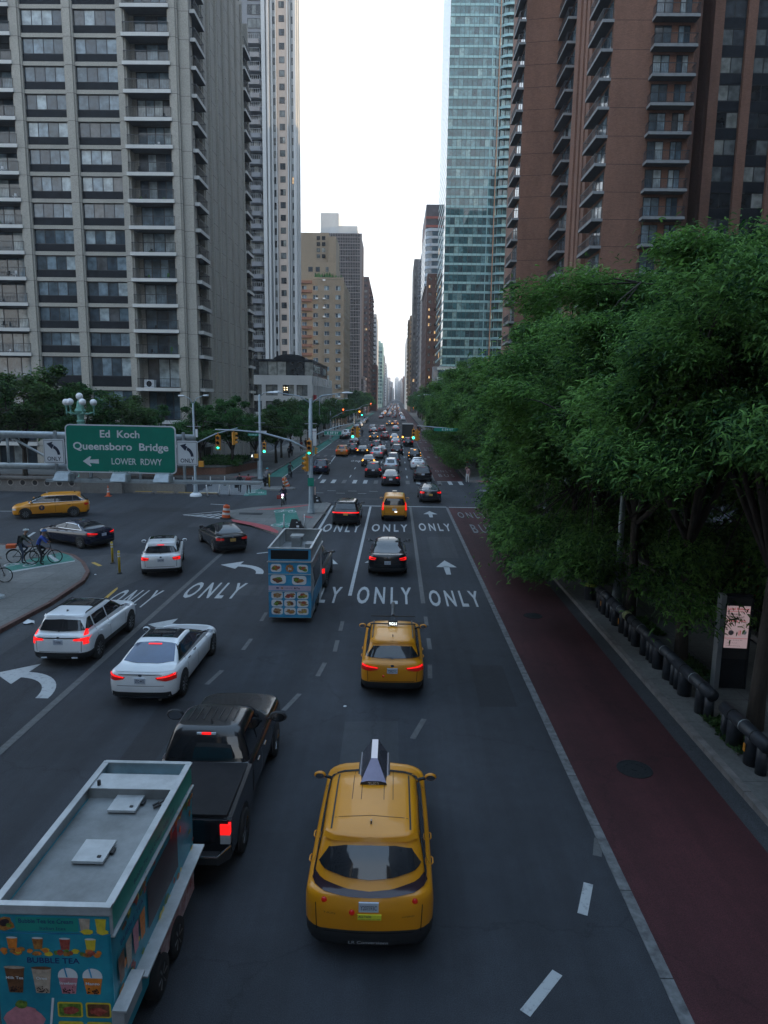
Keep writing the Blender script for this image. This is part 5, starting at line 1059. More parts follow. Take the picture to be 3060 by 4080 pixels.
# 3 yellow van taxi
t, bv, ks = make_car('taxi', 'tall yellow van taxi with upright rear window at the stop line', 'taxi', 'van', P['yellow'], 4.5, 1.84, 1.84, tail='vert', ptxt='', clad=.36, brake=False)
mb = MB(); z = proj(bv, 't', 0, .2, 0).z; mb.box(-.16, .16, .1, .25, z, z + .13); mb.build('roof_light', K['lens'], t)
c = proj(bv, 'r', .1, .70, 0); mb = MB(); mb.box(.02, .2, c.y - .02, c.y, .68, .76); mb.build('reversing_lamp', K['glow'], t); place(t, 0.02, 51.6, 0)
# 4 yellow minivan seen from its side
t, bv, ks = make_car('taxi', 'long yellow minivan taxi driving left, seen from its side', 'taxi', 'minivan', P['yellow'], 5.1, 1.96, 1.72, tail='bar', lit=False, ptxt='T512', clad=.36, wheel_r=.36, trim=True, brake=False)
for s in '-': 
    for i, (m_, r_) in enumerate(((K['ink'], .19), )):
        c = proj(bv, s, .55, .78, .012); mb = MB(); mb.disc(c, (0, -1, 0), (0, 0, 1), r_, r_, 20); lg = mb.build('round_logo', m_, t); mb = MB(); mb.text('T', (c.x - .004, c.y, c.z - .07), (0, -1, 0), (0, 0, 1), .15, None, 0, .05); mb.text('NYC', (c.x - .02, c.y + .34, c.z + .03), (0, -1, 0), (0, 0, 1), .07, None, 0, .01); mb.build('logo_letter', P['yellow'], lg)
mb = MB(); mb.box(-.12, .12, .2, .3, proj(bv, 't', 0, .2, 0).z, proj(bv, 't', 0, .2, 0).z + .1); mb.build('roof_light', K['lens'], t)
place(t, -24.9, 49.5, 112)
# 5.. private cars
t, bv, ks = make_car('sedan', 'dark navy sedan with chrome window trim turning left behind the cyclists', 'car', 'sedan', P['navy'], 4.95, 1.86, 1.45, tail='wing', ptxt='', trim=True); place(t, -18.95, 40.4, 62)
t, bv, ks = make_car('sedan', 'black sedan with orange licence plate beside the traffic island', 'car', 'sedan', P['black'], 4.85, 1.84, 1.46, tail='bar', lit=False, pm='plateY', ptxt='T614'); place(t, -10.2, 40.3, 29)
t, bv, ks = make_car('suv', 'white sport utility with black glass roof and bright hooked red tail lamps, turning left', 'car', 'suv', P['white'], 4.7, 1.88, 1.68, tail='claw', rails=False, glassroof=True, ptxt='LUR 704', clad=.46); place(t, -11.9, 35.0, 15)
t, bv, ks = make_car('suv', 'white sport utility with vertical red tail lamps, nearest the left kerb', 'car', 'suv', P['white'], 4.68, 1.86, 1.69, tail='vert', rails=True, glassroof=True, ptxt='T119780C', clad=.50, wheel_r=.37, brake=False)
pp('tail_light', bv, 'r', [(.50, .98), (.92, 1.02)], [(.48, .93), (.90, .90)], K['tail'], t, .012, 7, 3, True); pp('hatch_trim', bv, 'r', [(-.84, 1.02), (.84, 1.02)], [(-.84, .985), (.84, .985)], K['plastic'], t, .008, 11, 2)
for x in (-.5, .5):
    c = proj(bv, 'r', x, .36, 0); mb = MB(); mb.box(x - .1, x + .1, c.y - .03, c.y, .33, .38); mb.build('exhaust', K['chrome'], t)
place(t, -10.78, 23.6, 0)
t, bv, ks = make_car('sedan', 'large white luxury sedan with panoramic roof and blue tinted rear glass', 'car', 'sedan', P['white'], 5.2, 1.94, 1.50, glass='bglass', tail='wing', glassroof=True, ptxt='LTC-4473', trim=True, wheel_r=.37)
pp('chrome_strip', bv, 'r', [(-.62, .97), (0, .985), (.62, .97)], [(-.62, .95), (0, .96), (.62, .95)], K['chrome'], t, .014, 15, 2)
pp('brake_light', bv, 't', [(-.2, -1.18), (.2, -1.18)], [(-.2, -1.23), (.2, -1.23)], K['tail'], t, .02, 5, 2)
pp('chrome_strip', bv, 'r', [(-.75, .34), (.75, .34)], [(-.75, .31), (.75, .31)], K['chrome'], t, .016, 15, 2); place(t, -7.12, 21.1, 0)
t, bv, ks = make_car('fastback', 'black fastback with glossy glass roof and glowing red tail lamps below the ONLY lettering', 'car', 'fast', P['black'], 4.75, 1.92, 1.60, tail='claw', glassroof=True, ptxt='LKE 2217'); place(t, -.28, 35.9, 0)
t, bv, ks = make_car('suv', 'black sport utility with a full width red light bar beside the traffic island', 'car', 'suv', P['black'], 4.8, 1.9, 1.70, tail='full', glassroof=True, pm='plateY', ptxt='', rails=False, brake=False); place(t, -3.33, 49.4, 0)
t, bv, ks = make_car('sedan', 'dark grey sedan crossing the intersection, nearest the right kerb', 'car', 'fast', P['darkgrey'], 4.7, 1.85, 1.47, tail='claw', glassroof=True, pm='plateY'); place(t, 3.05, 60.7, 1)
t, bv, ks = make_car('suv', 'silver grey sport utility towing the food cart covered in meal pictures', 'car', 'suv', P['grey'], 4.6, 1.86, 1.72, tail='block', rails='chrome', ptxt='', brake=False); place(t, -4.05, 33.0, 0)
# pickup truck
def pickup():
    root = empty('pickup_truck', (0, 0, 0), 0, 'black pickup truck with covered bed towing the bubble tea cart', 'pickup truck'); W_ = 2.02; h = W_ / 2
    ks = [(.42, .40, -1.0, 2.8, h - .12, .2, .4, .03, .1), (.55, .5, -1.0, 2.93, h - .02, .2, .4, .03, .12), (.9, .8, -1.0, 2.95, h, .2, .4, .03, .12), (1.15, 1.02, -1.0, 2.93, h - .02, .2, .4, .03, .14), (1.24, 1.12, -.98, 2.85, h - .07, .2, .4, .03, .14),
          (1.26, 1.15, -.95, 2.7, h - .10, .2, .35, .03, .14), (1.28, 1.22, -.92, 1.55, h - .11, .16, .3, .03, .12), (1.55, 1.50, -.84, 1.15, h - .19, .18, .3, .04, .14), (1.80, 1.78, -.72, .72, h - .27, .2, .3, .05, .14), (1.90, 1.88, -.62, .5, h - .36, .25, .3, .05, .1), (1.93, 1.91, -.4, .3, h - .5, .2, .2, .03, .05)]
    ob, bv = body_mesh(ks, 4, [P['black'], K['plastic']], .5, 'cab', root)
    pp('rear_window', bv, 'r', [(-.66, 1.74), (.66, 1.74)], [(-.78, 1.34), (.78, 1.34)], K['cglass'], root, .01)
    pp('windshield', bv, 'f', [(-.6, 1.76), (.6, 1.76)], [(-.8, 1.3), (.8, 1.3)], K['cglass'], root, .01)
    for s in '+-':
        for A, B in (((-.62, -.72), (-.02, -.02)), ((.06, .06), (.72, 1.15))):
            mb = MB(); patch(mb, bv, s, [(A[0], 1.74), (B[0], 1.74)], [(A[1], 1.32), (B[1], 1.32)], .011); mb.build('side_window', K['cglass'], root, True)
            c = proj(bv, s, A[0] + .2, 1.1, .03); mb = MB(); mb.tube([(c.x, A[0] + .1, 1.1), (c.x, A[0] + .3, 1.1)], .02, 6); mb.build('door_handle', K['chrome'], root)
        sm = MB(); 
        for y in (.02, -.85, 1.2): patch(sm, bv, s, [(y - .008, 1.24), (y + .008, 1.24)], [(y - .008, .6), (y + .008, .6)], .003, 2, 6)
        sm.build('door_seam', K['seam'], root)
    rb = MB()
    for i in range(7): x = -.48 + i * .16; patch(rb, bv, 't', [(x - .012, .25), (x + .012, .25)], [(x - .012, -.35), (x + .012, -.35)], .012, 2, 6)
    rb.build('roof_rib', K['black'], root)
    bl = MB(); c = proj(bv, 'r', 0, 1.80, 0); bl.box(-.20, -.10, c.y - .03, c.y, 1.79, 1.83, 1); bl.box(-.095, .095, c.y - .03, c.y, 1.79, 1.83, 0); bl.box(.10, .20, c.y - .03, c.y, 1.79, 1.83, 1); bl.build('brake_light', [K['tail'], K['headl']], root)
    an = MB(); c = proj(bv, 't', .05, -.45, 0); an.prismx([(-.5, c.z - .01), (-.38, c.z - .01), (-.47, c.z + .06)], .035, .06); an.build('roof_antenna', K['black'], root)
    bd = MB()
    for s in (-1, 1):
        bd.prismx([(-2.86, .55), (-2.86, 1.22), (-2.82, 1.27), (-1.0, 1.30), (-1.0, .52), (-1.45, .5)], s * (h - .14) if s > 0 else -h, h if s > 0 else -(h - .14))
    bd.box(-h + .05, h - .05, -2.93, -2.87, .58, 1.27); bd.box(-h + .14, h - .14, -2.86, -1.02, .52, .62)
    bd.build('bed', P['black'], root)
    tc = MB(); tc.box(-h + .09, h - .09, -2.84, -1.03, 1.27, 1.325); tc.build('bed_cover', mat('vinyl_cover', (.016, .016, .018), .8, var=.2, scale=5, spec=.2), root)
    bp = MB(); bp.box(-.8, .8, -3.12, -2.9, .52, .66); 
    for s in (-1, 1): bp.hexa([(s * .8, -3.12, .50), (s * 1.0, -2.96, .54), (s * 1.0, -2.8, .54), (s * .8, -2.9, .50), (s * .8, -3.12, .64), (s * 1.0, -2.96, .76), (s * 1.0, -2.8, .76), (s * .8, -2.9, .64)])
    bp.tube([(-.8, -3.125, .66), (.8, -3.125, .66)], .018, 6); bp.build('rear_bumper', K['plastic'], root)
    ch = MB(); ch.tube([(-1.0, -2.93, .78), (-.8, -3.13, .68), (.8, -3.13, .68), (1.0, -2.93, .78)], .018, 6); ch.build('chrome_strip', K['chrome'], root)
    for s in (-1, 1):
        tl = MB(); x0, x1 = sorted((s * (h - .19), s * (h - .01))); tl.box(x0, x1, -2.955, -2.86, 1.0, 1.2, 0); tl.box(x0, x1, -2.95, -2.86, .82, 1.0, 1); tl.build('tail_light', [K['tail'], K['lens']], root)
        for y in (-1.9, 1.75):
            wheel(root, s * (h - .1), y, .41, .27, 8, 'chrome'); ar = MB()
            R3 = [[Vector((s * (h + .004), y + rr * math.cos(a), .43 + rr * math.sin(a))) for a in [i * math.pi / 10 for i in range(-1, 12)]] for rr in (0, .25, .50)]; ar.grid(R3); ar.build('wheel_arch', K['plastic'], root)
        mirror(root, s * (h + .08), 1.0, 1.36, K['plastic'], 1.7)
    hk = MB(); hk.tube([(0, -3.1, .45), (0, -3.4, .45)], .04, 6); hk.build('tow_hitch', K['black'], root)
    lg = MB(); lg.box(.02, .14, -2.94, -2.935, 1.0, 1.06); 
    place(root, -3.86, 14.3, 0)
pickup()
# ---- food carts
def blob(mb, c, u, v, rx, ry, m, n=12, j=.25):
    c = Vector(c); u = Vector(u); v = Vector(v)
    mb.face([c + u * rx * math.cos(2 * math.pi * i / n) * (1 + rnd.uniform(-j, j)) + v * ry * math.sin(2 * math.pi * i / n) * (1 + rnd.uniform(-j, j)) for i in range(n)], m)
def rrect(mb, c, u, v, w_, h_, r, m):
    c = Vector(c); u = Vector(u); v = Vector(v); pts = []
    for (sx, sy, a0) in ((1, 1, 0), (-1, 1, 90), (-1, -1, 180), (1, -1, 270)):
        for k in range(4): a = math.radians(a0 + k * 30); pts.append(c + u * (sx * (w_ / 2 - r) + r * math.cos(a)) + v * (sy * (h_ / 2 - r) + r * math.sin(a)))
    mb.face(pts, m)
food = [mat('food_%d' % i, c_, .5, var=.5, scale=18, col2=c2) for i, (c_, c2) in enumerate((((.42, .10, .02), (.5, .25, .06)), ((.14, .04, .02), (.3, .1, .04)), ((.05, .16, .02), (.25, .35, .05)), ((.45, .30, .04), (.6, .45, .1)), ((.35, .03, .03), (.5, .12, .08)), ((.40, .22, .10), (.5, .35, .2))))]
K['steel'] = mat('stainless_sheet', (.48, .50, .51), .4, metal=.4, var=.25, scale=1.6, bump=.15)
K['steeldirty'] = mat('dirty_steel', (.22, .235, .24), .5, metal=.3, var=.35, scale=1.1)
K['cblue'] = mat('cart_blue', (.02, .20, .42), .4, var=.25, scale=2, col2=(.05, .36, .60)); K['cteal'] = mat('cart_teal', (.015, .22, .32), .4, var=.2, scale=1.5, col2=(.03, .33, .42)); K['cgreen'] = mat('cart_green_strip', (.02, .27, .22), .4, var=.15)
K['cnavy'] = mat('cart_navy', (.02, .03, .14), .5); K['pink'] = mat('cup_pink', (.55, .22, .26), .4, var=.2, scale=12); K['orange'] = mat('cup_orange', (.65, .20, .03), .4, var=.3, scale=12); K['brown'] = mat('cup_brown', (.16, .07, .03), .4, var=.5, scale=9); K['cream'] = mat('cup_cream', (.45, .36, .28), .4, var=.3, scale=12); K['boba'] = mat('tapioca', (.03, .015, .02), .4)
K['yel'] = mat('lemon_yellow', (.65, .50, .04), .4, var=.2, scale=12)
def cart_bubble():
    W_, L_ = 1.46, 3.42; hw = W_ / 2; root = empty('food_cart', (-4.16, 9.3, 0), 0, 'blue bubble tea cart with open steel roof tray, at the bottom left corner', 'food cart')
    y0, y1 = -L_ / 2, L_ / 2; zb, zt = .42, 2.55
    b = MB(); b.box(-hw, hw, y0, y1, zb, 2.36, 0); b.build('body', K['cteal'], root)
    r = MB(); r.box(-hw + .05, hw - .05, y0 + .06, y1 - .75, 2.362, 2.375, 1)
    for s in (-1, 1): r.box(min(s * (hw + .003), s * (hw - .02)), max(s * (hw + .003), s * (hw - .02)), y0, y1, 2.2, 2.56, 0); r.box(*sorted((s * (hw + .03), s * (hw - .07))), y0 - .02, y1 + .02, 2.56, 2.58, 0)
    r.box(-hw - .03, hw + .03, y0 - .003, y0 + .02, 2.2, 2.56, 0); r.box(-hw - .03, hw + .03, y0 - .03, y0 - .004, 2.48, 2.56, 0); r.box(-hw - .03, hw + .03, y0 - .035, y0 + .05, 2.56, 2.6, 0); r.box(-hw, hw, y1 - .03, y1 + .01, 2.2, 2.56, 0); r.box(-hw, hw, y1 - .05, y1 + .03, 2.56, 2.585, 0)
    r.box(-hw + .03, hw - .03, y1 - .78, y1 - .75, 2.36, 2.54, 1); r.box(-hw + .03, hw - .03, y1 - .78, y1 - .34, 2.54, 2.55, 0)
    r.build('roof_tray', [K['steel'], K['steeldirty']], root)
    for y in (-.45, .75):
        h = MB(); h.box(-.22, .22, y - .24, y + .24, 2.40, 2.44, 0); h.box(-.18, .18, y - .2, y + .2, 2.37, 2.40, 1); h.box(.2, .27, y - .02, y + .1, 2.39, 2.42, 1); h.box(.10, .15, y - .16, y - .12, 2.44, 2.455, 1); h.build('roof_hatch', [K['steel'], K['black']], root)
    cl = MB(); cl.tube([(.5, .72, 2.42), (.58, .8, 2.44), (.62, .92, 2.48), (.64, 1.0, 2.52)], .012, 5); cl.tube([(.45, .66, 2.40), (.55, .70, 2.42), (.5, .78, 2.42), (.42, .72, 2.40)], .02, 5); cl.build('cable_clip', K['black'], root)
    vt = MB(); vt.tube([(-.55, 1.02, 2.55), (-.55, 1.02, 2.63)], .03, 8); vt.build('vent_cap', K['black'], root)
    # back panel artwork: printed drinks and lettering
    mats = [K['cteal'], K['cgreen'], K['cnavy'], K['brown'], K['cream'], K['pink'], K['orange'], K['boba'], K['signwhite'], K['yel'], food[2], food[4], food[0], K['cblue'], K['steel']]
    a = MB(); u, v = (1, 0, 0), (0, 0, 1); yy = y0 - .012; P3 = lambda x, z, k=0: (x, yy - .003 * k, z)
    a.face([P3(-hw + .0, 2.21), P3(hw - .0, 2.21), P3(hw - .0, 2.455), P3(-hw + .0, 2.455)], 0); rrect(a, P3(-.05, 2.33, 1), u, v, .78, .19, .02, 1)
    a.text('Bubble Tea Ice Cream', P3(-.06, 2.345, 2), u, v, .06, .68, 2, .01); a.text('Italian Ices', P3(.02, 2.255, 2), u, v, .045, .32, 2)
    a.face([P3(-hw + .02, zb), P3(hw - .02, zb), P3(hw - .02, 2.195), P3(-hw + .02, 2.195)], 0)
    a.face([P3(-hw, 2.194, 1), P3(hw, 2.194, 1), P3(hw, 2.208, 1), P3(-hw, 2.208, 1)], 13)
    blob(a, P3(-.58, 2.33, 1), u, v, .13, .09, 12); blob(a, P3(-.57, 2.34, 2), u, v, .06, .05, 7); blob(a, P3(-.52, 2.31, 3), u, v, .04, .03, 10)
    for x, m in ((.42, 4), (.62, 9)): a.face([P3(x - .05, 2.24, 1), P3(x + .05, 2.24, 1), P3(x + .07, 2.42, 1), P3(x - .07, 2.42, 1)], m); blob(a, P3(x + .02, 2.24, 2), u, v, .08, .035, 9)
    for i, x in enumerate((-.5, -.18, .16, .48)):
        m = (6, 12, 11, 9)[i]; a.face([P3(x - .05, 1.98, 2), P3(x + .05, 1.98, 2), P3(x + .07, 2.14, 2), P3(x - .07, 2.14, 2)], m); blob(a, P3(x, 2.14, 3), u, v, .07, .014, 8, j=0)
        for k in range(7): blob(a, P3(x + rnd.uniform(-.13, .13), 1.95 + rnd.uniform(-.03, .03), 3 + k * .2), u, v, rnd.uniform(.03, .055), .032, rnd.choice((10, 6, 12, 9, 11) if i > 1 else (6, 12, 9)))
    a.text('BUBBLE TEA', P3(0, 1.79, 2), u, v, .075, .66, 2, .015)
    for i, (x, m, lid, tx) in enumerate(((-.5, 3, 4, 'Milk Tea'), (-.16, 4, 3, 'Oreo'), (.17, 5, 8, 'Strawberry'), (.48, 6, 8, 'Mango'))):
        z0, z1 = 1.36, 1.72 if i < 2 else 1.62; wt, wb = .125, .085
        a.face([P3(x - wb, z0, 2), P3(x + wb, z0, 2), P3(x + wt, z1, 2), P3(x - wt, z1, 2)], m)
        if i < 2: blob(a, P3(x, z1, 3), u, v, wt + .005, .022, lid, j=.08)
        else:
            a.face([Vector(P3(x, z1, 3)) + Vector((wt * math.cos(q), 0, .11 * math.sin(q))) for q in [math.pi * j / 10 for j in range(11)]], 8); a.face([P3(x - .05, z1 + .13, 4), P3(x - .03, z1 + .13, 4), P3(x + .0, z1 - .02, 4), P3(x - .02, z1 - .02, 4)], 13)
            a.face([P3(x - wt, z1 - .03, 3), P3(x + wt, z1 - .03, 3), P3(x + wt, z1, 3), P3(x - wt, z1, 3)], 8)
        for k in range(26): 
            zz = z0 + .015 + abs(rnd.gauss(0, .04)); a.disc(P3(x + rnd.uniform(-wb * .85, wb * .85), zz, 4), u, v, .009, .009, 6, 7)
        a.text(tx, P3(x, 1.56 if i < 2 else 1.50, 5), u, v, .038, min(.22, .035 * len(tx)), 8, .02)
    blob(a, P3(-.42, .98, 2), u, v, .26, .17, 5, j=.06); blob(a, P3(-.42, 1.10, 3), u, v, .17, .07, 5, j=.1); blob(a, P3(-.44, 1.2, 4), u, v, .08, .06, 10); a.face([P3(-.1, .9, 4), P3(-.07, .9, 4), P3(-.02, 1.3, 4), P3(-.05, 1.3, 4)], 8)
    for x, m in ((.17, 10), (.53, 3)): rrect(a, P3(x, 1.13, 2), u, v, .32, .22, .03, 9); rrect(a, P3(x, 1.13, 3), u, v, .28, .18, .02, m); blob(a, P3(x, 1.12, 4), u, v, .1, .06, 11); rrect(a, P3(x, .85, 2), u, v, .32, .22, .03, 9); blob(a, P3(x, .85, 3), u, v, .1, .06, 6)
    a.build('printed_back_panel', mats, root)
    # serving side
    s = MB(); xx = hw + .012; u2, v2 = (0, 1, 0), (0, 0, 1); Q = lambda y, z, k=0: (xx + .003 * k, y, z)
    s.face([Q(y0, 2.21), Q(y1, 2.21), Q(y1, 2.52), Q(y0, 2.52)], 1); s.text('Bubble Tea  Ice Cream  Italian Ices', Q(-.1, 2.3, 1), u2, v2, .07, 1.7, 2)
    s.face([Q(-.5, 1.25, 1), Q(.85, 1.25, 1), Q(.85, 1.98, 1), Q(-.5, 1.98, 1)], 7)
    for k in range(95):
        y = rnd.uniform(y0 + .1, y1 - .05); z = rnd.choice((rnd.uniform(.6, 1.2), rnd.uniform(2.0, 2.15), rnd.uniform(.6, 2.1)))
        if -.6 < y < .95 and 1.2 < z < 2.0: continue
        blob(s, Q(y, z, 1 + (k % 7) * .4), u2, v2, rnd.uniform(.03, .09), rnd.uniform(.03, .07), rnd.choice((9, 10, 11, 12, 6, 3)))
    for i, y in enumerate((-1.5, -1.25, -1.0, -.75)): s.face([Q(y - .07, 1.35, 5), Q(y + .07, 1.35, 5), Q(y + .1, 1.75, 5), Q(y - .1, 1.75, 5)], (3, 4, 5, 6)[i])
    s.text('BUBBLE TEA', Q(-1.1, 1.85, 5), u2, v2, .07, .8, 2, .01); s.build('printed_side_panel', mats, root)
    sh = MB(); sh.box(hw, hw + .20, y0 + .6, y1, 1.02, 1.05); sh.box(hw, hw + .05, y0, y1, 2.155, 2.175); sh.build('counter_shelf', K['steel'], root)
    rl = MB(); rl.box(hw, hw + .16, y0 - .1, y0 + .5, .95, 1.2); rl.box(hw + .02, hw + .2, y0 - .12, y0 + .52, 1.2, 1.23); rl.build('cash_box', K['steel'], root)
    an = MB(); an.box(hw + .05, hw + .06, -.2, 1.5, .35, .95); an.build('red_banner', mat('red_white_banner', (.30, .03, .03), .6, var=.3, scale=6, col2=(.5, .45, .45)), root)
    for sx in (-1, 1):
        for y in (-.3, .45): wheel(root, sx * (hw + .02), y, .3, .18, 6)
    tb = MB(); tb.tube([(0, y1, .45), (0, y1 + .55, .45)], .035, 6); tb.tube([(-.5, y1, .45), (0, y1 + .4, .45)], .03, 6); tb.tube([(.5, y1, .45), (0, y1 + .4, .45)], .03, 6); tb.box(-hw + .05, hw - .05, y0 + .05, y1, .34, .42); tb.build('chassis', K['black'], root)
cart_bubble()
def cart_food():
    W_, L_ = 1.66, 4.05; hw = W_ / 2; root = empty('food_cart', (-4.02, 28.25, 0), 0, 'blue food cart covered in meal pictures with an open steel box on its roof', 'food cart'); y0, y1 = -L_ / 2, L_ / 2
    b = MB(); b.box(-hw, hw, y0, y1, .22, 2.42, 0); b.build('body', K['steel'], root)
    r = MB(); t_ = .03
    r.box(-hw, -hw + t_, y0, y1, 2.42, 3.0, 0); r.box(hw - t_, hw, y0, y1, 2.42, 3.0, 0); r.box(-hw + t_, hw - t_, y1 - t_, y1, 2.42, 3.0, 1); r.box(-hw + t_, hw - t_, y0, y0 + t_, 2.42, 3.0, 1); r.box(-hw + t_, hw - t_, y0 + t_, y1 - t_, 2.42, 2.45, 2)
    for a in (-hw - .02, hw - .06): r.box(a, a + .08, y0 - .02, y1 + .02, 3.0, 3.03, 0)
    r.box(-hw + .06, hw - .06, y0 - .02, y0 + .06, 3.0, 3.025, 0); r.box(-hw + .06, hw - .06, y1 - .06, y1 + .02, 3.0, 3.025, 0)
    r.build('roof_box', [K['steel'], K['steeldirty'], K['steeldirty']], root)
    f = MB(); f.box(-.35, .05, .8, 1.4, 2.45, 2.85, 0); f.box(-.42, .12, .9, 1.5, 2.85, 2.9, 0); f.box(.3, .68, .3, .9, 2.45, 2.7, 0); f.build('roof_fan', [K['steeldirty']], root)
    sp = MB(); sp.lathe([(.14, 0), (.29, .0), (.31, .05), (.31, .16), (.29, .21), (.14, .21)], (-.2, -1.1, 2.46), 22); sp.lathe([(.14, .04), (.06, .12), (.02, .13)], (-.2, -1.1, 2.46), 14, 1); sp.build('spare_wheel', [K['tyre'], K['rim']], root)
    a = MB(); mats = [K['cblue'], K['seam'], K['signwhite'], food[0], food[1], food[2], food[3], food[4], food[5], K['cnavy'], mat('pale_pink_band', (.45, .38, .48), .5)]; u, v = (1, 0, 0), (0, 0, 1); yy = y0 - .012; P3 = lambda x, z, k=0: (x, yy - .003 * k, z)
    a.face([P3(-hw, 2.52), P3(hw, 2.52), P3(hw, 2.98), P3(-hw, 2.98)], 0); a.face([P3(-hw + .1, 2.58, 1), P3(hw - .1, 2.58, 1), P3(hw - .1, 2.94, 1), P3(-hw + .1, 2.94, 1)], 1)
    a.face([P3(-hw, .24), P3(hw, .24), P3(hw, 2.46), P3(-hw, 2.46)], 0); a.face([P3(-hw, 1.33, 1), P3(hw, 1.33, 1), P3(hw, 1.52, 1), P3(-hw, 1.52, 1)], 10)
    a.text('Pay', P3(.33, 1.40, 2), u, v, .07, .14, 1, .01); a.text('credit cards', P3(-.05, 1.41, 2), u, v, .05, .3, 9); blob(a, P3(-.3, 1.43, 2), u, v, .05, .03, 3, j=0); rrect(a, P3(-.48, 1.43, 2), u, v, .1, .06, .01, 9); blob(a, P3(.2, 1.43, 2), u, v, .028, .035, 1, j=0)
    def meal(x, z, w_, h_, round_=False, cols=(3, 4, 5)):
        rrect(a, P3(x, z, 2), u, v, w_, h_, h_ * .3, 2)
        for k in range(9): blob(a, P3(x + rnd.uniform(-.26, .26) * w_, z + rnd.uniform(-.22, .2) * h_, 3 + k * .3), u, v, w_ * rnd.uniform(.14, .22), h_ * rnd.uniform(.13, .2), rnd.choice(cols))
    meal(-.53, 2.23, .42, .32, cols=(3, 5, 7)); meal(.50, 2.22, .42, .30, cols=(7, 3, 5))
    for i in range(2): 
        q = math.pi / 4 * i; uu = (math.cos(q), 0, math.sin(q)); vv = (-math.sin(q), 0, math.cos(q)); rrect(a, P3(.0, 2.22, 2 + i), uu, vv, .25, .25, .01, 3)
    a.text('Jiz', P3(0, 2.17, 5), u, v, .09, .16, 2, .02)
    meal(-.45, 1.78, .60, .36, cols=(4, 4, 5)); meal(.37, 1.75, .56, .36, cols=(3, 5, 4))
    for j, z in enumerate((1.14, .82, .50)):
        for i, x in enumerate((-.5, 0, .5)): meal(x, z, .45, .29, cols=((3, 8), (3, 5, 7), (7, 5, 6), (8, 5, 4), (8, 4, 6), (8, 6, 7), (8, 4, 7), (8, 3), (8, 6))[j * 3 + i])
    a.build('printed_back_panel', mats, root)
    sd_ = MB(); sd_.box(-hw - .04, hw + .04, y0 - .05, y0, 2.46, 2.50); sd_.box(-hw, hw, y0 - .045, y0 - .01, 1.98, 2.0); sd_.box(-hw, hw, y0 - .04, y0 - .01, 1.28, 1.30); sd_.box(hw, hw + .05, y0, y1, 2.44, 2.49); sd_.tube([(hw + .02, y0 + .1, .9), (hw + .1, y0 + .1, 1.7), (hw + .02, y0 + .1, 2.2)], .018, 5); sd_.build('metal_trim', K['steel'], root)
    sg = MB(); sg.box(hw + .002, hw + .012, -1.4, 1.2, 1.2, 2.1); sg.build('serving_window', K['cglass'], root); sb = MB(); sb.box(hw + .002, hw + .01, y0 + .05, y1 - .1, .5, 1.1); sb.build('side_panel', K['cblue'], root)
    for sx in (-1, 1):
        for y in (-.4, .4): wheel(root, sx * (hw - .08), y, .3, .18, 6)
    tb = MB(); tb.tube([(0, y1, .4), (0, y1 + .3, .45)], .035, 6); tb.build('tow_bar', K['black'], root)
cart_food()
# ---- traffic beyond the crossing: each car its own copy of a prototype, in its own colour
def recolour(root, paint, lamp=None):
    for ch in root.children:
        for i, sl in enumerate(ch.material_slots):
            nm = ch.name.split('.')[0]
            if nm in ('body', 'spoiler', 'side_mirror', 'car') and i == 0: sl.link = 'OBJECT'; sl.material = paint
            if lamp and nm in ('tail_light', 'brake_light'): sl.link = 'OBJECT'; sl.material = lamp
GT = 'cars in the avenue traffic'
protos = {}
for kd, nm, d in (('suv', 'suv', (4.65, 1.88, 1.72)), ('sedan', 'sedan', (4.8, 1.84, 1.46)), ('fast', 'fastback', (4.7, 1.88, 1.55)), ('van', 'van', (4.8, 1.9, 1.95))):
    for tl in ('bar', 'vert', 'block'):
        o, _, _ = make_car(nm, 'prototype', 'car', kd, P['black'], *d, tail=tl, detail=1, group=GT); protos[(kd, tl)] = o
used = set()
def traffic(kd, tl, x, y, paint, label, lamp=None, rz=0, cat='car'):
    p = protos[(kd, tl)]; o = copy_tree(p) if (kd, tl) in used else p; used.add((kd, tl)) 
    tag(o, label, cat, GT); place(o, x, y, rz); recolour(o, P[paint], K[lamp] if lamp else None); return o
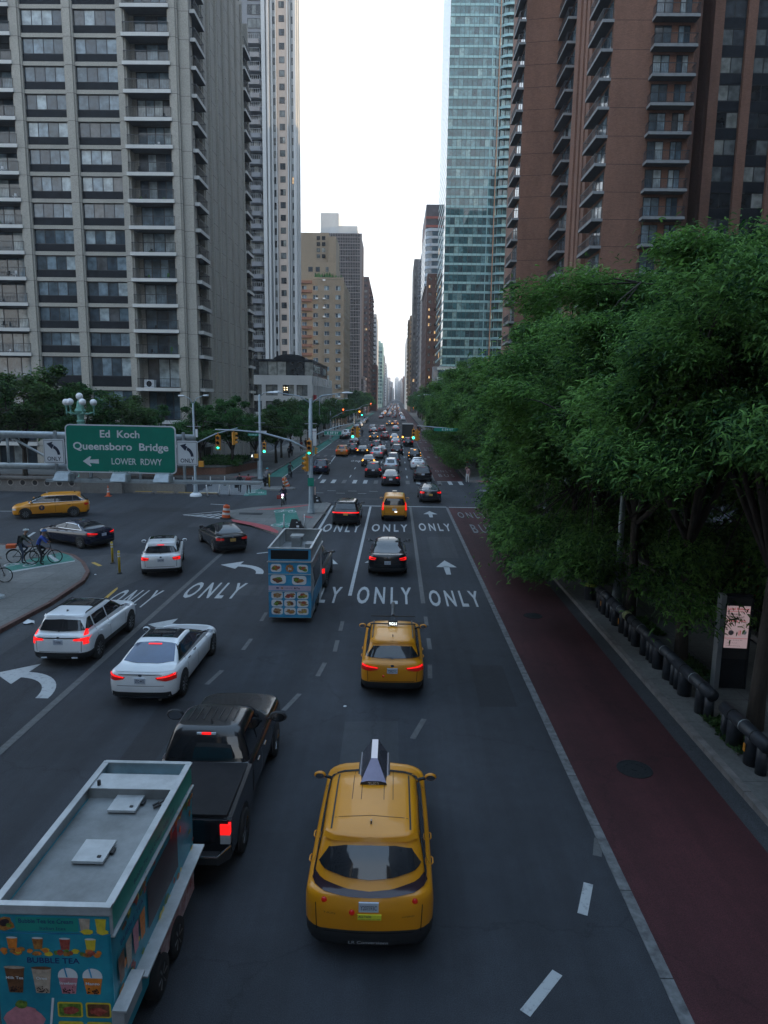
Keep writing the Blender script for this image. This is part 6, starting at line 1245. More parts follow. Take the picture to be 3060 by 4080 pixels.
TL = [('fast', 'bar', -.38, 71.6, 'darkgrey', 'dark grey car with pale glass roof and white plate just beyond the crosswalk', 'tail'),
 ('suv', 'block', -2.4, 79.0, 'black', 'black sport utility with wide red lamps, left of the dark grey car at the crosswalk', 'tail'),
 ('suv', 'vert', 3.0, 75.4, 'black', 'large black sport utility with roof rack and chrome strip beside the bus lane', 'taildim'),
 ('suv', 'bar', -.45, 84.2, 'silver', 'silver crossover behind the dark grey car', 'taildim'),
 ('suv', 'bar', -.2, 92.5, 'darkgrey', 'dark sport utility ahead of the silver crossover', 'taildim'),
 ('sedan', 'bar', 2.9, 88.5, 'white', 'white sedan ahead of the large black sport utility', 'taildim'),
 ('suv', 'vert', 2.8, 100.5, 'black', 'black sport utility with tall glowing orange tail lamps beside the bus lane', 'amber'),
 ('sedan', 'block', -3.4, 91.5, 'darkgrey', 'dark sedan with two glowing orange lamps in the left through lane', 'amber'),
 ('suv', 'bar', -2.65, 103, 'silver', 'pale silver crossover with red lamps in the left through lane', 'tail'),
 ('sedan', 'bar', -2.1, 109.5, 'grey', 'grey sedan mostly hidden ahead of the pale silver crossover', 'taildim'),
 ('suv', 'bar', .3, 109.6, 'black', 'black sport utility with white plate in the middle lane', 'taildim'),
 ('suv', 'block', -3.2, 119.5, 'black', 'black sport utility ahead of the silver cars in the left lane', 'tail'),
 ('sedan', 'bar', .07, 132, 'silver', 'silver sedan ahead of the black sport utility in the middle lane', 'tail'),
 ('sedan', 'block', -5.0, 109, 'black', 'black taxi sedan with two orange lamps in the turning lane', 'amber'),
 ('suv', 'bar', -6.7, 111, 'black', 'black sport utility with red lamps between the orange taxi and the black sedan', 'tail'),
 ('sedan', 'bar', -7.6, 131, 'navy', 'dark sedan parked at the left beyond the turning cars', None),
 ('suv', 'block', 2.4, 130, 'black', 'black boxy off road car behind the dark truck', 'tail'),
 ('suv', 'block', -4.4, 146, 'darkgrey', 'dark sport utility with round amber and red lamps at the second crossing', 'amber'),
 ('suv', 'block', -2.2, 150, 'red', 'dark red sport utility at the second crossing', 'tail'),
 ('sedan', 'block', -.15, 147, 'silver', 'silver topped sedan with amber lamps at the second crossing', 'amber'),
 ('sedan', 'block', -5.4, 176, 'darkgrey', 'dark sedan with two round red lamps in front of a grey van', 'tail'),
 ('suv', 'block', -3.5, 185, 'red', 'glowing red car braking in the left lane', 'tail'),
 ('sedan', 'bar', .1, 192, 'silver', 'small silver car with red lamps beyond the second crossing', 'tail'),
 ('suv', 'block', -1.9, 222, 'black', 'small dark car with amber lamps left of the lane line far away', 'amber'),
 ('suv', 'block', 0, 225, 'red', 'small dark red car with amber lamps right of the lane line far away', 'amber')]
for a in TL: traffic(a[0], a[1], a[2], a[3], a[4], a[5], a[6])
traffic('suv', 'block', -8.0, 106.3, 'orange', 'orange yellow taxi with red brake lamps in the left turning lane', 'tail', cat='taxi')
traffic('suv', 'bar', -8.65, 81.5, 'navy', 'blue grey sport utility waiting beside the signal pole', 'taildim', 3)
traffic('van', 'vert', -5.9, 181, 'silver', 'grey van ahead of the sedan with round red lamps', 'taildim', cat='van')
for i, (x, y, c_) in enumerate(((-10.9, 150, 'black'), (-11.1, 158, 'white'), (-10.9, 196, 'grey'), (-11.1, 206, 'black'), (-10.9, 214, 'white'), (-11, 238, 'silver'), (-11.1, 250, 'black'), (-11, 262, 'grey'))): traffic('suv' if i % 2 else 'sedan', 'bar', x, y, c_, 'car parked along the left kerb under the trees', None)
tr = MB(); tr.box(-1.15, 1.15, -3.2, 2.2, .7, 3.6, 0); rt = empty('box_truck', (2.55, 147, 0), 0, 'dark box truck with two amber lamps behind the traffic signal', 'truck')
tr.build('cargo_box', mat('truck_box', (.03, .032, .036), .5, var=.4, scale=.7), rt); tb = MB(); tb.box(-1.05, 1.05, 2.3, 4.2, .5, 2.5); tb.build('cab', P['darkgrey'], rt)
for s in (-1, 1):
    l = MB(); l.box(s * 1.0 - .14, s * 1.0 + .14, -3.26, -3.2, .75, 1.05); l.build('tail_light', K['amber'], rt)
    for y in (-2, 3): mb = MB(); mb.lathe([(.2, -.15), (.48, -.14), (.48, .14), (.2, .15)], (s * .95, y, .48), 12, axis='x'); mb.build('wheel', K['tyre'], rt)
mb = MB(); mb.box(-1.15, 1.15, -3.22, -3.2, 3.5, 3.6); mb.build('roof_edge', K['signwhite'], rt)
# distant queue: simple one-piece cars
def far_proto(kd):
    H = 1.7 if kd else 1.45; ks = keys_for('suv' if kd else 'sedan', 4.6, 1.84, H)
    ob, bv = body_mesh(ks, 1, [P['black'], K['plastic']], .36, 'car', None, nS=4)
    mb = MB(); mb.v = [tuple(v.co) for v in ob.data.vertices]; mb.f = [tuple(p.vertices) for p in ob.data.polygons]; mb.m = [p.material_index for p in ob.data.polygons]
    if kd: patch(mb, bv, 'r', [(-.55, 1.55), (.55, 1.55)], [(-.7, 1.2), (.7, 1.2)], .012, 3, 3, 3)
    else: patch(mb, bv, 't', [(-.5, -.75), (.5, -.75)], [(-.65, -1.5), (.65, -1.5)], .012, 3, 3, 3)
    for s in (-1, 1): patch(mb, bv, 'r', [(s * .55, .99), (s * .88, .99)], [(s * .55, .80), (s * .88, .80)], .02, 2, 2, 2)
    for s in (-1, 1):
        for y in (-1.35, 1.35): mb.lathe([(.15, -.1), (.33, -.09), (.33, .09), (.15, .1)], (s * .82, y, .33), 8, 1, axis='x')
    bpy.data.objects.remove(ob); o = mb.build('car', [P['black'], K['plastic'], K['tail'], K['cglass']], None, True); return o
fp = [far_proto(0), far_proto(1)]; fu = [0, 0]; rt_ = random.Random(5)
for ln in (-6.4, -3.4, -.3, 2.8):
    y = 262 + rt_.uniform(0, 60)
    while y < 980:
        k = rt_.random() < .6; o = fp[k] if not fu[k] else fp[k].copy()
        if fu[k]: C.objects.link(o)
        fu[k] = 1; o.location = (ln + rt_.uniform(-.3, .3), y, 0)
        cc = rt_.choice(('black', 'black', 'darkgrey', 'white', 'silver', 'grey', 'yellow', 'navy', 'red')); o.material_slots[0].link = 'OBJECT'; o.material_slots[0].material = P[cc]
        tag(o, 'tiny car in the dense queue of red lamps far down the avenue', 'car', 'tiny cars far down the avenue')
        y += rt_.uniform(10, 18) * (1.8 if y < 320 else 1)
for k, o in protos.items():
    if k not in used:
        for ch in list(o.children):
            for g in list(ch.children): bpy.data.objects.remove(g)
            bpy.data.objects.remove(ch)
        bpy.data.objects.remove(o)
# ================================================================ trees
def PQ(x, y, Y):
    "the point at distance Y down the street seen at this place of the photograph"
    v = Rw @ np.array([x - 1530.0, y - 2040.0, 2768.6]); t = Y / v[1]; return (v[0] * t, Y, CAMZ + v[2] * t)
def np_mesh(name, V, F4, m):
    me = bpy.data.meshes.new(name); n = len(F4); me.vertices.add(len(V)); me.vertices.foreach_set('co', V.astype(np.float32).ravel())
    me.loops.add(n * 4); me.loops.foreach_set('vertex_index', F4.astype(np.int32).ravel()); me.polygons.add(n)
    me.polygons.foreach_set('loop_start', np.arange(0, n * 4, 4, dtype=np.int32)); me.update(calc_edges=True); me.materials.append(m); return me
def tree_data(seed, R, H, fork, nl, ncl, nfr, L, wd, leaf, droop=.5, flat=.8, skirt=0, zlow=None):
    rg = np.random.RandomState(seed); tb = MB(); clumps = []
    tb.tube([(0, 0, -.05), (.03, .02, fork * .35), (.08, -.04, fork)], [.24, .19, .15], 9)
    limbs = []; zl = zlow or fork + .3; zc = zl + (H - zl) * .42
    for i in range(nl):
        a = 2 * math.pi * (i + rg.uniform(-.3, .3)) / nl; lvl = rg.uniform(0, 1); r = R * (.8 - .45 * lvl); z1 = zl + (H - zl) * (.25 + .6 * lvl)
        dx, dy = math.cos(a), math.sin(a); P_ = [Vector((.08, -.04, fork - .1)), Vector((dx * r * .35, dy * r * .35, fork + (z1 - fork) * .6)), Vector((dx * r * .75, dy * r * .75, z1)), Vector((dx * r, dy * r, z1 + .1))]
        tb.tube(P_, [.11, .08, .045, .02], 6); limbs.append(P_)
    for k in range(ncl + skirt):
        a = rg.uniform(0, 6.283); sk = k >= ncl
        u = rg.uniform(-.75, 1.0) if not sk else -1.0; q = (rg.uniform(.62, 1.0)) * (1 + .16 * math.sin(3 * a + seed) + .12 * math.sin(7 * a + 5 * u))
        zz = zc + u * ((H - zc) if u > 0 else (zc - zl)) * .93 * q; rr_ = R * math.sqrt(max(0, 1 - (abs(u) ** 2.2))) * q * .92
        if u < 0 and not sk: rr_ = R * q * (1 - .25 * u * u) * .92
        if sk: rr_ = R * rg.uniform(.6, .98); zz = zl - rg.uniform(.2, 1.8)
        c = Vector((rr_ * math.cos(a), rr_ * math.sin(a), zz)); clumps.append((c, rg.uniform(.7, 1.45) * R / 5.8))
        best = min((( p_ - c).length, i, j) for i, P_ in enumerate(limbs) for j, p_ in enumerate(P_[1:])); b = limbs[best[1]][best[2] + 1]
        tb.tube([b, b.lerp(c, .5) + Vector((0, 0, .15)), c], [.035, .022, .008], 4)
    C0 = np.array([tuple(c[0]) for c in clumps]); S0 = np.array([c[1] for c in clumps]); idx = rg.randint(0, len(C0), nfr)
    u = rg.normal(size=(nfr, 3)); u /= np.linalg.norm(u, axis=1)[:, None]; rad = rg.rand(nfr) ** .5 * np.where(rg.rand(nfr) < .07, 1.7, 1.0)
    pos = C0[idx] + u * rad[:, None] * S0[idx][:, None] * np.array([1.15, 1.15, flat])
    out = pos.copy(); out[:, 2] = 0; out /= (np.linalg.norm(out, axis=1)[:, None] + 1e-6)
    d = out * .7 + rg.normal(size=(nfr, 3)) * np.array([.6, .6, .25]); d /= np.linalg.norm(d, axis=1)[:, None]
    Lr = L * rg.uniform(.6, 1.3, nfr)[:, None]; up = np.array([0, 0, 1.0]); wv = np.cross(d, up + rg.normal(size=(nfr, 3)) * .5); wv /= (np.linalg.norm(wv, axis=1)[:, None] + 1e-6); wv *= wd * rg.uniform(.7, 1.2, nfr)[:, None]
    p1 = pos + d * Lr * .5; d2 = d * .8 - up * droop * rg.uniform(.3, 1.4, nfr)[:, None]; p2 = p1 + d2 * Lr * .5
    V = np.stack([pos - wv * .45, pos + wv * .45, p1 + wv * .5, p1 - wv * .5, p2 + wv * .12, p2 - wv * .12], 1).reshape(-1, 3)
    b = np.arange(nfr)[:, None] * 6; F4 = np.concatenate([b + np.array([[0, 1, 2, 3]]), b + np.array([[3, 2, 4, 5]])], 1).reshape(-1, 4)
    return tb, np_mesh('crown', V, F4, leaf)
def make_tree(data, loc, rz, sc_, label, group, first=[0]):
    root = empty('tree', loc, rz, label, 'tree', group); root.scale = sc_ if isinstance(sc_, tuple) else (sc_, sc_, sc_)
    tb, cm = data
    if not hasattr(tb, 'me'): o = tb.build('trunk', K['bark'], root, True); tb.me = o.data
    else: o = bpy.data.objects.new('trunk', tb.me); C.objects.link(o); o.parent = root
    o = bpy.data.objects.new('crown', cm); C.objects.link(o); o.parent = root
    return root
TA = tree_data(3, 5.3, 13.0, 4.4, 9, 120, 210000, .21, .044, K['leafA'], droop=.6, flat=.6, zlow=6.1)
TB2 = tree_data(31, 5.9, 13.6, 4.2, 9, 125, 210000, .21, .046, K['leafA'], droop=.6, flat=.6, zlow=5.3)
TB = tree_data(8, 6.1, 13.6, 4.0, 9, 120, 190000, .22, .052, K['leafA'], droop=.6, flat=.6, skirt=16, zlow=4.0)
TC = tree_data(14, 5.3, 13.6, 3.4, 8, 100, 100000, .26, .080, K['leafA'], droop=.8, flat=.75, skirt=18, zlow=3.2)
TD = tree_data(5, 3.4, 8.6, 2.6, 7, 46, 24000, .24, .11, K['leafB'], droop=.3, flat=.8, zlow=3.0)
TE = tree_data(9, 4.0, 9.2, 2.8, 7, 50, 24000, .26, .13, K['leafC'], droop=.3, flat=.8, zlow=3.2)
gr = 'honey locust trees along the right sidewalk'
for (d_, x, y, rz, s_, lb) in ((TA, 9.8, 17.7, .3, 1.0, 'large feathery green tree at the right edge, thick trunk beside the lit kiosk'), (TB2, 9.7, 22.4, 2.1, 1.0, 'feathery green tree overhanging the red bus lane, trunk between the kiosk and the light pole'), (TB, 9.6, 27.2, 4.0, 1.0, 'feathery green tree whose trunk stands just right of the post with a white notice'),
        (TC, 9.8, 32.6, .9, (1.0, 1.0, 1), 'feathery green tree in the middle of the right row, before the crossing'), (TC, 10.0, 38.2, 5.0, (.80, .85, 1), 'dense green tree fifth from the camera in the right row'), (TC, 10.2, 44.2, 1.9, (.72, .85, 1), 'dense green tree two before the crossing in the right row'), (TC, 10.8, 50.4, 3.2, (.66, .8, .98), 'last green tree of the right row before the crossing')):
    make_tree(d_, (x, y, .1), rz, s_, lb, gr)
make_tree(TB2, (16.5, 19.5, 0), 3.3, 1.02, 'broad green tree behind the iron fence at the far right edge', gr); make_tree(TC, (17.5, 29, 0), 1.3, 1.05, 'broad green tree behind the fence beyond the kiosk', gr); make_tree(TC, (18, 41, 0), 2.3, 1.08, 'dark green tree behind the fence near the brick tower', gr)
ORD = 'first second third fourth fifth sixth seventh eighth ninth tenth eleventh twelfth thirteenth fourteenth fifteenth sixteenth seventeenth'.split()
g2 = 'green trees along the right side beyond the crossing'
for i in range(17):
    y = 80 + i * 9.0; make_tree(TC if i < 7 else (TE if i % 3 == 0 else TD), (10.6 + rnd.uniform(-.5, .5), y, .1), i * 1.3, (1.0 if i < 5 else .92 if i < 7 else 1.3) * rnd.uniform(.92, 1.05), ('dense green tree right after the crossing on the right sidewalk' if i == 0 else ORD[i] + ' green tree after the crossing in the right row, counting away'), g2)
for i in range(10): make_tree(TD, (11 + rnd.uniform(-.5, .5), 235 + i * 14, .1), i * 2.1, 1.35, 'far green tree low on the right of the avenue', 'far trees on the right of the avenue')
g3 = 'street trees on the left side beyond the crossing'
for i in range(16): make_tree(TD if i % 3 else TE, (-16.2 + rnd.uniform(-.4, .4), 108 + i * 9.5, .1), i * 1.7, rnd.uniform(.86, 1.0), ORD[i] + ' street tree past the low pale building in the left row, counting away', g3)
for i in range(9): make_tree(TD, (-16 + rnd.uniform(-.4, .4), 262 + i * 15, .1), i * 2.3, 1.3, 'far green tree low on the left of the avenue', 'far trees on the left of the avenue')
for (d_, x, y, s_, lb) in ((TE, -35.5, 66, 1.25, 'large dark green tree at the left edge behind the pipe truss'), (TD, -40.5, 70, 1.2, 'green tree at the far left edge behind the balustrade'), (TD, -30.5, 67.5, 1.12, 'green tree left of the ornate green lamp post'), (TE, -28.0, 70, .95, 'dark tree behind the green road sign'), (TD, -25.2, 73, .88, 'small green tree above the right corner of the green road sign'),
        (TD, -21.6, 77, .92, 'slim green tree between the road sign and the signal heads'), (TD, -18.6, 79, 1.0, 'green tree behind the hanging signal with a green arrow'), (TE, -16.9, 84, .92, 'dark green tree beside the slender grey pole at the left corner'), (TD, -15.6, 91, 1.02, 'green tree right of the slender grey pole on the left sidewalk'), (TD, -16.2, 99, .95, 'sparse green tree in front of the low pale building')):
    make_tree(d_, (x, y, .1), x, s_ * (.86 if y > 83 else 1), lb, 'trees around the left corner plaza')
# ================================================================ street furniture
def signal_head(root, c, face=(0, -1, 0), lit='green', arrow=False, s=1.0):
    "three-lamp head; c is its middle"
    f = Vector(face).normalized(); u = Vector((-f.y, f.x, 0)); c = Vector(c); mb = MB()
    def bx(a0, a1, b0, b1, z0, z1, m=0):
        P_ = []
        for z in (z0, z1):
            for (a, b) in ((a0, b0), (a1, b0), (a1, b1), (a0, b1)): P_.append(tuple(c + u * a * s + f * b * s + Vector((0, 0, z * s))))
        mb.hexa(P_, m)
    for k in range(3): z = (1 - k) * .37; bx(-.17, .17, -.12, .08, z - .18, z + .18)
    for k in range(3):
        z = (1 - k) * .37; q = c + Vector((0, 0, z * s)) + f * .08 * s
        pts = [[q + (u * math.cos(a) + Vector((0, 0, 1)) * math.sin(a)) * .15 * s + f * e * s for a in [math.radians(-20 + 220 * i / 10) for i in range(11)]] for e in (0, .22)]; mb.grid(pts)
    bx(-.03, .03, -.05, .05, .54, .75)
    h = mb.build('signal_head', K['sigyellow'], root)
    for k, nm in enumerate(('red', 'amber', 'green')):
        z = (1 - k) * .37; q = c + Vector((0, 0, z * s)) + f * .085 * s; l = MB(); on = nm == lit
        l.disc(q, u, (0, 0, 1), .135 * s, .135 * s, 14, 0)
        if on and arrow:
            e = f * .006; l.face([q + e + u * a * s + Vector((0, 0, b * s)) for a, b in ((-.11, 0), (0, .11), (0, .035), (.11, .035), (.11, -.035), (0, -.035), (0, -.11))], 1)
        l.build('lens', [K['black'] if (not on or arrow) else KL[nm], KL[nm]], h)
KL = {'green': mat('green_lamp', (.05, .9, .55), .3, emis=1.8, ecol=(.03, 1, .62)), 'red': mat('red_lamp', (.9, .1, .05), .3, emis=2.5, ecol=(1, .12, .03)), 'amber': mat('amber_signal_lamp', (.9, .4, .05), .3, emis=2.2, ecol=(1, .4, .03))}
def cobra(root, base, tip, lum=.75):
    "curved lamp arm with a flat lamp head"
    b = Vector(base); t = Vector(tip); m1 = b.lerp(t, .35) + Vector((0, 0, abs(t.z - b.z) * .28 + .05)); m2 = b.lerp(t, .75) + Vector((0, 0, .1)); mb = MB(); mb.tube([b, m1, m2, t], [.05, .045, .035, .03], 7); a = mb.build('lamp_arm', K['polegrey'], root, True)
    d = (t - m2); d.z = 0; d.normalize(); l = MB(); n = Vector((-d.y, d.x, 0)); P_ = []
    prof = [(0, .05, .05), (.15, .11, .07), (.5, .15, .08), (lum, .09, .05), (lum + .05, .03, .02)]
    l.grid([[t + d * q + n * w_ * math.cos(k) + Vector((0, 0, h_ * math.sin(k))) for k in [i * math.pi / 4 for i in range(9)]] for q, w_, h_ in prof]); l.build('lamp_head', K['signwhite'], a, True)
def pole(root, h, r0=.13, r1=.09, base=True, n=10):
    mb = MB(); 
    if base: mb.lathe([(.30, 0), (.28, .12), (.20, .5), (.18, 1.0), (r0, 1.15), (r1, h), (.03, h + .05)], (0, 0, 0), n)
    else: mb.lathe([(r0, 0), (r1, h)], (0, 0, 0), n)
    return mb.build('pole', K['polegrey'], root, True)
def local(root, p): l = root.location; return (p[0] - l[0], p[1] - l[1], p[2] - l[2])
def crossarm(root, z, w_=1.0):
    mb = MB(); mb.box(-w_ / 2, w_ / 2, -.04, .04, z, z + .05); mb.build('bracket', K['galv'], root)
# pole on the traffic island
r1 = empty('signal_pole', (-6.25, 51.6, .13), 0, 'tall grey pole on the traffic island with two lamp arms and yellow signals', 'signal pole')
pole(r1, 8.5, .17, .11); cobra(r1, (0, 0, 8.2), (-2.4, 0, 8.95)); cobra(r1, (0, 0, 8.2), (2.3, 0, 9.0)); crossarm(r1, 6.7, .9); crossarm(r1, 6.15, 1.0)
mb = MB(); mb.tube([(0, 0, 4.7), (-1.5, 0, 5.45), (-3.6, 0, 6.0), (-5.4, 0, 6.15), (-7.1, 0, 6.2)], [.09, .08, .07, .055, .045], 8); mb.build('mast_arm', K['polegrey'], r1, True)
signal_head(r1, (-6.9, 0, 5.22), (0, -1, 0), 'green', True); signal_head(r1, (-5.75, .1, 5.55), (.9, .5, 0), 'none', s=.85); signal_head(r1, (-.08, -.32, 4.95), (0, -1, 0), 'green', True); signal_head(r1, (-.34, -.05, 3.75), (-.85, -.45, 0), 'none', s=1.0); signal_head(r1, (.33, .2, 4.7), (.9, .3, 0), 'none', s=.45)
mb = MB(); mb.box(-.22, .24, -.22, -.19, 2.1, 2.72, 0); sgn = mb.build('bike_route_sign', [K['signgreen']], r1)
mb = MB(); rrect(mb, (.01, -.195, 2.41), (1, 0, 0), (0, 0, 1), .43, .6, .03, 0); rrect(mb, (.01, -.198, 2.41), (1, 0, 0), (0, 0, 1), .40, .57, .03, 1)
for x in (-.09, .1): mb.disc((x, -.202, 2.58), (1, 0, 0), (0, 0, 1), .055, .055, 12, 0)
mb.text('Bridge', (.06, -.203, 2.40), (1, 0, 0), (0, 0, 1), .05, .2, 0); mb.text('2 Ave', (.06, -.203, 2.24), (1, 0, 0), (0, 0, 1), .05, .18, 0)
for z in (2.42, 2.26): mb.face([(-.15, -.203, z - .05), (-.11, -.203, z - .05), (-.11, -.203, z + .02), (-.08, -.203, z + .02), (-.13, -.203, z + .08), (-.18, -.203, z + .02), (-.15, -.203, z + .02)], 0)
mb.build('sign_face', [K['signwhite'], K['signgreen']], sgn)
wi = MB(); wi.tube([(-.1, 0, 6.3), (-8, 10, 6.15), (-16, 19, 6.4)], .012, 4); wi.build('cable', K['black'], r1)
rd = MB(); rd.box(.16, .42, -.06, -.03, 5.1, 6.1); rg_ = rd.build('parking_sign', K['signwhite'], r1)
# second pole right behind it, with the street sign arm
x, y = -9.6, 78.2; r2 = empty('signal_pole', (x, y, .1), 0, 'grey mast carrying the green E 59 ST sign and two yellow signals', 'signal pole'); pole(r2, 7.4, .17, .11)
mb = MB(); mb.tube([(0, 0, 4.2), (1.6, 0, 4.9), (3.2, 0, 5.5), (5.0, 0, 5.85)], [.09, .075, .06, .05], 8); mb.build('mast_arm', K['polegrey'], r2, True)
mb = MB(); mb.box(1.62, 3.62, -.16, -.12, 4.52, 4.98, 0); mb.box(1.55, 3.7, -.14, -.08, 5.05, 5.12, 1); sg = mb.build('street_name_sign', [K['signgreen'], K['galv']], r2)
mb = MB(); mb.text('E 59 ST', (2.62, -.165, 4.63), (1, 0, 0), (0, 0, 1), .24, 1.25, 0, .02); 
for (a, b, c_, d_) in ((1.62, 3.62, 4.52, 4.545), (1.62, 3.62, 4.955, 4.98), (1.62, 1.645, 4.545, 4.955), (3.595, 3.62, 4.545, 4.955)): mb.face([(a, -.164, c_), (b, -.164, c_), (b, -.164, d_), (a, -.164, d_)])
mb.build('lettering', K['signwhite'], sg)
signal_head(r2, (4.85, -.1, 4.75), (0, -1, 0), 'green'); signal_head(r2, (5.35, .1, 4.8), (.8, .55, 0), 'none')
mb = MB(); mb.box(.25, .75, -.2, -.17, 4.1, 5.2); s2 = mb.build('turn_sign', K['signwhite'], r2)
mb = MB(); R_ = [[(.5 + r * math.cos(a), -.205, 4.75 + r * math.sin(a)) for a in [i * math.pi / 10 for i in range(21)]] for r in (.15, .2)]; mb.grid(R_); mb.tube([(.37, -.206, 4.88), (.63, -.206, 4.62)], .018, 4); mb.text('NO TURN', (.5, -.205, 4.25), (1, 0, 0), (0, 0, 1), .09, .4); mb.build('sign_face', mat('sign_red', (.5, .03, .03), .5), s2)
# corner pole
r3 = empty('signal_pole', (-14.15, 72.8, .15), 0, 'slender grey corner pole with a signal showing green and a walking man signal', 'signal pole'); pole(r3, 8.8, .16, .1); cobra(r3, (0, 0, 8.6), (1.5, -.2, 9.15)); crossarm(r3, 5.9, 1.1)
signal_head(r3, (.5, -.25, 3.35), (0, -1, 0), 'green')
mb = MB(); mb.box(-.62, -.20, -.18, .1, 2.25, 2.68, 0); mb.box(-.95, -.62, -.3, -.1, 2.3, 2.65, 1); ph = mb.build('pedestrian_signal', [K['sigyellow'], K['black']], r3)
mb = MB(); q = Vector((-.79, -.31, 2.49))
for pts in (((-.03, .09), (.03, .09), (.03, .14), (-.03, .14)), ((-.05, .0), (.04, .0), (.04, .08), (-.05, .08)), ((-.05, 0), (-.0, 0), (-.05, -.13), (-.10, -.13)), ((0, 0), (.04, 0), (.09, -.13), (.05, -.13))): mb.face([q + Vector((a, 0, b)) for a, b in pts])
mb.build('walking_man', K['glow'], ph)
mb = MB(); mb.box(-1.25, -.1, -.03, 0, 4.55, 4.8, 0); mb.box(-.4, .7, -.03, 0, 4.9, 5.1, 1); n_ = mb.build('street_name_sign', [K['signgreen'], K['signwhite']], r3); mb = MB(); mb.text('E 59 ST', (-.68, -.035, 4.61), (1, 0, 0), (0, 0, 1), .13, .8); mb.build('lettering', K['signwhite'], n_); mb = MB(); mb.text('ONE WAY', (.15, -.035, 4.95), (1, 0, 0), (0, 0, 1), .1, .7); mb.build('lettering', K['ink'], n_)
mb = MB(); mb.box(-.35, .1, .2, .6, 0, 1.9); mb.build('control_cabinet', K['polegrey'], r3)
# double lamp pole
r4 = empty('street_lamp', (-17.6, 60.8, 0), 0, 'grey double armed street lamp standing behind the road signs', 'street lamp'); pole(r4, 8.1, .12, .08); cobra(r4, (0, 0, 8.0), (-.75, 0, 8.75), .45); cobra(r4, (0, 0, 8.0), (.9, 0, 8.8), .45); crossarm(r4, 6.1, 1.2)
mb = MB(); mb.lathe([(.55, 0), (.5, .15), (.3, .3)], (0, 0, 0), 12); mb.build('base', K['signwhite'], r4); mb = MB(); mb.box(.15, .35, -.12, -.09, 5.2, 5.9); mb.build('parking_sign', K['signwhite'], r4); mb = MB(); mb.box(.35, .75, -.1, .2, 2.6, 3.1); mb.build('pedestrian_signal', K['sigyellow'], r4)
mb = MB(); mb.tube([(0, 0, 4.6), (1.8, .5, 5.5), (3.6, 1, 6.0)], [.07, .06, .05], 7); mb.build('mast_arm', K['polegrey'], r4, True)
# more lamps and signals further on
def far_signal(loc, arm, heads, label, h=6.5):
    r = empty('signal_pole', loc, 0, label, 'signal pole'); pole(r, h, .14, .09)
    mb = MB(); e = Vector(arm); mb.tube([(0, 0, 4.4), (e.x * .5, e.y * .5, 4.4 + (e.z - 4.4) * .75), tuple(e)], [.08, .06, .045], 7); mb.build('mast_arm', K['polegrey'], r, True)
    for (p, f, l_) in heads: signal_head(r, p, f, l_)
    return r
rr = far_signal((11.4, 76.5, .15), (-9.0, 0, 5.7), [((-9.4, 0, 4.75), (0, -1, 0), 'green'), ((-9.0, .3, 4.6), (.8, .6, 0), 'none')], 'grey signal mast reaching out from the right corner trees over the lanes')
mb = MB(); mb.box(-7.2, -4.2, -.15, -.12, 5.15, 5.5); nn_ = mb.build('street_name_sign', K['signgreen'], rr); mb = MB(); mb.text('E 59 ST', (-5.7, -.155, 5.23), (1, 0, 0), (0, 0, 1), .2, 1.2); mb.build('lettering', K['signwhite'], nn_)
far_signal((-13.2, 142, .1), (6.3, 0, 6.6), [((2.6, 0, 5.9), (0, -1, 0), 'red'), ((5.9, 0, 5.9), (0, -1, 0), 'amber'), ((6.4, .2, 5.6), (0, -1, 0), 'green')], 'distant signal mast on the left with red and amber lamps')
far_signal((-13.4, 226, .1), (6.0, 0, 6.9), [((5.4, 0, 6.4), (0, -1, 0), 'red')], 'far signal mast on the left with one red lamp'); far_signal((9.6, 226, .1), (-4.0, 0, 6.2), [((-3.9, 0, 5.4), (0, -1, 0), 'red')], 'far signal mast on the right with one red lamp')
def lamp(loc, arm, label, h=8.5, grp='curved street lamps'):
    r = empty('street_lamp', loc, 0, label, 'street lamp', grp); mb = MB(); s = 1 if arm > 0 else -1; mb.tube([(0, 0, 0), (0, 0, h - 1.6), (.15 * s, 0, h - .7), (.8 * s, 0, h - .1), (abs(arm) * s, 0, h)], [.12, .09, .07, .06, .05], 8); mb.build('pole', K['polegrey'], r, True)
    l = MB(); l.box(*sorted((arm, arm + .7 * s)), -.13, .13, h - .08, h + .06); l.build('lamp_head', K['signwhite'], r)
lamp((-13.9, 128, .15), 2.6, 'tall curved street lamp on the left sidewalk beyond the crossing', 9.2); lamp((-14.6, 170, .1), 2.4, 'curved street lamp farther down the left sidewalk'); lamp((9.2, 150, .1), -2.6, 'curved street lamp among the right trees', 9.5); lamp((9.4, 200, .1), -2.6, 'curved street lamp farther among the right trees', 9.5); lamp((9.5, 105, .1), -2.2, 'curved street lamp rising from the right trees after the crossing', 9.3)
mb = MB(); r = empty('square_sign', (6.8, 128, 0), 0, 'small white square sign on a thin post beside the bus lane', 'sign'); mb.tube([(0, 0, 0), (0, 0, 6.2)], .06, 6); mb.build('post', K['galv'], r); mb = MB(); mb.box(-.55, .55, -.06, -.02, 6.0, 7.1); mb.build('sign_board', K['signwhite'], r)
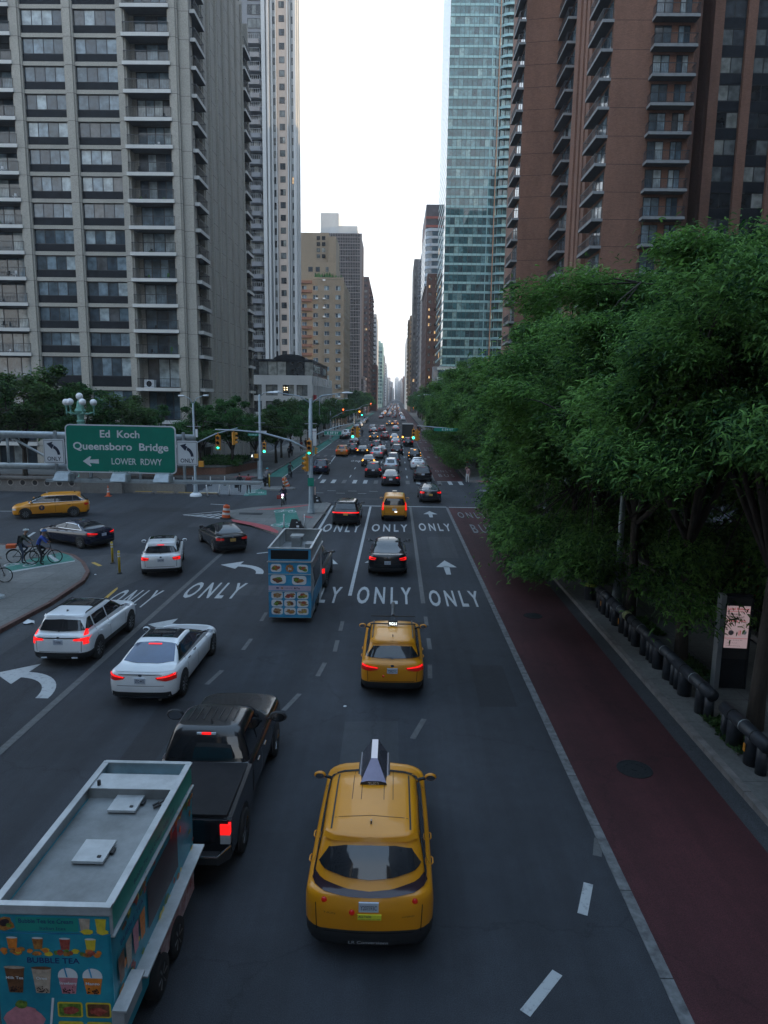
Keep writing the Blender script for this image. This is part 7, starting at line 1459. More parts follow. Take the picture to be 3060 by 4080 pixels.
# ---- overhead gantry with its signs
rg = empty('sign_gantry', (-24, 30.2, 0), 0, 'grey pipe truss gantry carrying the road signs at the left', 'sign gantry')
g = MB(); yy = .35; g.tube([(0, yy, 7.05), (15.2, yy, 6.95)], .155, 12); c1 = g.build('top_chord', K['galv'], rg, True); g = MB(); g.tube([(0, yy, 5.62), (10.5, yy, 5.60), (13.6, yy + .0, 5.5)], .14, 12); g.build('bottom_chord', K['galv'], rg, True)
for (a, b) in (((6.9, 6.95), (9.3, 5.6)), ((4.5, 5.6), (6.9, 6.95))): g = MB(); g.tube([(a[0], yy, a[1]), (b[0], yy, b[1])], .055, 8); g.build('brace', K['galv'], rg, True)
for x in (6.85, 9.35, 11.8): g = MB(); g.tube([(x, yy, 7.0), (x, yy, 5.6)], .06, 8); g.build('brace', K['galv'], rg, True)
g = MB(); g.lathe([(.35, 0), (.25, .2), (.22, 7.6)], (0, yy, 0), 12); g.build('post', K['galv'], rg, True)
for x in (9.1, 9.85, 14.0, 14.75, 10.6, 12.8): g = MB(); zb = 5.1; zt = 7.2 if x in (9.1, 9.85, 14.0, 14.75) else 6.9; g.box(x - .05, x + .05, yy - .28, yy - .15, zb, zt); g.box(x - .02, x + .02, yy - .30, yy - .1, zt - .35, zt - .02); g.build('sign_bracket', K['galv'], rg)
g = MB(); g.box(8.9, 18.2, yy - .9, yy - .75, 5.02, 5.14); g.box(8.9, 18.2, yy - .35, yy - .2, 5.02, 5.12); g.box(8.9, 15.5, yy - .75, yy - .35, 5.04, 5.07)
g.build('catwalk', K['galv'], rg)
for x in (9.75, 12.2, 14.05):
    g = MB(); g.hexa([(x - .33, yy - 1.35, 5.14), (x + .33, yy - 1.35, 5.14), (x + .33, yy - .85, 5.14), (x - .33, yy - .85, 5.14), (x - .3, yy - 1.1, 5.45), (x + .3, yy - 1.1, 5.45), (x + .3, yy - .9, 5.5), (x - .3, yy - .9, 5.5)]); g.box(x + .33, x + .40, yy - 1.3, yy - .85, 5.12, 5.42); g.build('floodlight', K['galv'], rg)
g = MB(); g.tube([(10.7, yy - .8, 5.2), (11.1, yy - .85, 5.28), (11.4, yy - .85, 5.1), (11.7, yy - .8, 5.1)], .015, 5); g.build('cable', K['black'], rg)
def road_sign(name, label, x0, x1, z0, z1, y, mface, border, group=None, r=.15, tilt=0.0):
    cx, cz = (x0 + x1) / 2, (z0 + z1) / 2; root = empty(name, (cx, y, cz), 0, label, 'road sign', group); root.rotation_euler = (0, math.radians(tilt), 0); w_, h_ = x1 - x0, z1 - z0
    b = MB(); pts = []
    for (sx, sy, a0) in ((1, 1, 0), (-1, 1, 90), (-1, -1, 180), (1, -1, 270)):
        for k in range(5): a = math.radians(a0 + k * 22.5); pts.append((sx * (w_ / 2 - r) + r * math.cos(a), sy * (h_ / 2 - r) + r * math.sin(a)))
    n = len(pts); b.v += [(p[0], 0, p[1]) for p in pts] + [(p[0], .05, p[1]) for p in pts]; b.f.append(tuple(range(n))); b.m.append(0); b.f.append(tuple(range(2 * n - 1, n - 1, -1))); b.m.append(0)
    for i in range(n): j = (i + 1) % n; b.f.append((i, j, n + j, n + i)); b.m.append(0)
    b.build('panel', border, root)
    f = MB(); rrect(f, (0, -.004, 0), (1, 0, 0), (0, 0, 1), w_ - .10, h_ - .10, r * .8, 0); f.build('face', mface, root); return root, w_, h_
r, w_, h_ = road_sign('direction_sign', 'big green sign reading Ed Koch Queensboro Bridge LOWER RDWY with a left arrow', -14.28, -9.47, 5.42, 7.50, 29.95, K['signgreen'], K['signwhite'], r=.2, tilt=.4)
t = MB(); U = (1, 0, 0); V_ = (0, 0, 1); t.text('Ed  Koch', (-.02, -.012, .50), U, V_, .31, 1.72, 0, .022); t.text('Queensboro  Bridge', (0, -.012, -.04), U, V_, .31, 4.15, 0, .022); t.text('LOWER  RDWY', (.68, -.012, -.66), U, V_, .27, 2.2, 0, .012); t.text('DEPT OF TRANSPORTATION', (.1, -.012, -.99), U, V_, .045, 1.3)
t.face([(a, -.012, b - .55) for a, b in ((-1.68, 0), (-1.36, .22), (-1.30, .20), (-1.38, .07), (-.98, .10), (-.98, -.10), (-1.38, -.07), (-1.30, -.20), (-1.36, -.22))]); t.build('lettering', K['signwhite'], r)
for (x0, x1, lb) in ((-15.23, -14.33, 'white left turn ONLY sign left of the big green sign'), (-9.42, -8.53, 'white left turn ONLY sign right of the big green sign')):
    r, w_, h_ = road_sign('turn_sign', lb, x0, x1, 5.80, 6.86, 29.9, K['signwhite'], K['signwhite'], 'white ONLY signs on the gantry', .05)
    t = MB(); t.text('ONLY', (0, -.012, -.40), U, V_, .17, .60, 0, .014)
    rows = [[(-.12 + q * math.cos(a) , -.012, -.17 + q * 1.15 * math.sin(a)) for a in [math.radians(4 + 66 * i / 8) for i in range(9)]] for q in (.28, .40)]; t.grid(rows)
    t.face([(-.30, -.012, .34), (-.02, -.012, .42), (-.07, -.012, .33), (.02, -.012, .28), (-.08, -.012, .10)])
    for (a, b, c_, d_) in ((-.42, .42, .47, .485), (-.42, .42, -.485, -.47), (-.42, -.405, -.47, .47), (.405, .42, -.47, .47)): t.face([(a, -.011, c_), (b, -.011, c_), (b, -.011, d_), (a, -.011, d_)])
    t.build('arrow_and_lettering', K['ink'], r)
# left edge pole
r = empty('sign_pole', (-16.95, 28.5, .15), 0, 'grey pole with a bolted base at the left edge', 'pole'); mb = MB(); mb.lathe([(.11, 0), (.09, 5.6)], (0, 0, 0), 10); mb.build('pole', K['polegrey'], r, True); mb = MB(); mb.lathe([(.34, 0), (.30, .08), (.16, .14)], (0, 0, 0), 8); mb.build('base_plate', K['galv'], r); mb = MB(); mb.box(-.5, .15, -.14, -.12, 4.5, 5.3); mb.box(-.5, .15, -.14, -.12, 3.5, 4.3); mb.build('sign_board', K['signwhite'], r)
# ornate green lamp post
r = empty('ornate_lamp_post', (-28.6, 63.2, 0), 0, 'ornate pale green lamp post with five white globes above the road sign', 'lamp post'); vg = mat('verdigris', (.16, .36, .30), .7, var=.35, scale=5, bump=.4)
mb = MB(); mb.lathe([(.7, 0), (.7, 1.2), (.45, 1.4), (.34, 2), (.30, 6.2), (.36, 6.35), (.26, 6.5), (.32, 6.9), (.5, 7.3), (.35, 7.5), (.2, 8.2)], (0, 0, 0), 12)
for k in range(8): a = k * math.pi / 4; mb.tube([(.31 * math.cos(a), .31 * math.sin(a), 2), (.31 * math.cos(a), .31 * math.sin(a), 6.2)], .035, 4)
mb.build('post', vg, r)
gl = mat('white_globe', (.72, .74, .76), .3, var=.05)
for k, (x, y, z) in enumerate(((0, 0, 8.6), (-1.25, 0, 8.05), (1.25, 0, 8.05), (-.5, -.8, 8.1), (.6, -.8, 8.1))):
    mb = MB()
    if k: mb.tube([(0, 0, 7.1), (x * .55, y * .55, 7.0), (x, y, 7.2), (x, y, 7.7)], [.12, .08, .07, .09], 7); mb.lathe([(.17, 0), (.11, -.1), (.08, -.35)], (x, y, 7.78), 8); mb.tube([(x, y, 7.2), (x, y, 6.85)], [.07, .02], 6)
    else: mb.lathe([(.2, 0), (.12, .1), (.17, .2)], (0, 0, 8.1), 8)
    a = mb.build('arm', vg, r, True); gb = MB(); gb.ball((x, y, z), .31, 14); gb.build('globe', gl, a, True)
# ---- small things on the street
K['orangeplastic'] = mat('orange_plastic', (.55, .09, .02), .45, var=.15); K['reflective'] = mat('reflective_band', (.6, .6, .6), .4)
def barrel(x, y, tilt, label):
    r = empty('traffic_barrel', (x, y, 0), 0, label, 'traffic barrel', 'orange traffic barrels'); r.rotation_euler = (0, math.radians(tilt), .3); mb = MB()
    mb.lathe([(.30, .08), (.29, .3), (.275, .31)], (0, 0, 0), 16); mb.lathe([(.27, .47), (.26, .62), (.25, .63)], (0, 0, 0), 16); mb.lathe([(.24, .79), (.235, .92), (.22, .98), (.05, 1.0)], (0, 0, 0), 16); mb.lathe([(.27, .31), (.27, .47)], (0, 0, 0), 16, 1); mb.lathe([(.245, .63), (.245, .79)], (0, 0, 0), 16, 1); mb.build('barrel', [K['orangeplastic'], K['reflective']], r)
    mb = MB(); mb.lathe([(.44, 0), (.42, .08), (.3, .1)], (0, 0, 0), 10); mb.build('rubber_base', K['tyre'], r); mb = MB(); mb.box(-.1, .1, -.03, .03, .98, 1.05); mb.build('handle', K['orangeplastic'], r)
barrel(-12.2, 49.5, 5, 'orange and white traffic barrel leaning behind the black sedan'); barrel(-10.5, 67.5, -20, 'tilted orange and white traffic barrel beside the yellow posts')
def post(x, y, z, m, label, h=1.0, r_=.05, tilt=0, grp=None, name='flexible_post', bands=True):
    r = empty(name, (x, y, z), 0, label, 'post', grp); r.rotation_euler = (0, math.radians(tilt), 0); mb = MB(); mb.lathe([(r_, .05), (r_, h), (r_ * .6, h + .02)], (0, 0, 0), 10); mb.build('post', m, r, True); mb = MB(); mb.lathe([(.14, 0), (.12, .04), (r_, .07)], (0, 0, 0), 10); mb.build('base', K['tyre'], r)
    if bands: mb = MB(); [mb.lathe([(r_ + .003, h - d_ - .07), (r_ + .003, h - d_)], (0, 0, 0), 10) for d_ in (.08, .22)]; mb.build('reflective_band', K['reflective'], r)
ypl = mat('yellow_plastic', (.50, .36, .03), .5, var=.1)
post(-14.8, 35.5, 0, ypl, 'yellow post by the curved kerb, the farther of the two', 1.15, .06, grp='yellow posts'); post(-13.6, 33.4, 0, ypl, 'yellow post by the curved kerb, the nearer of the two', 1.15, .06, grp='yellow posts')
post(-12.1, 66.6, .1, ypl, 'yellow post on the small round kerb island, left one', 1.3, .06, grp='yellow posts'); post(-10.6, 66.6, .1, mat('amber_plastic', (.5, .25, .03), .5), 'amber post in front of the tilted barrel', 1.1, .05, grp='yellow posts')
for i, (x, y, tl, lb) in enumerate(((-16.4, 60.3, -6, 'left'), (-15.6, 61.0, 5, 'middle'), (-14.8, 61.6, 2, 'right'))): post(x, y, 0, K['signwhite'], 'white flexible post in front of the striped crosswalk, %s one of three' % lb, 1.05, .06, tl, 'white flexible posts')
for i, (x, y, lb) in enumerate(((-21.5, 67, 'first'), (-19.8, 67.5, 'second'), (-18.2, 68, 'third'), (-16.9, 68.5, 'fourth'))): post(x, y, 0, K['signwhite'], 'small white post far behind the crosswalk, %s from the left' % lb, .9, .05, 0, 'white flexible posts')
a = z3(545, 850); post(a[0], a[1], .13, K['signwhite'], 'white post with dark bands on the island, by the green bike path', .95, .045, grp='white flexible posts'); a = z3(888, 855); post(a[0], a[1], .13, K['signwhite'], 'white post with dark bands on the island, near its right kerb', .95, .045, grp='white flexible posts')
def rubber(x, y, label, pst):
    r = empty('ballast_block', (x, y, .13), 0, label, 'ballast'); mb = MB(); mb.hexa([(-.5, -.3, 0), (.5, -.3, 0), (.5, .3, 0), (-.5, .3, 0), (-.32, -.2, .65), (.02, -.2, .65), (.02, .2, .6), (-.32, .2, .6)]); mb.box(0, .3, -.2, .2, .2, .5); mb.build('block', K['plastic'], r); mb = MB(); mb.box(.03, .2, -.32, -.30, .12, .25); mb.box(0.0, .1, -.26, -.2, .42, .47); mb.build('label_plate', K['signwhite'], r)
    if pst: mb = MB(); mb.tube([(-.1, 0, .6), (-.1, 0, 1.3)], .04, 7); mb.build('post', mat('pale_orange', (.5, .35, .28), .5), r)
rubber(-6.5, 57.3, 'black ballast block with a short post at the far tip of the island', True); a = z3(755, 850); rubber(a[0], a[1], 'black ballast block on the island behind the food cart', False)
mb = MB(); mb.disc((0, 0, .14), (1, 0, 0), (0, 1, 0), .75, .4, 14); o = mb.build('black_mat', K['plastic']); a = z3(1110, 600); o.location = (a[0], a[1], 0); tag(o, 'flat black rubber sheet lying on the island by the pole', 'rubber sheet')
cn = empty('traffic_cone', (-25.0, 59.8, 0), 0, 'orange traffic cone with white collars behind the minivan taxi', 'traffic cone'); mb = MB(); mb.lathe([(.16, .04), (.10, .35)], (0, 0, 0), 12, 0); mb.lathe([(.10, .35), (.08, .5)], (0, 0, 0), 12, 1); mb.lathe([(.08, .5), (.065, .6)], (0, 0, 0), 12, 0); mb.lathe([(.065, .6), (.055, .7)], (0, 0, 0), 12, 1); mb.lathe([(.055, .7), (.03, .95)], (0, 0, 0), 12, 0); mb.build('cone', [K['orangeplastic'], K['reflective']], cn); mb = MB(); mb.box(-.24, .24, -.24, .24, 0, .045); mb.build('base', K['orangeplastic'], cn)
ci = MB(); ci.lathe([(1.7, 0), (1.65, .12), (1.4, .13), (.05, .13)], (0, 0, 0), 20); o = ci.build('kerb_island', K['concrete']); o.location = (-11.2, 66.4, 0); o.scale = (1, .75, 1); tag(o, kind='structure')
# balustrade, retaining walls, barriers at the bridge approach
bw = empty('balustrade', (-40, 62, 0), 0, 'long stone balustrade with round openings behind the minivan taxi', 'balustrade'); mb = MB(); mb.box(-20, 11.5, 0, .5, 0, .45); mb.box(-20, 11.5, -.05, .55, 1.15, 1.35); mb.box(-20, 11.5, .12, .38, .45, 1.15); mb.build('wall', wallmat('balustrade_stone', (.17, .16, .15), stain=.4), bw)
mb = MB()
for i in range(28): x = -19.5 + i * 1.12; mb.disc((x, .115, .8), (1, 0, 0), (0, 0, 1), .22, .24, 12)
mb.build('opening', K['black'], bw)
mb = MB()
for i in range(28): x = -19.5 + i * 1.12; R_ = [[(x + r * math.cos(a), .10, .8 + r * math.sin(a)) for a in [j * math.pi / 8 for j in range(17)]] for r in (.22, .31)]; mb.grid(R_)
mb.build('ring', mat('carved_stone', (.28, .26, .24), .9, var=.3, scale=4), bw)
pw = MB(); pw.box(-28.3, -24.5, 61.6, 62.3, 0, 1.9); pw.box(-24.5, -19.0, 62.2, 62.7, 0, 1.2); o = pw.build('parapet', wallmat('parapet_stone', (.17, .165, .155), stain=.35)); tag(o, 'plain stone parapet behind the green sign', 'parapet')
for i in range(4):
    mb = MB(); mb.box(-.9, .9, -.12, .12, 0, .16, 0); mb.box(-.75, .75, -.13, .13, .16, .17, 1); o = mb.build('parking_block', [K['kerb'], K['yellowline']]); o.location = (-22.7 + i * 2.0, 62.0 - i * .1, 0); tag(o, 'low kerb block with a worn yellow top, number %s from the left' % ('one', 'two', 'three', 'four')[i], 'kerb block', 'yellow topped kerb blocks')
pl = empty('brick_planter', (-20, 80, 0), 0, 'low brick planter with a pale coping and shrubs at the left corner', 'planter'); poly = [(-9, -3.5), (-5.5, -5.0), (1.2, -3.3), (3.4, 4), (3.4, 6), (-9, 6)]
mb = MB(); mb.prism(poly, 0, .95); mb.build('wall', K['brick'], pl); mb = MB(); mb.prism([(x * 1.02, y * 1.03) for x, y in poly], .95, 1.08); mb.build('coping', K['concrete'], pl)
def shrubs(name, boxes, n, leaf, parent=None, L=.22, wd=.1, seed=4):
    rg2 = np.random.RandomState(seed); tot = []; 
    for (x0, x1, y0, y1, z0, z1) in boxes:
        k = int(n * (x1 - x0) * (y1 - y0) / sum((b[1] - b[0]) * (b[3] - b[2]) for b in boxes)); p = np.stack([rg2.uniform(x0, x1, k), rg2.uniform(y0, y1, k), z0 + (z1 - z0) * rg2.rand(k) ** .7], 1)
        p[:, 2] -= (z1 - z0) * .5 * (np.sin(p[:, 0] * 3.1) * np.cos(p[:, 1] * 2.3) * .5 + .5) * rg2.rand(k); tot.append(p)
    p = np.concatenate(tot); k = len(p); d = rg2.normal(size=(k, 3)); d[:, 2] = abs(d[:, 2]); d /= np.linalg.norm(d, axis=1)[:, None]; wv = np.cross(d, rg2.normal(size=(k, 3))); wv /= np.linalg.norm(wv, axis=1)[:, None]
    V = np.stack([p - wv * wd / 2, p + wv * wd / 2, p + d * L + wv * wd / 2, p + d * L - wv * wd / 2], 1).reshape(-1, 3); F4 = np.arange(k * 4).reshape(-1, 4)
    o = bpy.data.objects.new(name, np_mesh(name, V, F4, leaf)); C.objects.link(o)
    if parent: o.parent = parent
    return o
shrubs('shrubs', [(-8, 2.5, -2.5, 5, 1.05, 1.7)], 9000, K['leafB'], pl)
# iron fence and planting along the right sidewalk
fr_ = empty('iron_fence', (13.3, 30, .15), 0, 'black iron picket fence on a low stone kerb along the right sidewalk', 'fence'); mb = MB(); mb.box(0, .3, -24, 26.5, 0, .18); mb.build('kerb_base', K['kerb'], fr_); mb = MB()
for i in range(330): y = -23.5 + i * .15; mb.box(.12, .14, y, y + .018, .18, 1.25)
for z in (.3, 1.1): mb.box(.11, .15, -24, 26, z, z + .04)
mb.build('picket', K['black'], fr_)
o = shrubs('hedge', [(13.8, 17, 8, 56, .1, 1.5)], 60000, K['leafC'], None, .2, .09, 6); tag(o, 'dark planting bed behind the iron fence', 'hedge', kind='stuff')
o = shrubs('red_flowers', [(13.8, 16.2, 14, 40, .9, 1.7)], 900, mat('red_petals', (.30, .02, .02), .7), None, .09, .08, 8); tag(o, 'scattered red flowers in the bed behind the fence', 'flowers', kind='stuff')
o = shrubs('ground_cover', [(8.6, 9.6, 16.2, 18.2, .15, .28), (8.9, 10.2, 20.6, 22.8, .15, .3), (8.9, 10.2, 25, 27, .15, .26)], 5000, K['leafC'], None, .1, .05, 9); tag(o, 'weeds in the tree pits by the right kerb', 'weeds', kind='stuff')
# fat black posts and pipe rail on the right kerb
K['bluesteel'] = mat('dark_blue_steel', (.022, .027, .036), .5, var=.35, scale=5)
def barrier(y0, y1, label):
    r = empty('pipe_barrier', (8.75, (y0 + y1) / 2, .15), 0, label, 'barrier', 'black pipe barriers on the right kerb'); L_ = y1 - y0; mb = MB(); mb.tube([(0, -L_ / 2 - .1, .76), (0, L_ / 2 + .1, .76)], .17, 12); mb.build('pipe', K['bluesteel'], r, True)
    for y in (-L_ / 2 + .05, L_ / 2 - .05):
        mb = MB(); mb.tube([(0, y, 0), (0, y, .72)], .13, 12); mb.build('post', K['bluesteel'], r, True); mb = MB(); mb.lathe([(.2, 0), (.2, .66), (.17, .72), (.02, .74)], (.02, y + (.45 if y < 0 else -.45), 0), 14); mb.build('bollard', K['bluesteel'], r, True)
    for k in (-.3, 0, .3): mb = MB(); mb.tube([(0, L_ * k - .015, .76), (0, L_ * k + .015, .76)], .176, 12); mb.build('band', K['galv'] if k == 0 else K['seam'], r, True)
    mb = MB(); mb.box(-.215, -.20, -L_ / 2 + .45, -L_ / 2 + .53, .34, .54)
    if 'nearest' in label or 'yellow' in label or 'farthest' in label: mb.build('orange_reflector', mat('orange_reflector', (.55, .22, .02), .5), r)
for a, b, lb in ((15.3, 17.2, 'nearest black pipe barrier by the manhole, at the right edge'), (18.1, 20.3, 'black pipe barrier beside the lit kiosk'), (20.5, 22.4, 'black pipe barrier just beyond the kiosk'), (22.6, 24.5, 'black pipe barrier between the two nearer tree trunks'), (24.9, 26.8, 'black pipe barrier with yellow tape, beside the farther trunk'), (27.2, 28.6, 'farthest black pipe barrier under the overhanging leaves')): barrier(a, b, lb)
r = empty('litter_bin', (8.7, 29.8, .15), 0, 'black bin wrapped in yellow tape at the end of the pipe barriers', 'bin'); mb = MB(); mb.lathe([(.24, 0), (.27, .8), (.22, .84)], (0, 0, 0), 14); mb.build('bin', K['bluesteel'], r); mb = MB(); mb.lathe([(.28, .62), (.282, .76)], (0, 0, 0), 14); mb.build('tape', mat('yellow_tape', (.35, .42, .06), .5, var=.5, scale=9), r)
r = empty('scribbled_tape', (8.75, 25.0, .15), 0, 'pale yellow scribbled tape around the pipe barrier', 'tape'); mb = MB(); mb.tube([(0, -.16, .76), (0, .16, .76)], .18, 12); mb.build('tape', mat('scribble_tape', (.03, .04, .03), .5, var=.1, scale=7, col2=(.45, .5, .2)), r)
r = empty('street_lamp', (9.6, 29.0, .15), 0, 'pale grey lamp pole rising into the right tree crowns', 'street lamp'); pole(r, 8.5, .14, .1)
r = empty('sign_post', (9.5, 27.2, .15), 0, 'thin post with a small white notice leaning by the trunk', 'sign post'); mb = MB(); mb.tube([(0, 0, 0), (.05, .1, 2.9)], .03, 6); mb.build('post', K['galv'], r); mb = MB(); mb.box(-.02, .32, -.06, -.03, .5, 1.05, 0); mb.box(.02, .28, -.066, -.06, .55, .75, 1); mb.build('notice', [K['signwhite'], K['black']], r)
# lit kiosk
r = empty('information_kiosk', (10.35, 20.4, .15), 0, 'grey street kiosk with a lit restaurant notice on its black screen', 'kiosk'); r.rotation_euler = (0, 0, math.radians(-4)); mb = MB(); mb.box(-.48, -.34, -.16, .16, 0, 2.95); mb.build('frame', K['signgrey'], r); mb = MB(); mb.box(-.34, .48, .0, .14, 2.88, 2.95); mb.box(.44, .48, -.1, .12, 0, 2.88); mb.build('side_trim', K['dark'], r); mb = MB(); mb.box(-.34, .44, -.08, .1, .95, 2.88, 0); mb.box(-.34, .44, -.06, .08, 0, .95, 1); mb.build('body', [K['black'], K['dark']], r)
scr = mat('lit_screen', (.55, .40, .42), .4, emis=.10, ecol=(1, .72, .76), var=.03); rdt = mat('screen_red', (.4, .02, .03), .5, emis=.08, ecol=(1, .05, .05)); dkt = mat('screen_dark', (.05, .01, .02), .5)
mb = MB(); Q = lambda x, z, k=1: (x, -.084 - .003 * k, z); mb.face([Q(-.28, 1.30), Q(.40, 1.30), Q(.40, 2.62), Q(-.28, 2.62)], 0)
for z in (2.44, 1.60): mb.face([Q(-.28, z, 2), Q(.40, z, 2), Q(.40, z + .012, 2), Q(-.28, z + .012, 2)], 1)
mb.text('Local Business', Q(-.25, 2.50, 2), U, V_, .065, .62, 1, .015, 'L'); mb.text('TURKUAZ', Q(-.25, 2.33, 2), U, V_, .06, .34, 2, .015, 'L'); mb.text('RESTAURANT', Q(-.25, 2.24, 2), U, V_, .06, .50, 2, .015, 'L'); mb.text('Opening Soon', Q(-.25, 2.13, 2), U, V_, .06, .55, 1, .01, 'L')
mb.disc(Q(-.1, 1.78, 2), U, V_, .08, .08, 16, 3); mb.face([Q(.12, 1.7, 2), Q(.135, 1.7, 2), Q(.135, 1.86, 2), Q(.12, 1.86, 2)], 1); mb.face([Q(.16, 1.7, 2), Q(.175, 1.7, 2), Q(.18, 1.86, 2), Q(.155, 1.86, 2)], 1); mb.disc(Q(.29, 1.8, 2), U, V_, .06, .07, 12, 4)
mb.text('2nd Avenue, New York, NY 10022', Q(-.2, 1.54, 2), U, V_, .025, .45, 2, 0, 'L'); mb.text('opening very soon', Q(-.2, 1.45, 2), U, V_, .025, .3, 2, 0, 'L'); mb.text('turkuazrestaurant', Q(-.2, 1.36, 2), U, V_, .025, .4, 2, 0, 'L')
mb.build('screen', [scr, rdt, dkt, mat('grey_icon', (.25, .22, .25), .5), K['signwhite']], r)
# litter
def scrap(x, y, z, s, label, m='signwhite'):
    mb = MB(); n = 9; mb.face([(s * rnd.uniform(.4, 1) * math.cos(i * 6.28 / n), s * rnd.uniform(.4, 1) * math.sin(i * 6.28 / n), rnd.uniform(0, s * .35)) for i in range(n)]); b = len(mb.v); mb.v.append((0, 0, s * .6))
    for i in range(n): mb.f.append((i, (i + 1) % n, b)); mb.m.append(0)
    o = mb.build('litter', K[m]); o.location = (x, y, z); tag(o, label, 'litter', 'scraps of litter')
scrap(8.85, 17.0, .16, .12, 'crumpled white litter by the right kerb'); a = G(112, 2484); scrap(a[0], a[1], 0, .28, 'white plastic bag in the left gutter'); 
for (px, py, lb) in ((640, 2790, 'pale scrap'), (380, 2290, 'paper scrap by the yellow posts'), (1375, 2815, 'thin pale scrap on the asphalt left of the second taxi')): a = G(px, py); scrap(a[0], a[1], 0, .07, lb)
# bins, drums and poles on the far right sidewalk
for i, (px, py) in enumerate(((1817, 1868), (1777, 1830), (1750, 1812))):
    a = G(px, py, .15); r = empty('litter_bin', (a[0], a[1], .15), 0, ('black bin on the right sidewalk beyond the crossing, nearest of three', 'black bin on the right sidewalk beyond the crossing, middle of three', 'black bin on the right sidewalk beyond the crossing, farthest of three')[i], 'bin', 'black bins on the right sidewalk'); mb = MB(); mb.lathe([(.3, 0), (.34, .95), (.36, 1.0), (.3, 1.05)], (0, 0, 0), 12); mb.build('bin', K['black'], r); mb = MB(); mb.lathe([(.36, 1.0), (.3, 1.12), (.1, 1.14)], (0, 0, 0), 12); mb.build('rim', K['plastic'], r)
for i, (x, y, lb) in enumerate(((9.9, 96, 'nearer'), (9.7, 103, 'farther'))): barrel(x, y, 0, 'orange barrel on the right sidewalk under the trees, %s one' % lb)
sh = empty('sidewalk_shed', (12.6, 100, .15), 0, 'row of grey scaffold poles under the right trees beyond the crossing', 'scaffold')
for i in range(26): mb = MB(); y = -22 + i * 1.8; mb.tube([(0, y, 0), (0, y, 3.2)], .055, 6); mb.build('pole', K['galv'], sh)
mb = MB(); mb.box(-.2, 3, -23, 26, 3.2, 3.5); mb.build('deck', mat('green_boards', (.03, .07, .06), .8, var=.3), sh); mb = MB(); mb.box(2.9, 3.0, -23, 26, 0, 3.2); mb.build('back_wall', K['dark'], sh)
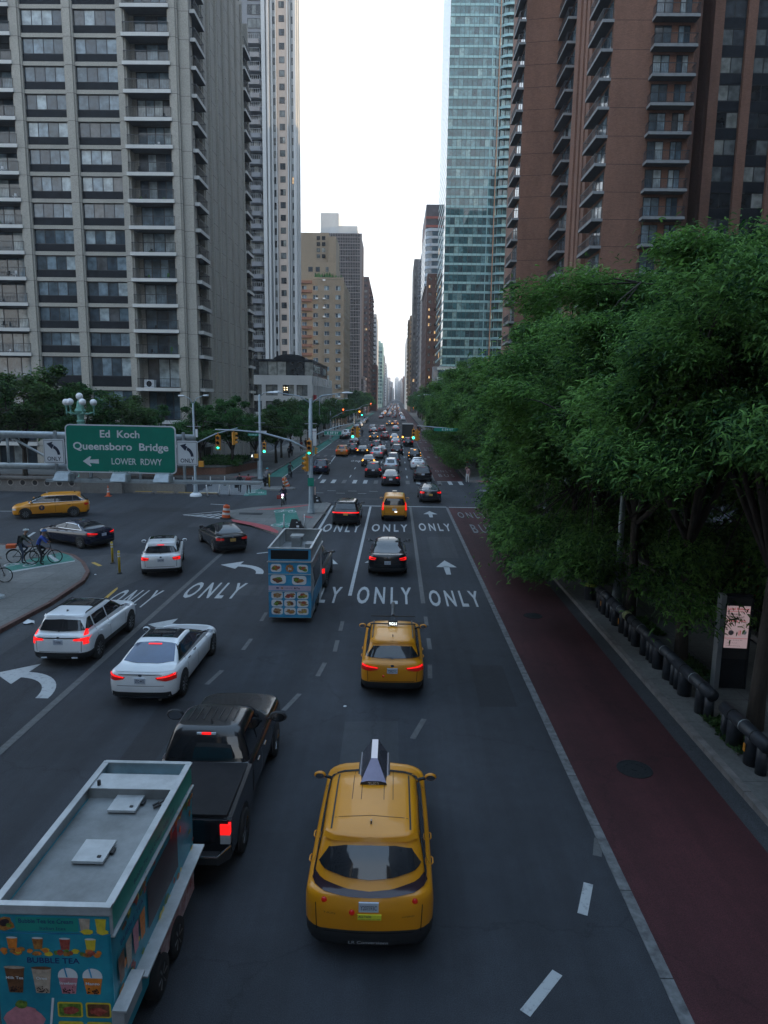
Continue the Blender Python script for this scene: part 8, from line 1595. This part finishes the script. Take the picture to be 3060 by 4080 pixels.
# ================================================================ people, bicycles
SK = mat('skin', (.30, .17, .12), .6, var=.08); HAIR = mat('dark_hair', (.012, .01, .009), .7)
cloth = {k: mat('cloth_' + k, c_, .85, var=.25, scale=8) for k, c_ in dict(black=(.012, .013, .018), navy=(.015, .02, .04), olive=(.035, .045, .035), blue=(.03, .07, .32), white=(.5, .5, .5), jeans=(.03, .045, .075), red=(.22, .03, .025), pink=(.28, .16, .16), grey=(.12, .12, .13)).items()}
def human(label, loc, rz, J, top, bot, group=None, sleeve=True, head_m=None, helmet=None, hair=True, shoes='black'):
    "one continuous skin grown over connected joints; J overrides joint positions (metres, facing +Y)"
    j = dict(pel=(0, 0, .95), spi=(0, .01, 1.12), che=(0, .01, 1.34), nek=(0, .02, 1.50), hd0=(0, .04, 1.58), hd1=(0, .04, 1.67), hd2=(0, .03, 1.74), lsh=(-.18, 0, 1.42), lel=(-.23, 0, 1.14), lwr=(-.23, .1, .90), lha=(-.23, .14, .82), rsh=(.18, 0, 1.42), rel=(.23, 0, 1.14), rwr=(.23, .1, .90), rha=(.23, .14, .82), lhi=(-.10, 0, .90), lkn=(-.11, .05, .50), lan=(-.11, 0, .09), lto=(-.12, .17, .04), rhi=(.10, 0, .90), rkn=(.11, .05, .50), ran=(.11, 0, .09), rto=(.12, .17, .04)); j.update(J)
    rad = dict(pel=.15, spi=.13, che=.155, nek=.058, hd0=.075, hd1=.098, hd2=.075, sh=.075, el=.05, wr=.034, ha=.038, hi=.10, kn=.066, an=.046, to=.038)
    names = list(j); me = bpy.data.meshes.new('person'); E = [('pel', 'spi'), ('spi', 'che'), ('che', 'nek'), ('nek', 'hd0'), ('hd0', 'hd1'), ('hd1', 'hd2')] + [e for s in 'lr' for e in (('che', s + 'sh'), (s + 'sh', s + 'el'), (s + 'el', s + 'wr'), (s + 'wr', s + 'ha'), ('pel', s + 'hi'), (s + 'hi', s + 'kn'), (s + 'kn', s + 'an'), (s + 'an', s + 'to'))]
    me.from_pydata([j[n] for n in names], [(names.index(a), names.index(b)) for a, b in E], []); o = bpy.data.objects.new('person_rig', me); C.objects.link(o)
    m_ = o.modifiers.new('skin', 'SKIN'); m_.use_smooth_shade = True; sv = me.skin_vertices[0].data
    for i, n in enumerate(names): r_ = rad.get(n, rad.get(n[1:])); sv[i].radius = (r_, r_ * (.75 if n in ('che', 'spi', 'pel') else 1)); sv[i].use_root = (n == 'pel')
    s_ = o.modifiers.new('sub', 'SUBSURF'); s_.levels = 1; s_.render_levels = 1; bpy.context.view_layer.update()
    m2 = bpy.data.meshes.new_from_object(o.evaluated_get(bpy.context.evaluated_depsgraph_get())); bpy.data.objects.remove(o)
    mb = MB(); mb.v = [tuple(v.co) for v in m2.vertices]; segs = [(Vector(j[a]), Vector(j[b]), a, b) for a, b in E]
    for p in m2.polygons:
        c = p.center; best = None
        for A, B, a, b in segs:
            d_ = B - A; t_ = max(0, min(1, (c - A).dot(d_) / max(d_.length_squared, 1e-9))); q = (c - A - d_ * t_).length / (rad.get(b, rad.get(b[1:])))
            if best is None or q < best[0]: best = (q, a, b, t_)
        a, b, t_ = best[1:]; k = 1
        if b.startswith('hd') or b == 'nek' and t_ > .5: k = 0
        elif b[1:] in ('kn', 'an') or b in ('lhi', 'rhi'): k = 2
        elif b[1:] == 'to': k = 3
        elif b[1:] == 'ha': k = 0
        elif b[1:] in ('wr',) and not sleeve: k = 0
        elif b == 'spi' and t_ < .15: k = 2
        mb.f.append(tuple(p.vertices)); mb.m.append(k)
    # five fingers on each hand, nose, ears
    for s in ('l', 'r'):
        h_ = Vector(j[s + 'ha']); f_ = (h_ - Vector(j[s + 'wr'])).normalized(); sd = f_.cross(Vector((0, 0, 1)) if abs(f_.z) < .8 else Vector((0, 1, 0))).normalized(); dn = f_.cross(sd)
        for i, L_ in enumerate((.065, .075, .07, .055)): q = h_ + f_ * .02 + sd * (i - 1.5) * .02; mb.tube([q, q + f_ * L_ * .55, q + f_ * L_ * .8 + dn * .02, q + f_ * L_ * .85 + dn * .035], [.010, .009, .008, .006], 5, 0)
        q = h_ - f_ * .01 + sd * -.035; mb.tube([q, q + f_ * .03 - sd * .02, q + f_ * .055 - sd * .02], [.012, .010, .007], 5, 0)
    hd = Vector(j['hd1']); fw = Vector((0, 1, 0)); mb.tube([hd + fw * .085 + Vector((0, 0, .015)), hd + fw * .115 + Vector((0, 0, -.02)), hd + fw * .085 + Vector((0, 0, -.03))], [.008, .014, .006], 5, 0)
    for sx in (-1, 1): mb.ball(tuple(hd + Vector((sx * .095, 0, -.005))), .02, 6, 0); mb.ball(tuple(hd + Vector((sx * .033, .088, .012))), .012, 6, 4)
    mb.tube([hd + Vector((-.028, .088, -.05)), hd + Vector((.028, .088, -.05))], .006, 4, 4)
    bpy.data.meshes.remove(m2); b = mb.build('person', [SK, cloth[top], cloth[bot], cloth[shoes], cloth['black']], None, True); b.location = loc; b.rotation_euler = (0, 0, math.radians(rz)); tag(b, label, 'person', group)
    if hair and not helmet: hb = MB(); hb.ball(tuple(hd + Vector((0, -.015, .035))), .108, 12, sz=.85); hb.build('hair', HAIR, b, True)
    if helmet:
        hb = MB(); c = hd + Vector((0, 0, .05)); rows = [[c + Vector((.125 * math.sin(a) * math.cos(k), .15 * math.sin(a) * math.sin(k), .11 * math.cos(a))) for k in [i * math.pi / 8 for i in range(17)]] for a in [i * math.pi / 14 for i in range(1, 8)]]; hb.grid(rows); hb.f.append(tuple(range(16))); hb.m.append(0)
        for x in (-.05, 0, .05): hb.tube([c + Vector((x, -.1, .08)), c + Vector((x, 0, .118)), c + Vector((x, .1, .08))], .012, 4, 1)
        hb.build('helmet', [helmet, K['black']], b, True)
    return b
def bicycle(label, loc, rz, frame, box=None, light=False):
    r = empty('bicycle', loc, math.radians(rz), label, 'bicycle'); R_ = .34; fr = MB()
    for y in (-.54, .54):
        w_ = MB(); n = 26; w_.tube([(0, y + R_ * math.cos(i * 2 * math.pi / n), R_ + R_ * math.sin(i * 2 * math.pi / n)) for i in range(n + 1)], .024, 6, caps=False); wh = w_.build('wheel', K['tyre'], r, True)
        s_ = MB()
        for i in range(14): a = i * 2 * math.pi / 14; s_.tube([(0, y, R_), (0, y + (R_ - .02) * math.cos(a), R_ + (R_ - .02) * math.sin(a))], .004, 3)
        s_.tube([(-.05, y, R_), (.05, y, R_)], .05, 8); s_.build('spokes', K['rim'], wh)
    P_ = dict(a=(0, -.54, R_), b=(0, -.08, .30), c=(0, -.2, .78), d=(0, .38, .82), e=(0, .54, R_), h=(0, .33, 1.05))
    for (x, y, q) in (('a', 'b', .018), ('a', 'c', .014), ('b', 'c', .02), ('b', 'd', .03), ('c', 'd', .018), ('d', 'e', .02), ('d', 'h', .02)): fr.tube([P_[x], P_[y]], q, 7)
    fr.build('frame', frame, r, True)
    hb = MB(); hb.tube([(-.32, .22, 1.08), (-.2, .33, 1.07), (.2, .33, 1.07), (.32, .22, 1.08)], .014, 6); hb.build('handlebar', K['black'], r, True); sd = MB(); sd.hexa([(-.04, -.42, .90), (.04, -.42, .90), (.03, -.1, .91), (-.03, -.1, .91), (-.09, -.42, .95), (.09, -.42, .95), (.03, -.08, .95), (-.03, -.08, .95)]); sd.tube([(0, -.2, .78), (0, -.24, .92)], .015, 6); sd.build('saddle', K['black'], r)
    pd = MB(); pd.tube([(-.1, -.08, .3), (.1, -.08, .3)], .02, 6); pd.tube([(.09, -.08, .3), (.09, -.02, .14)], .012, 5); pd.tube([(-.09, -.08, .3), (-.09, -.14, .46)], .012, 5); pd.box(.08, .18, -.07, .03, .12, .15); pd.box(-.18, -.08, -.19, -.09, .45, .48); pd.build('pedals', K['black'], r)
    if box: b = MB(); b.box(-.2, .2, -.85, -.4, .80, .98); b.build('carrier_box', box, r)
    fd = MB(); fd.tube([(0, -.54 + (R_ + .04) * math.cos(a), R_ + (R_ + .04) * math.sin(a)) for a in [math.radians(60 + 15 * i) for i in range(8)]], .022, 5); fd.build('mudguard', K['black'], r, True)
    if light: l = MB(); l.ball((0, .5, .82), .05, 8); l.build('headlamp', mat('bike_light', (.6, .9, .7), .3, emis=3, ecol=(.7, 1, .8)), r); l = MB(); l.box(-.09, .09, .40, .43, .92, 1.08); l.build('front_plate', mat('pale_plate', (.6, .45, .65), .5, emis=.8, ecol=(.9, .6, 1)), r)
    return r
ride = dict(pel=(0, -.24, .98), spi=(0, -.20, 1.14), che=(0, -.06, 1.34), nek=(0, .04, 1.48), hd0=(0, .09, 1.55), hd1=(0, .11, 1.64), hd2=(0, .10, 1.71), lsh=(-.18, -.02, 1.42), lel=(-.27, .14, 1.22), lwr=(-.30, .24, 1.12), lha=(-.31, .29, 1.10), rsh=(.18, -.02, 1.42), rel=(.27, .14, 1.22), rwr=(.30, .24, 1.12), rha=(.31, .29, 1.10), lhi=(-.10, -.2, .93), lkn=(-.13, .12, .74), lan=(-.13, -.10, .52), lto=(-.13, .06, .48), rhi=(.10, -.2, .93), rkn=(.13, .10, .56), ran=(.13, -.06, .20), rto=(.13, .12, .15))
stop = dict(ride); stop.update(rkn=(.24, -.05, .52), ran=(.32, -.12, .09), rto=(.34, .04, .04))
a = zA(165, 1400); b = zA(410, 1440)
wh1 = zA(165, 1410); wh2 = zA(410, 1440); wh3 = zA(690, 1375); wh0 = zA(110, 1650)
def at_bike(pr, pf):      # rear and front wheel ground points -> centre, heading
    dx, dy = pf[0] - pr[0], pf[1] - pr[1]; return ((pr[0] + pf[0]) / 2, (pr[1] + pf[1]) / 2, math.degrees(math.atan2(-dx, dy)))
cx, cy, hz = at_bike(wh2, wh3); hz = -68
bicycle('electric bicycle nearer the camera at the left corner, its rider in blue', (cx, cy, .15), hz, K['black']); human('cyclist in a bright blue jersey and blue helmet astride a bicycle', (cx, cy, .15), hz, stop, 'blue', 'black', 'cyclists waiting at the left corner', helmet=mat('blue_helmet', (.03, .13, .35), .4))
x1, y1 = wh1[0] + .48, wh1[1] + .35
bicycle('delivery bicycle with an orange carrier box at the left corner', (x1, y1, .15), -72, K['black'], K['orangeplastic']); pb = human('cyclist in dark green with a white and black helmet and a backpack', (x1, y1, .15), -72, stop, 'olive', 'jeans', 'cyclists waiting at the left corner', helmet=mat('white_helmet', (.45, .5, .52), .4))
bp_ = MB(); q = Vector((0, -.24, 1.24)); bp_.hexa([tuple(q + Vector(v_)) for v_ in ((-.15, -.1, -.24), (.15, -.1, -.24), (.15, .08, -.24), (-.15, .08, -.24), (-.13, -.02, .2), (.13, -.02, .2), (.13, .12, .2), (-.13, .12, .2))]); o = bp_.build('backpack', cloth['black'], None); o.location = (x1, y1, .15); o.rotation_euler = (0, 0, math.radians(-72)); tag(o, 'black backpack worn by the cyclist in dark green', 'backpack')
x0, y0 = wh0[0] - .75, wh0[1]; bicycle('bicycle cut off by the left edge, front wheel showing', (x0, y0, .15), -80, K['black']); human('rider mostly outside the left edge on the cut off bicycle', (x0, y0, .15), -80, stop, 'black', 'black', 'cyclists waiting at the left corner', helmet=mat('black_helmet', (.03, .03, .03), .4))
a = G(1127, 2022); bicycle('bicycle with a lit front lamp riding towards the camera', (a[0], a[1] + .5, 0), 176, K['galv'], None, True); human('man in dark clothes cycling towards the camera', (a[0], a[1] + .5, 0), 176, ride, 'navy', 'black')
o = MB(); o.box(-.16, .16, -.08, .08, -.15, .15); o = o.build('shoulder_bag', cloth['red']); o.location = (a[0] - .38, a[1] + .4, .78); tag(o, 'dark red bag hanging beside the man cycling towards the camera', 'bag')
a = G(1060, 1938); r = empty('scooter', (a[0], a[1] + .6, 0), math.radians(-8), 'dark scooter ridden by a person in a turquoise helmet', 'scooter'); mb = MB(); mb.hexa([(-.18, -.8, .45), (.18, -.8, .45), (.16, .1, .35), (-.16, .1, .35), (-.2, -.8, .78), (.2, -.8, .78), (.15, .0, .78), (-.15, .0, .78)]); mb.hexa([(-.2, .45, .3), (.2, .45, .3), (.15, .6, .3), (-.15, .6, .3), (-.14, .35, 1.0), (.14, .35, 1.0), (.1, .45, 1.0), (-.1, .45, 1.0)]); mb.box(-.16, .16, 0, .5, .25, .32); mb.build('body', P['black'], r)
for y in (-.6, .62): mb = MB(); mb.lathe([(.1, -.06), (.25, -.05), (.25, .05), (.1, .06)], (0, y, .25), 14, axis='x'); mb.build('wheel', K['tyre'], r)
mb = MB(); mb.tube([(-.32, .35, 1.05), (.32, .35, 1.05)], .02, 6); mb.build('handlebar', K['black'], r); sc_j = dict(ride); sc_j.update(pel=(0, -.3, .88), lhi=(-.1, -.26, .84), rhi=(.1, -.26, .84), lkn=(-.17, .1, .68), rkn=(.17, .1, .68), lan=(-.15, .15, .38), ran=(.15, .15, .38), lto=(-.15, .3, .34), rto=(.15, .3, .34))
human('scooter rider in a turquoise helmet and pale sleeves riding away', (a[0], a[1] + .6, 0), -8, sc_j, 'grey', 'black', helmet=mat('turquoise_helmet', (.03, .35, .42), .4))
a = G(1153, 1908); bicycle('bicycle riding away in the green lane by the parked cars', (a[0], a[1] + .5, 0), -6, K['black']); human('cyclist in dark clothes with a bag riding away along the green lane', (a[0], a[1] + .5, 0), -6, ride, 'black', 'black')
walk = dict(lkn=(-.10, .22, .52), lan=(-.10, .25, .10), lto=(-.10, .42, .06), rkn=(.10, .02, .50), ran=(.10, -.28, .14), rto=(.10, -.13, .04), lel=(-.25, -.08, 1.15), lwr=(-.24, -.14, .92), lha=(-.24, -.15, .84), rel=(.25, .05, 1.15), rwr=(.24, .2, .95), rha=(.24, .24, .87)); walk2 = {k: v for k, v in walk.items()}; walk2.update(rkn=(.10, .20, .52), ran=(.10, .24, .10), rto=(.10, .40, .06), lkn=(-.10, .02, .50), lan=(-.10, -.26, .14), lto=(-.10, -.11, .04))
p1_ = G(685, 2018); p2_ = G(792, 2020); 
pa = G(955, 1962); pb2 = G(980, 1966)
human('man in black carrying a dark bag, walking on the striped crosswalk', (pa[0], pa[1], 0), 5, walk, 'black', 'black', 'couple on the striped crosswalk'); human('woman with an orange red top walking beside the man on the striped crosswalk', (pb2[0] + .25, pb2[1], 0), 0, walk2, 'red', 'black', 'couple on the striped crosswalk', sleeve=False)
o = MB(); o.box(-.14, .14, -.06, .06, -.16, .12); o.tube([(-.08, 0, .12), (0, 0, .26), (.08, 0, .12)], .012, 5); o = o.build('handbag', cloth['black']); o.location = (pa[0] - .28, pa[1] - .12, .62); tag(o, 'black bag in the hand of the walking man on the crosswalk', 'bag')
a = G(1862, 1925, .15); human('woman in a pink top raising an arm at the right corner', (a[0], a[1], .15), 160, dict(rel=(.26, .12, 1.5), rwr=(.12, .14, 1.66), rha=(.06, .12, 1.70)), 'pink', 'white', sleeve=False)
GP = 'pedestrians far down the sidewalks'
for i, (px, py, tp, lb) in enumerate(((1282, 1800, 'red', 'person in a red top under the left trees by the curved lamp'), (1270, 1828, 'black', 'person in black beside the signal mast on the left sidewalk'), (1262, 1775, 'blue', 'person in blue far down the left sidewalk'), (1163, 1818, 'jeans', 'person in jeans walking under the left corner trees'), (1443, 1740, 'black', 'person in black standing at the second crossing'), (1672, 1730, 'red', 'person in a reddish top at the bus stop on the right'), (1681, 1735, 'white', 'person in white at the bus stop on the right'), (1665, 1722, 'black', 'person in black at the bus stop on the right'), (1298, 1790, 'black', 'dark clothed walker near the kerb under the left trees'))):
    a = G(px, py, .15); x = min(a[0], -15) if a[0] < -9 else a[0]; human(lb, (x, a[1], .15), 180 * (i % 2), walk if i % 2 else walk2, tp, 'black', GP)
# ================================================================ air
hz_ = MB(); hz_.box(-720, 720, -320, 6020, -1.5, 230); ho = hz_.build('haze', K['black']); hm = bpy.data.materials.new('thin_haze'); hm.use_nodes = True; hn = hm.node_tree; hn.nodes.clear()
pv = hn.nodes.new('ShaderNodeVolumePrincipled'); pv.inputs['Color'].default_value = (.86, .90, .96, 1); pv.inputs['Density'].default_value = 0.0002; pv.inputs['Anisotropy'].default_value = .2
mo = hn.nodes.new('ShaderNodeOutputMaterial'); hn.links.new(pv.outputs[0], mo.inputs['Volume']); ho.data.materials[0] = hm; tag(ho, kind='stuff'); ho.display_type = 'WIRE'
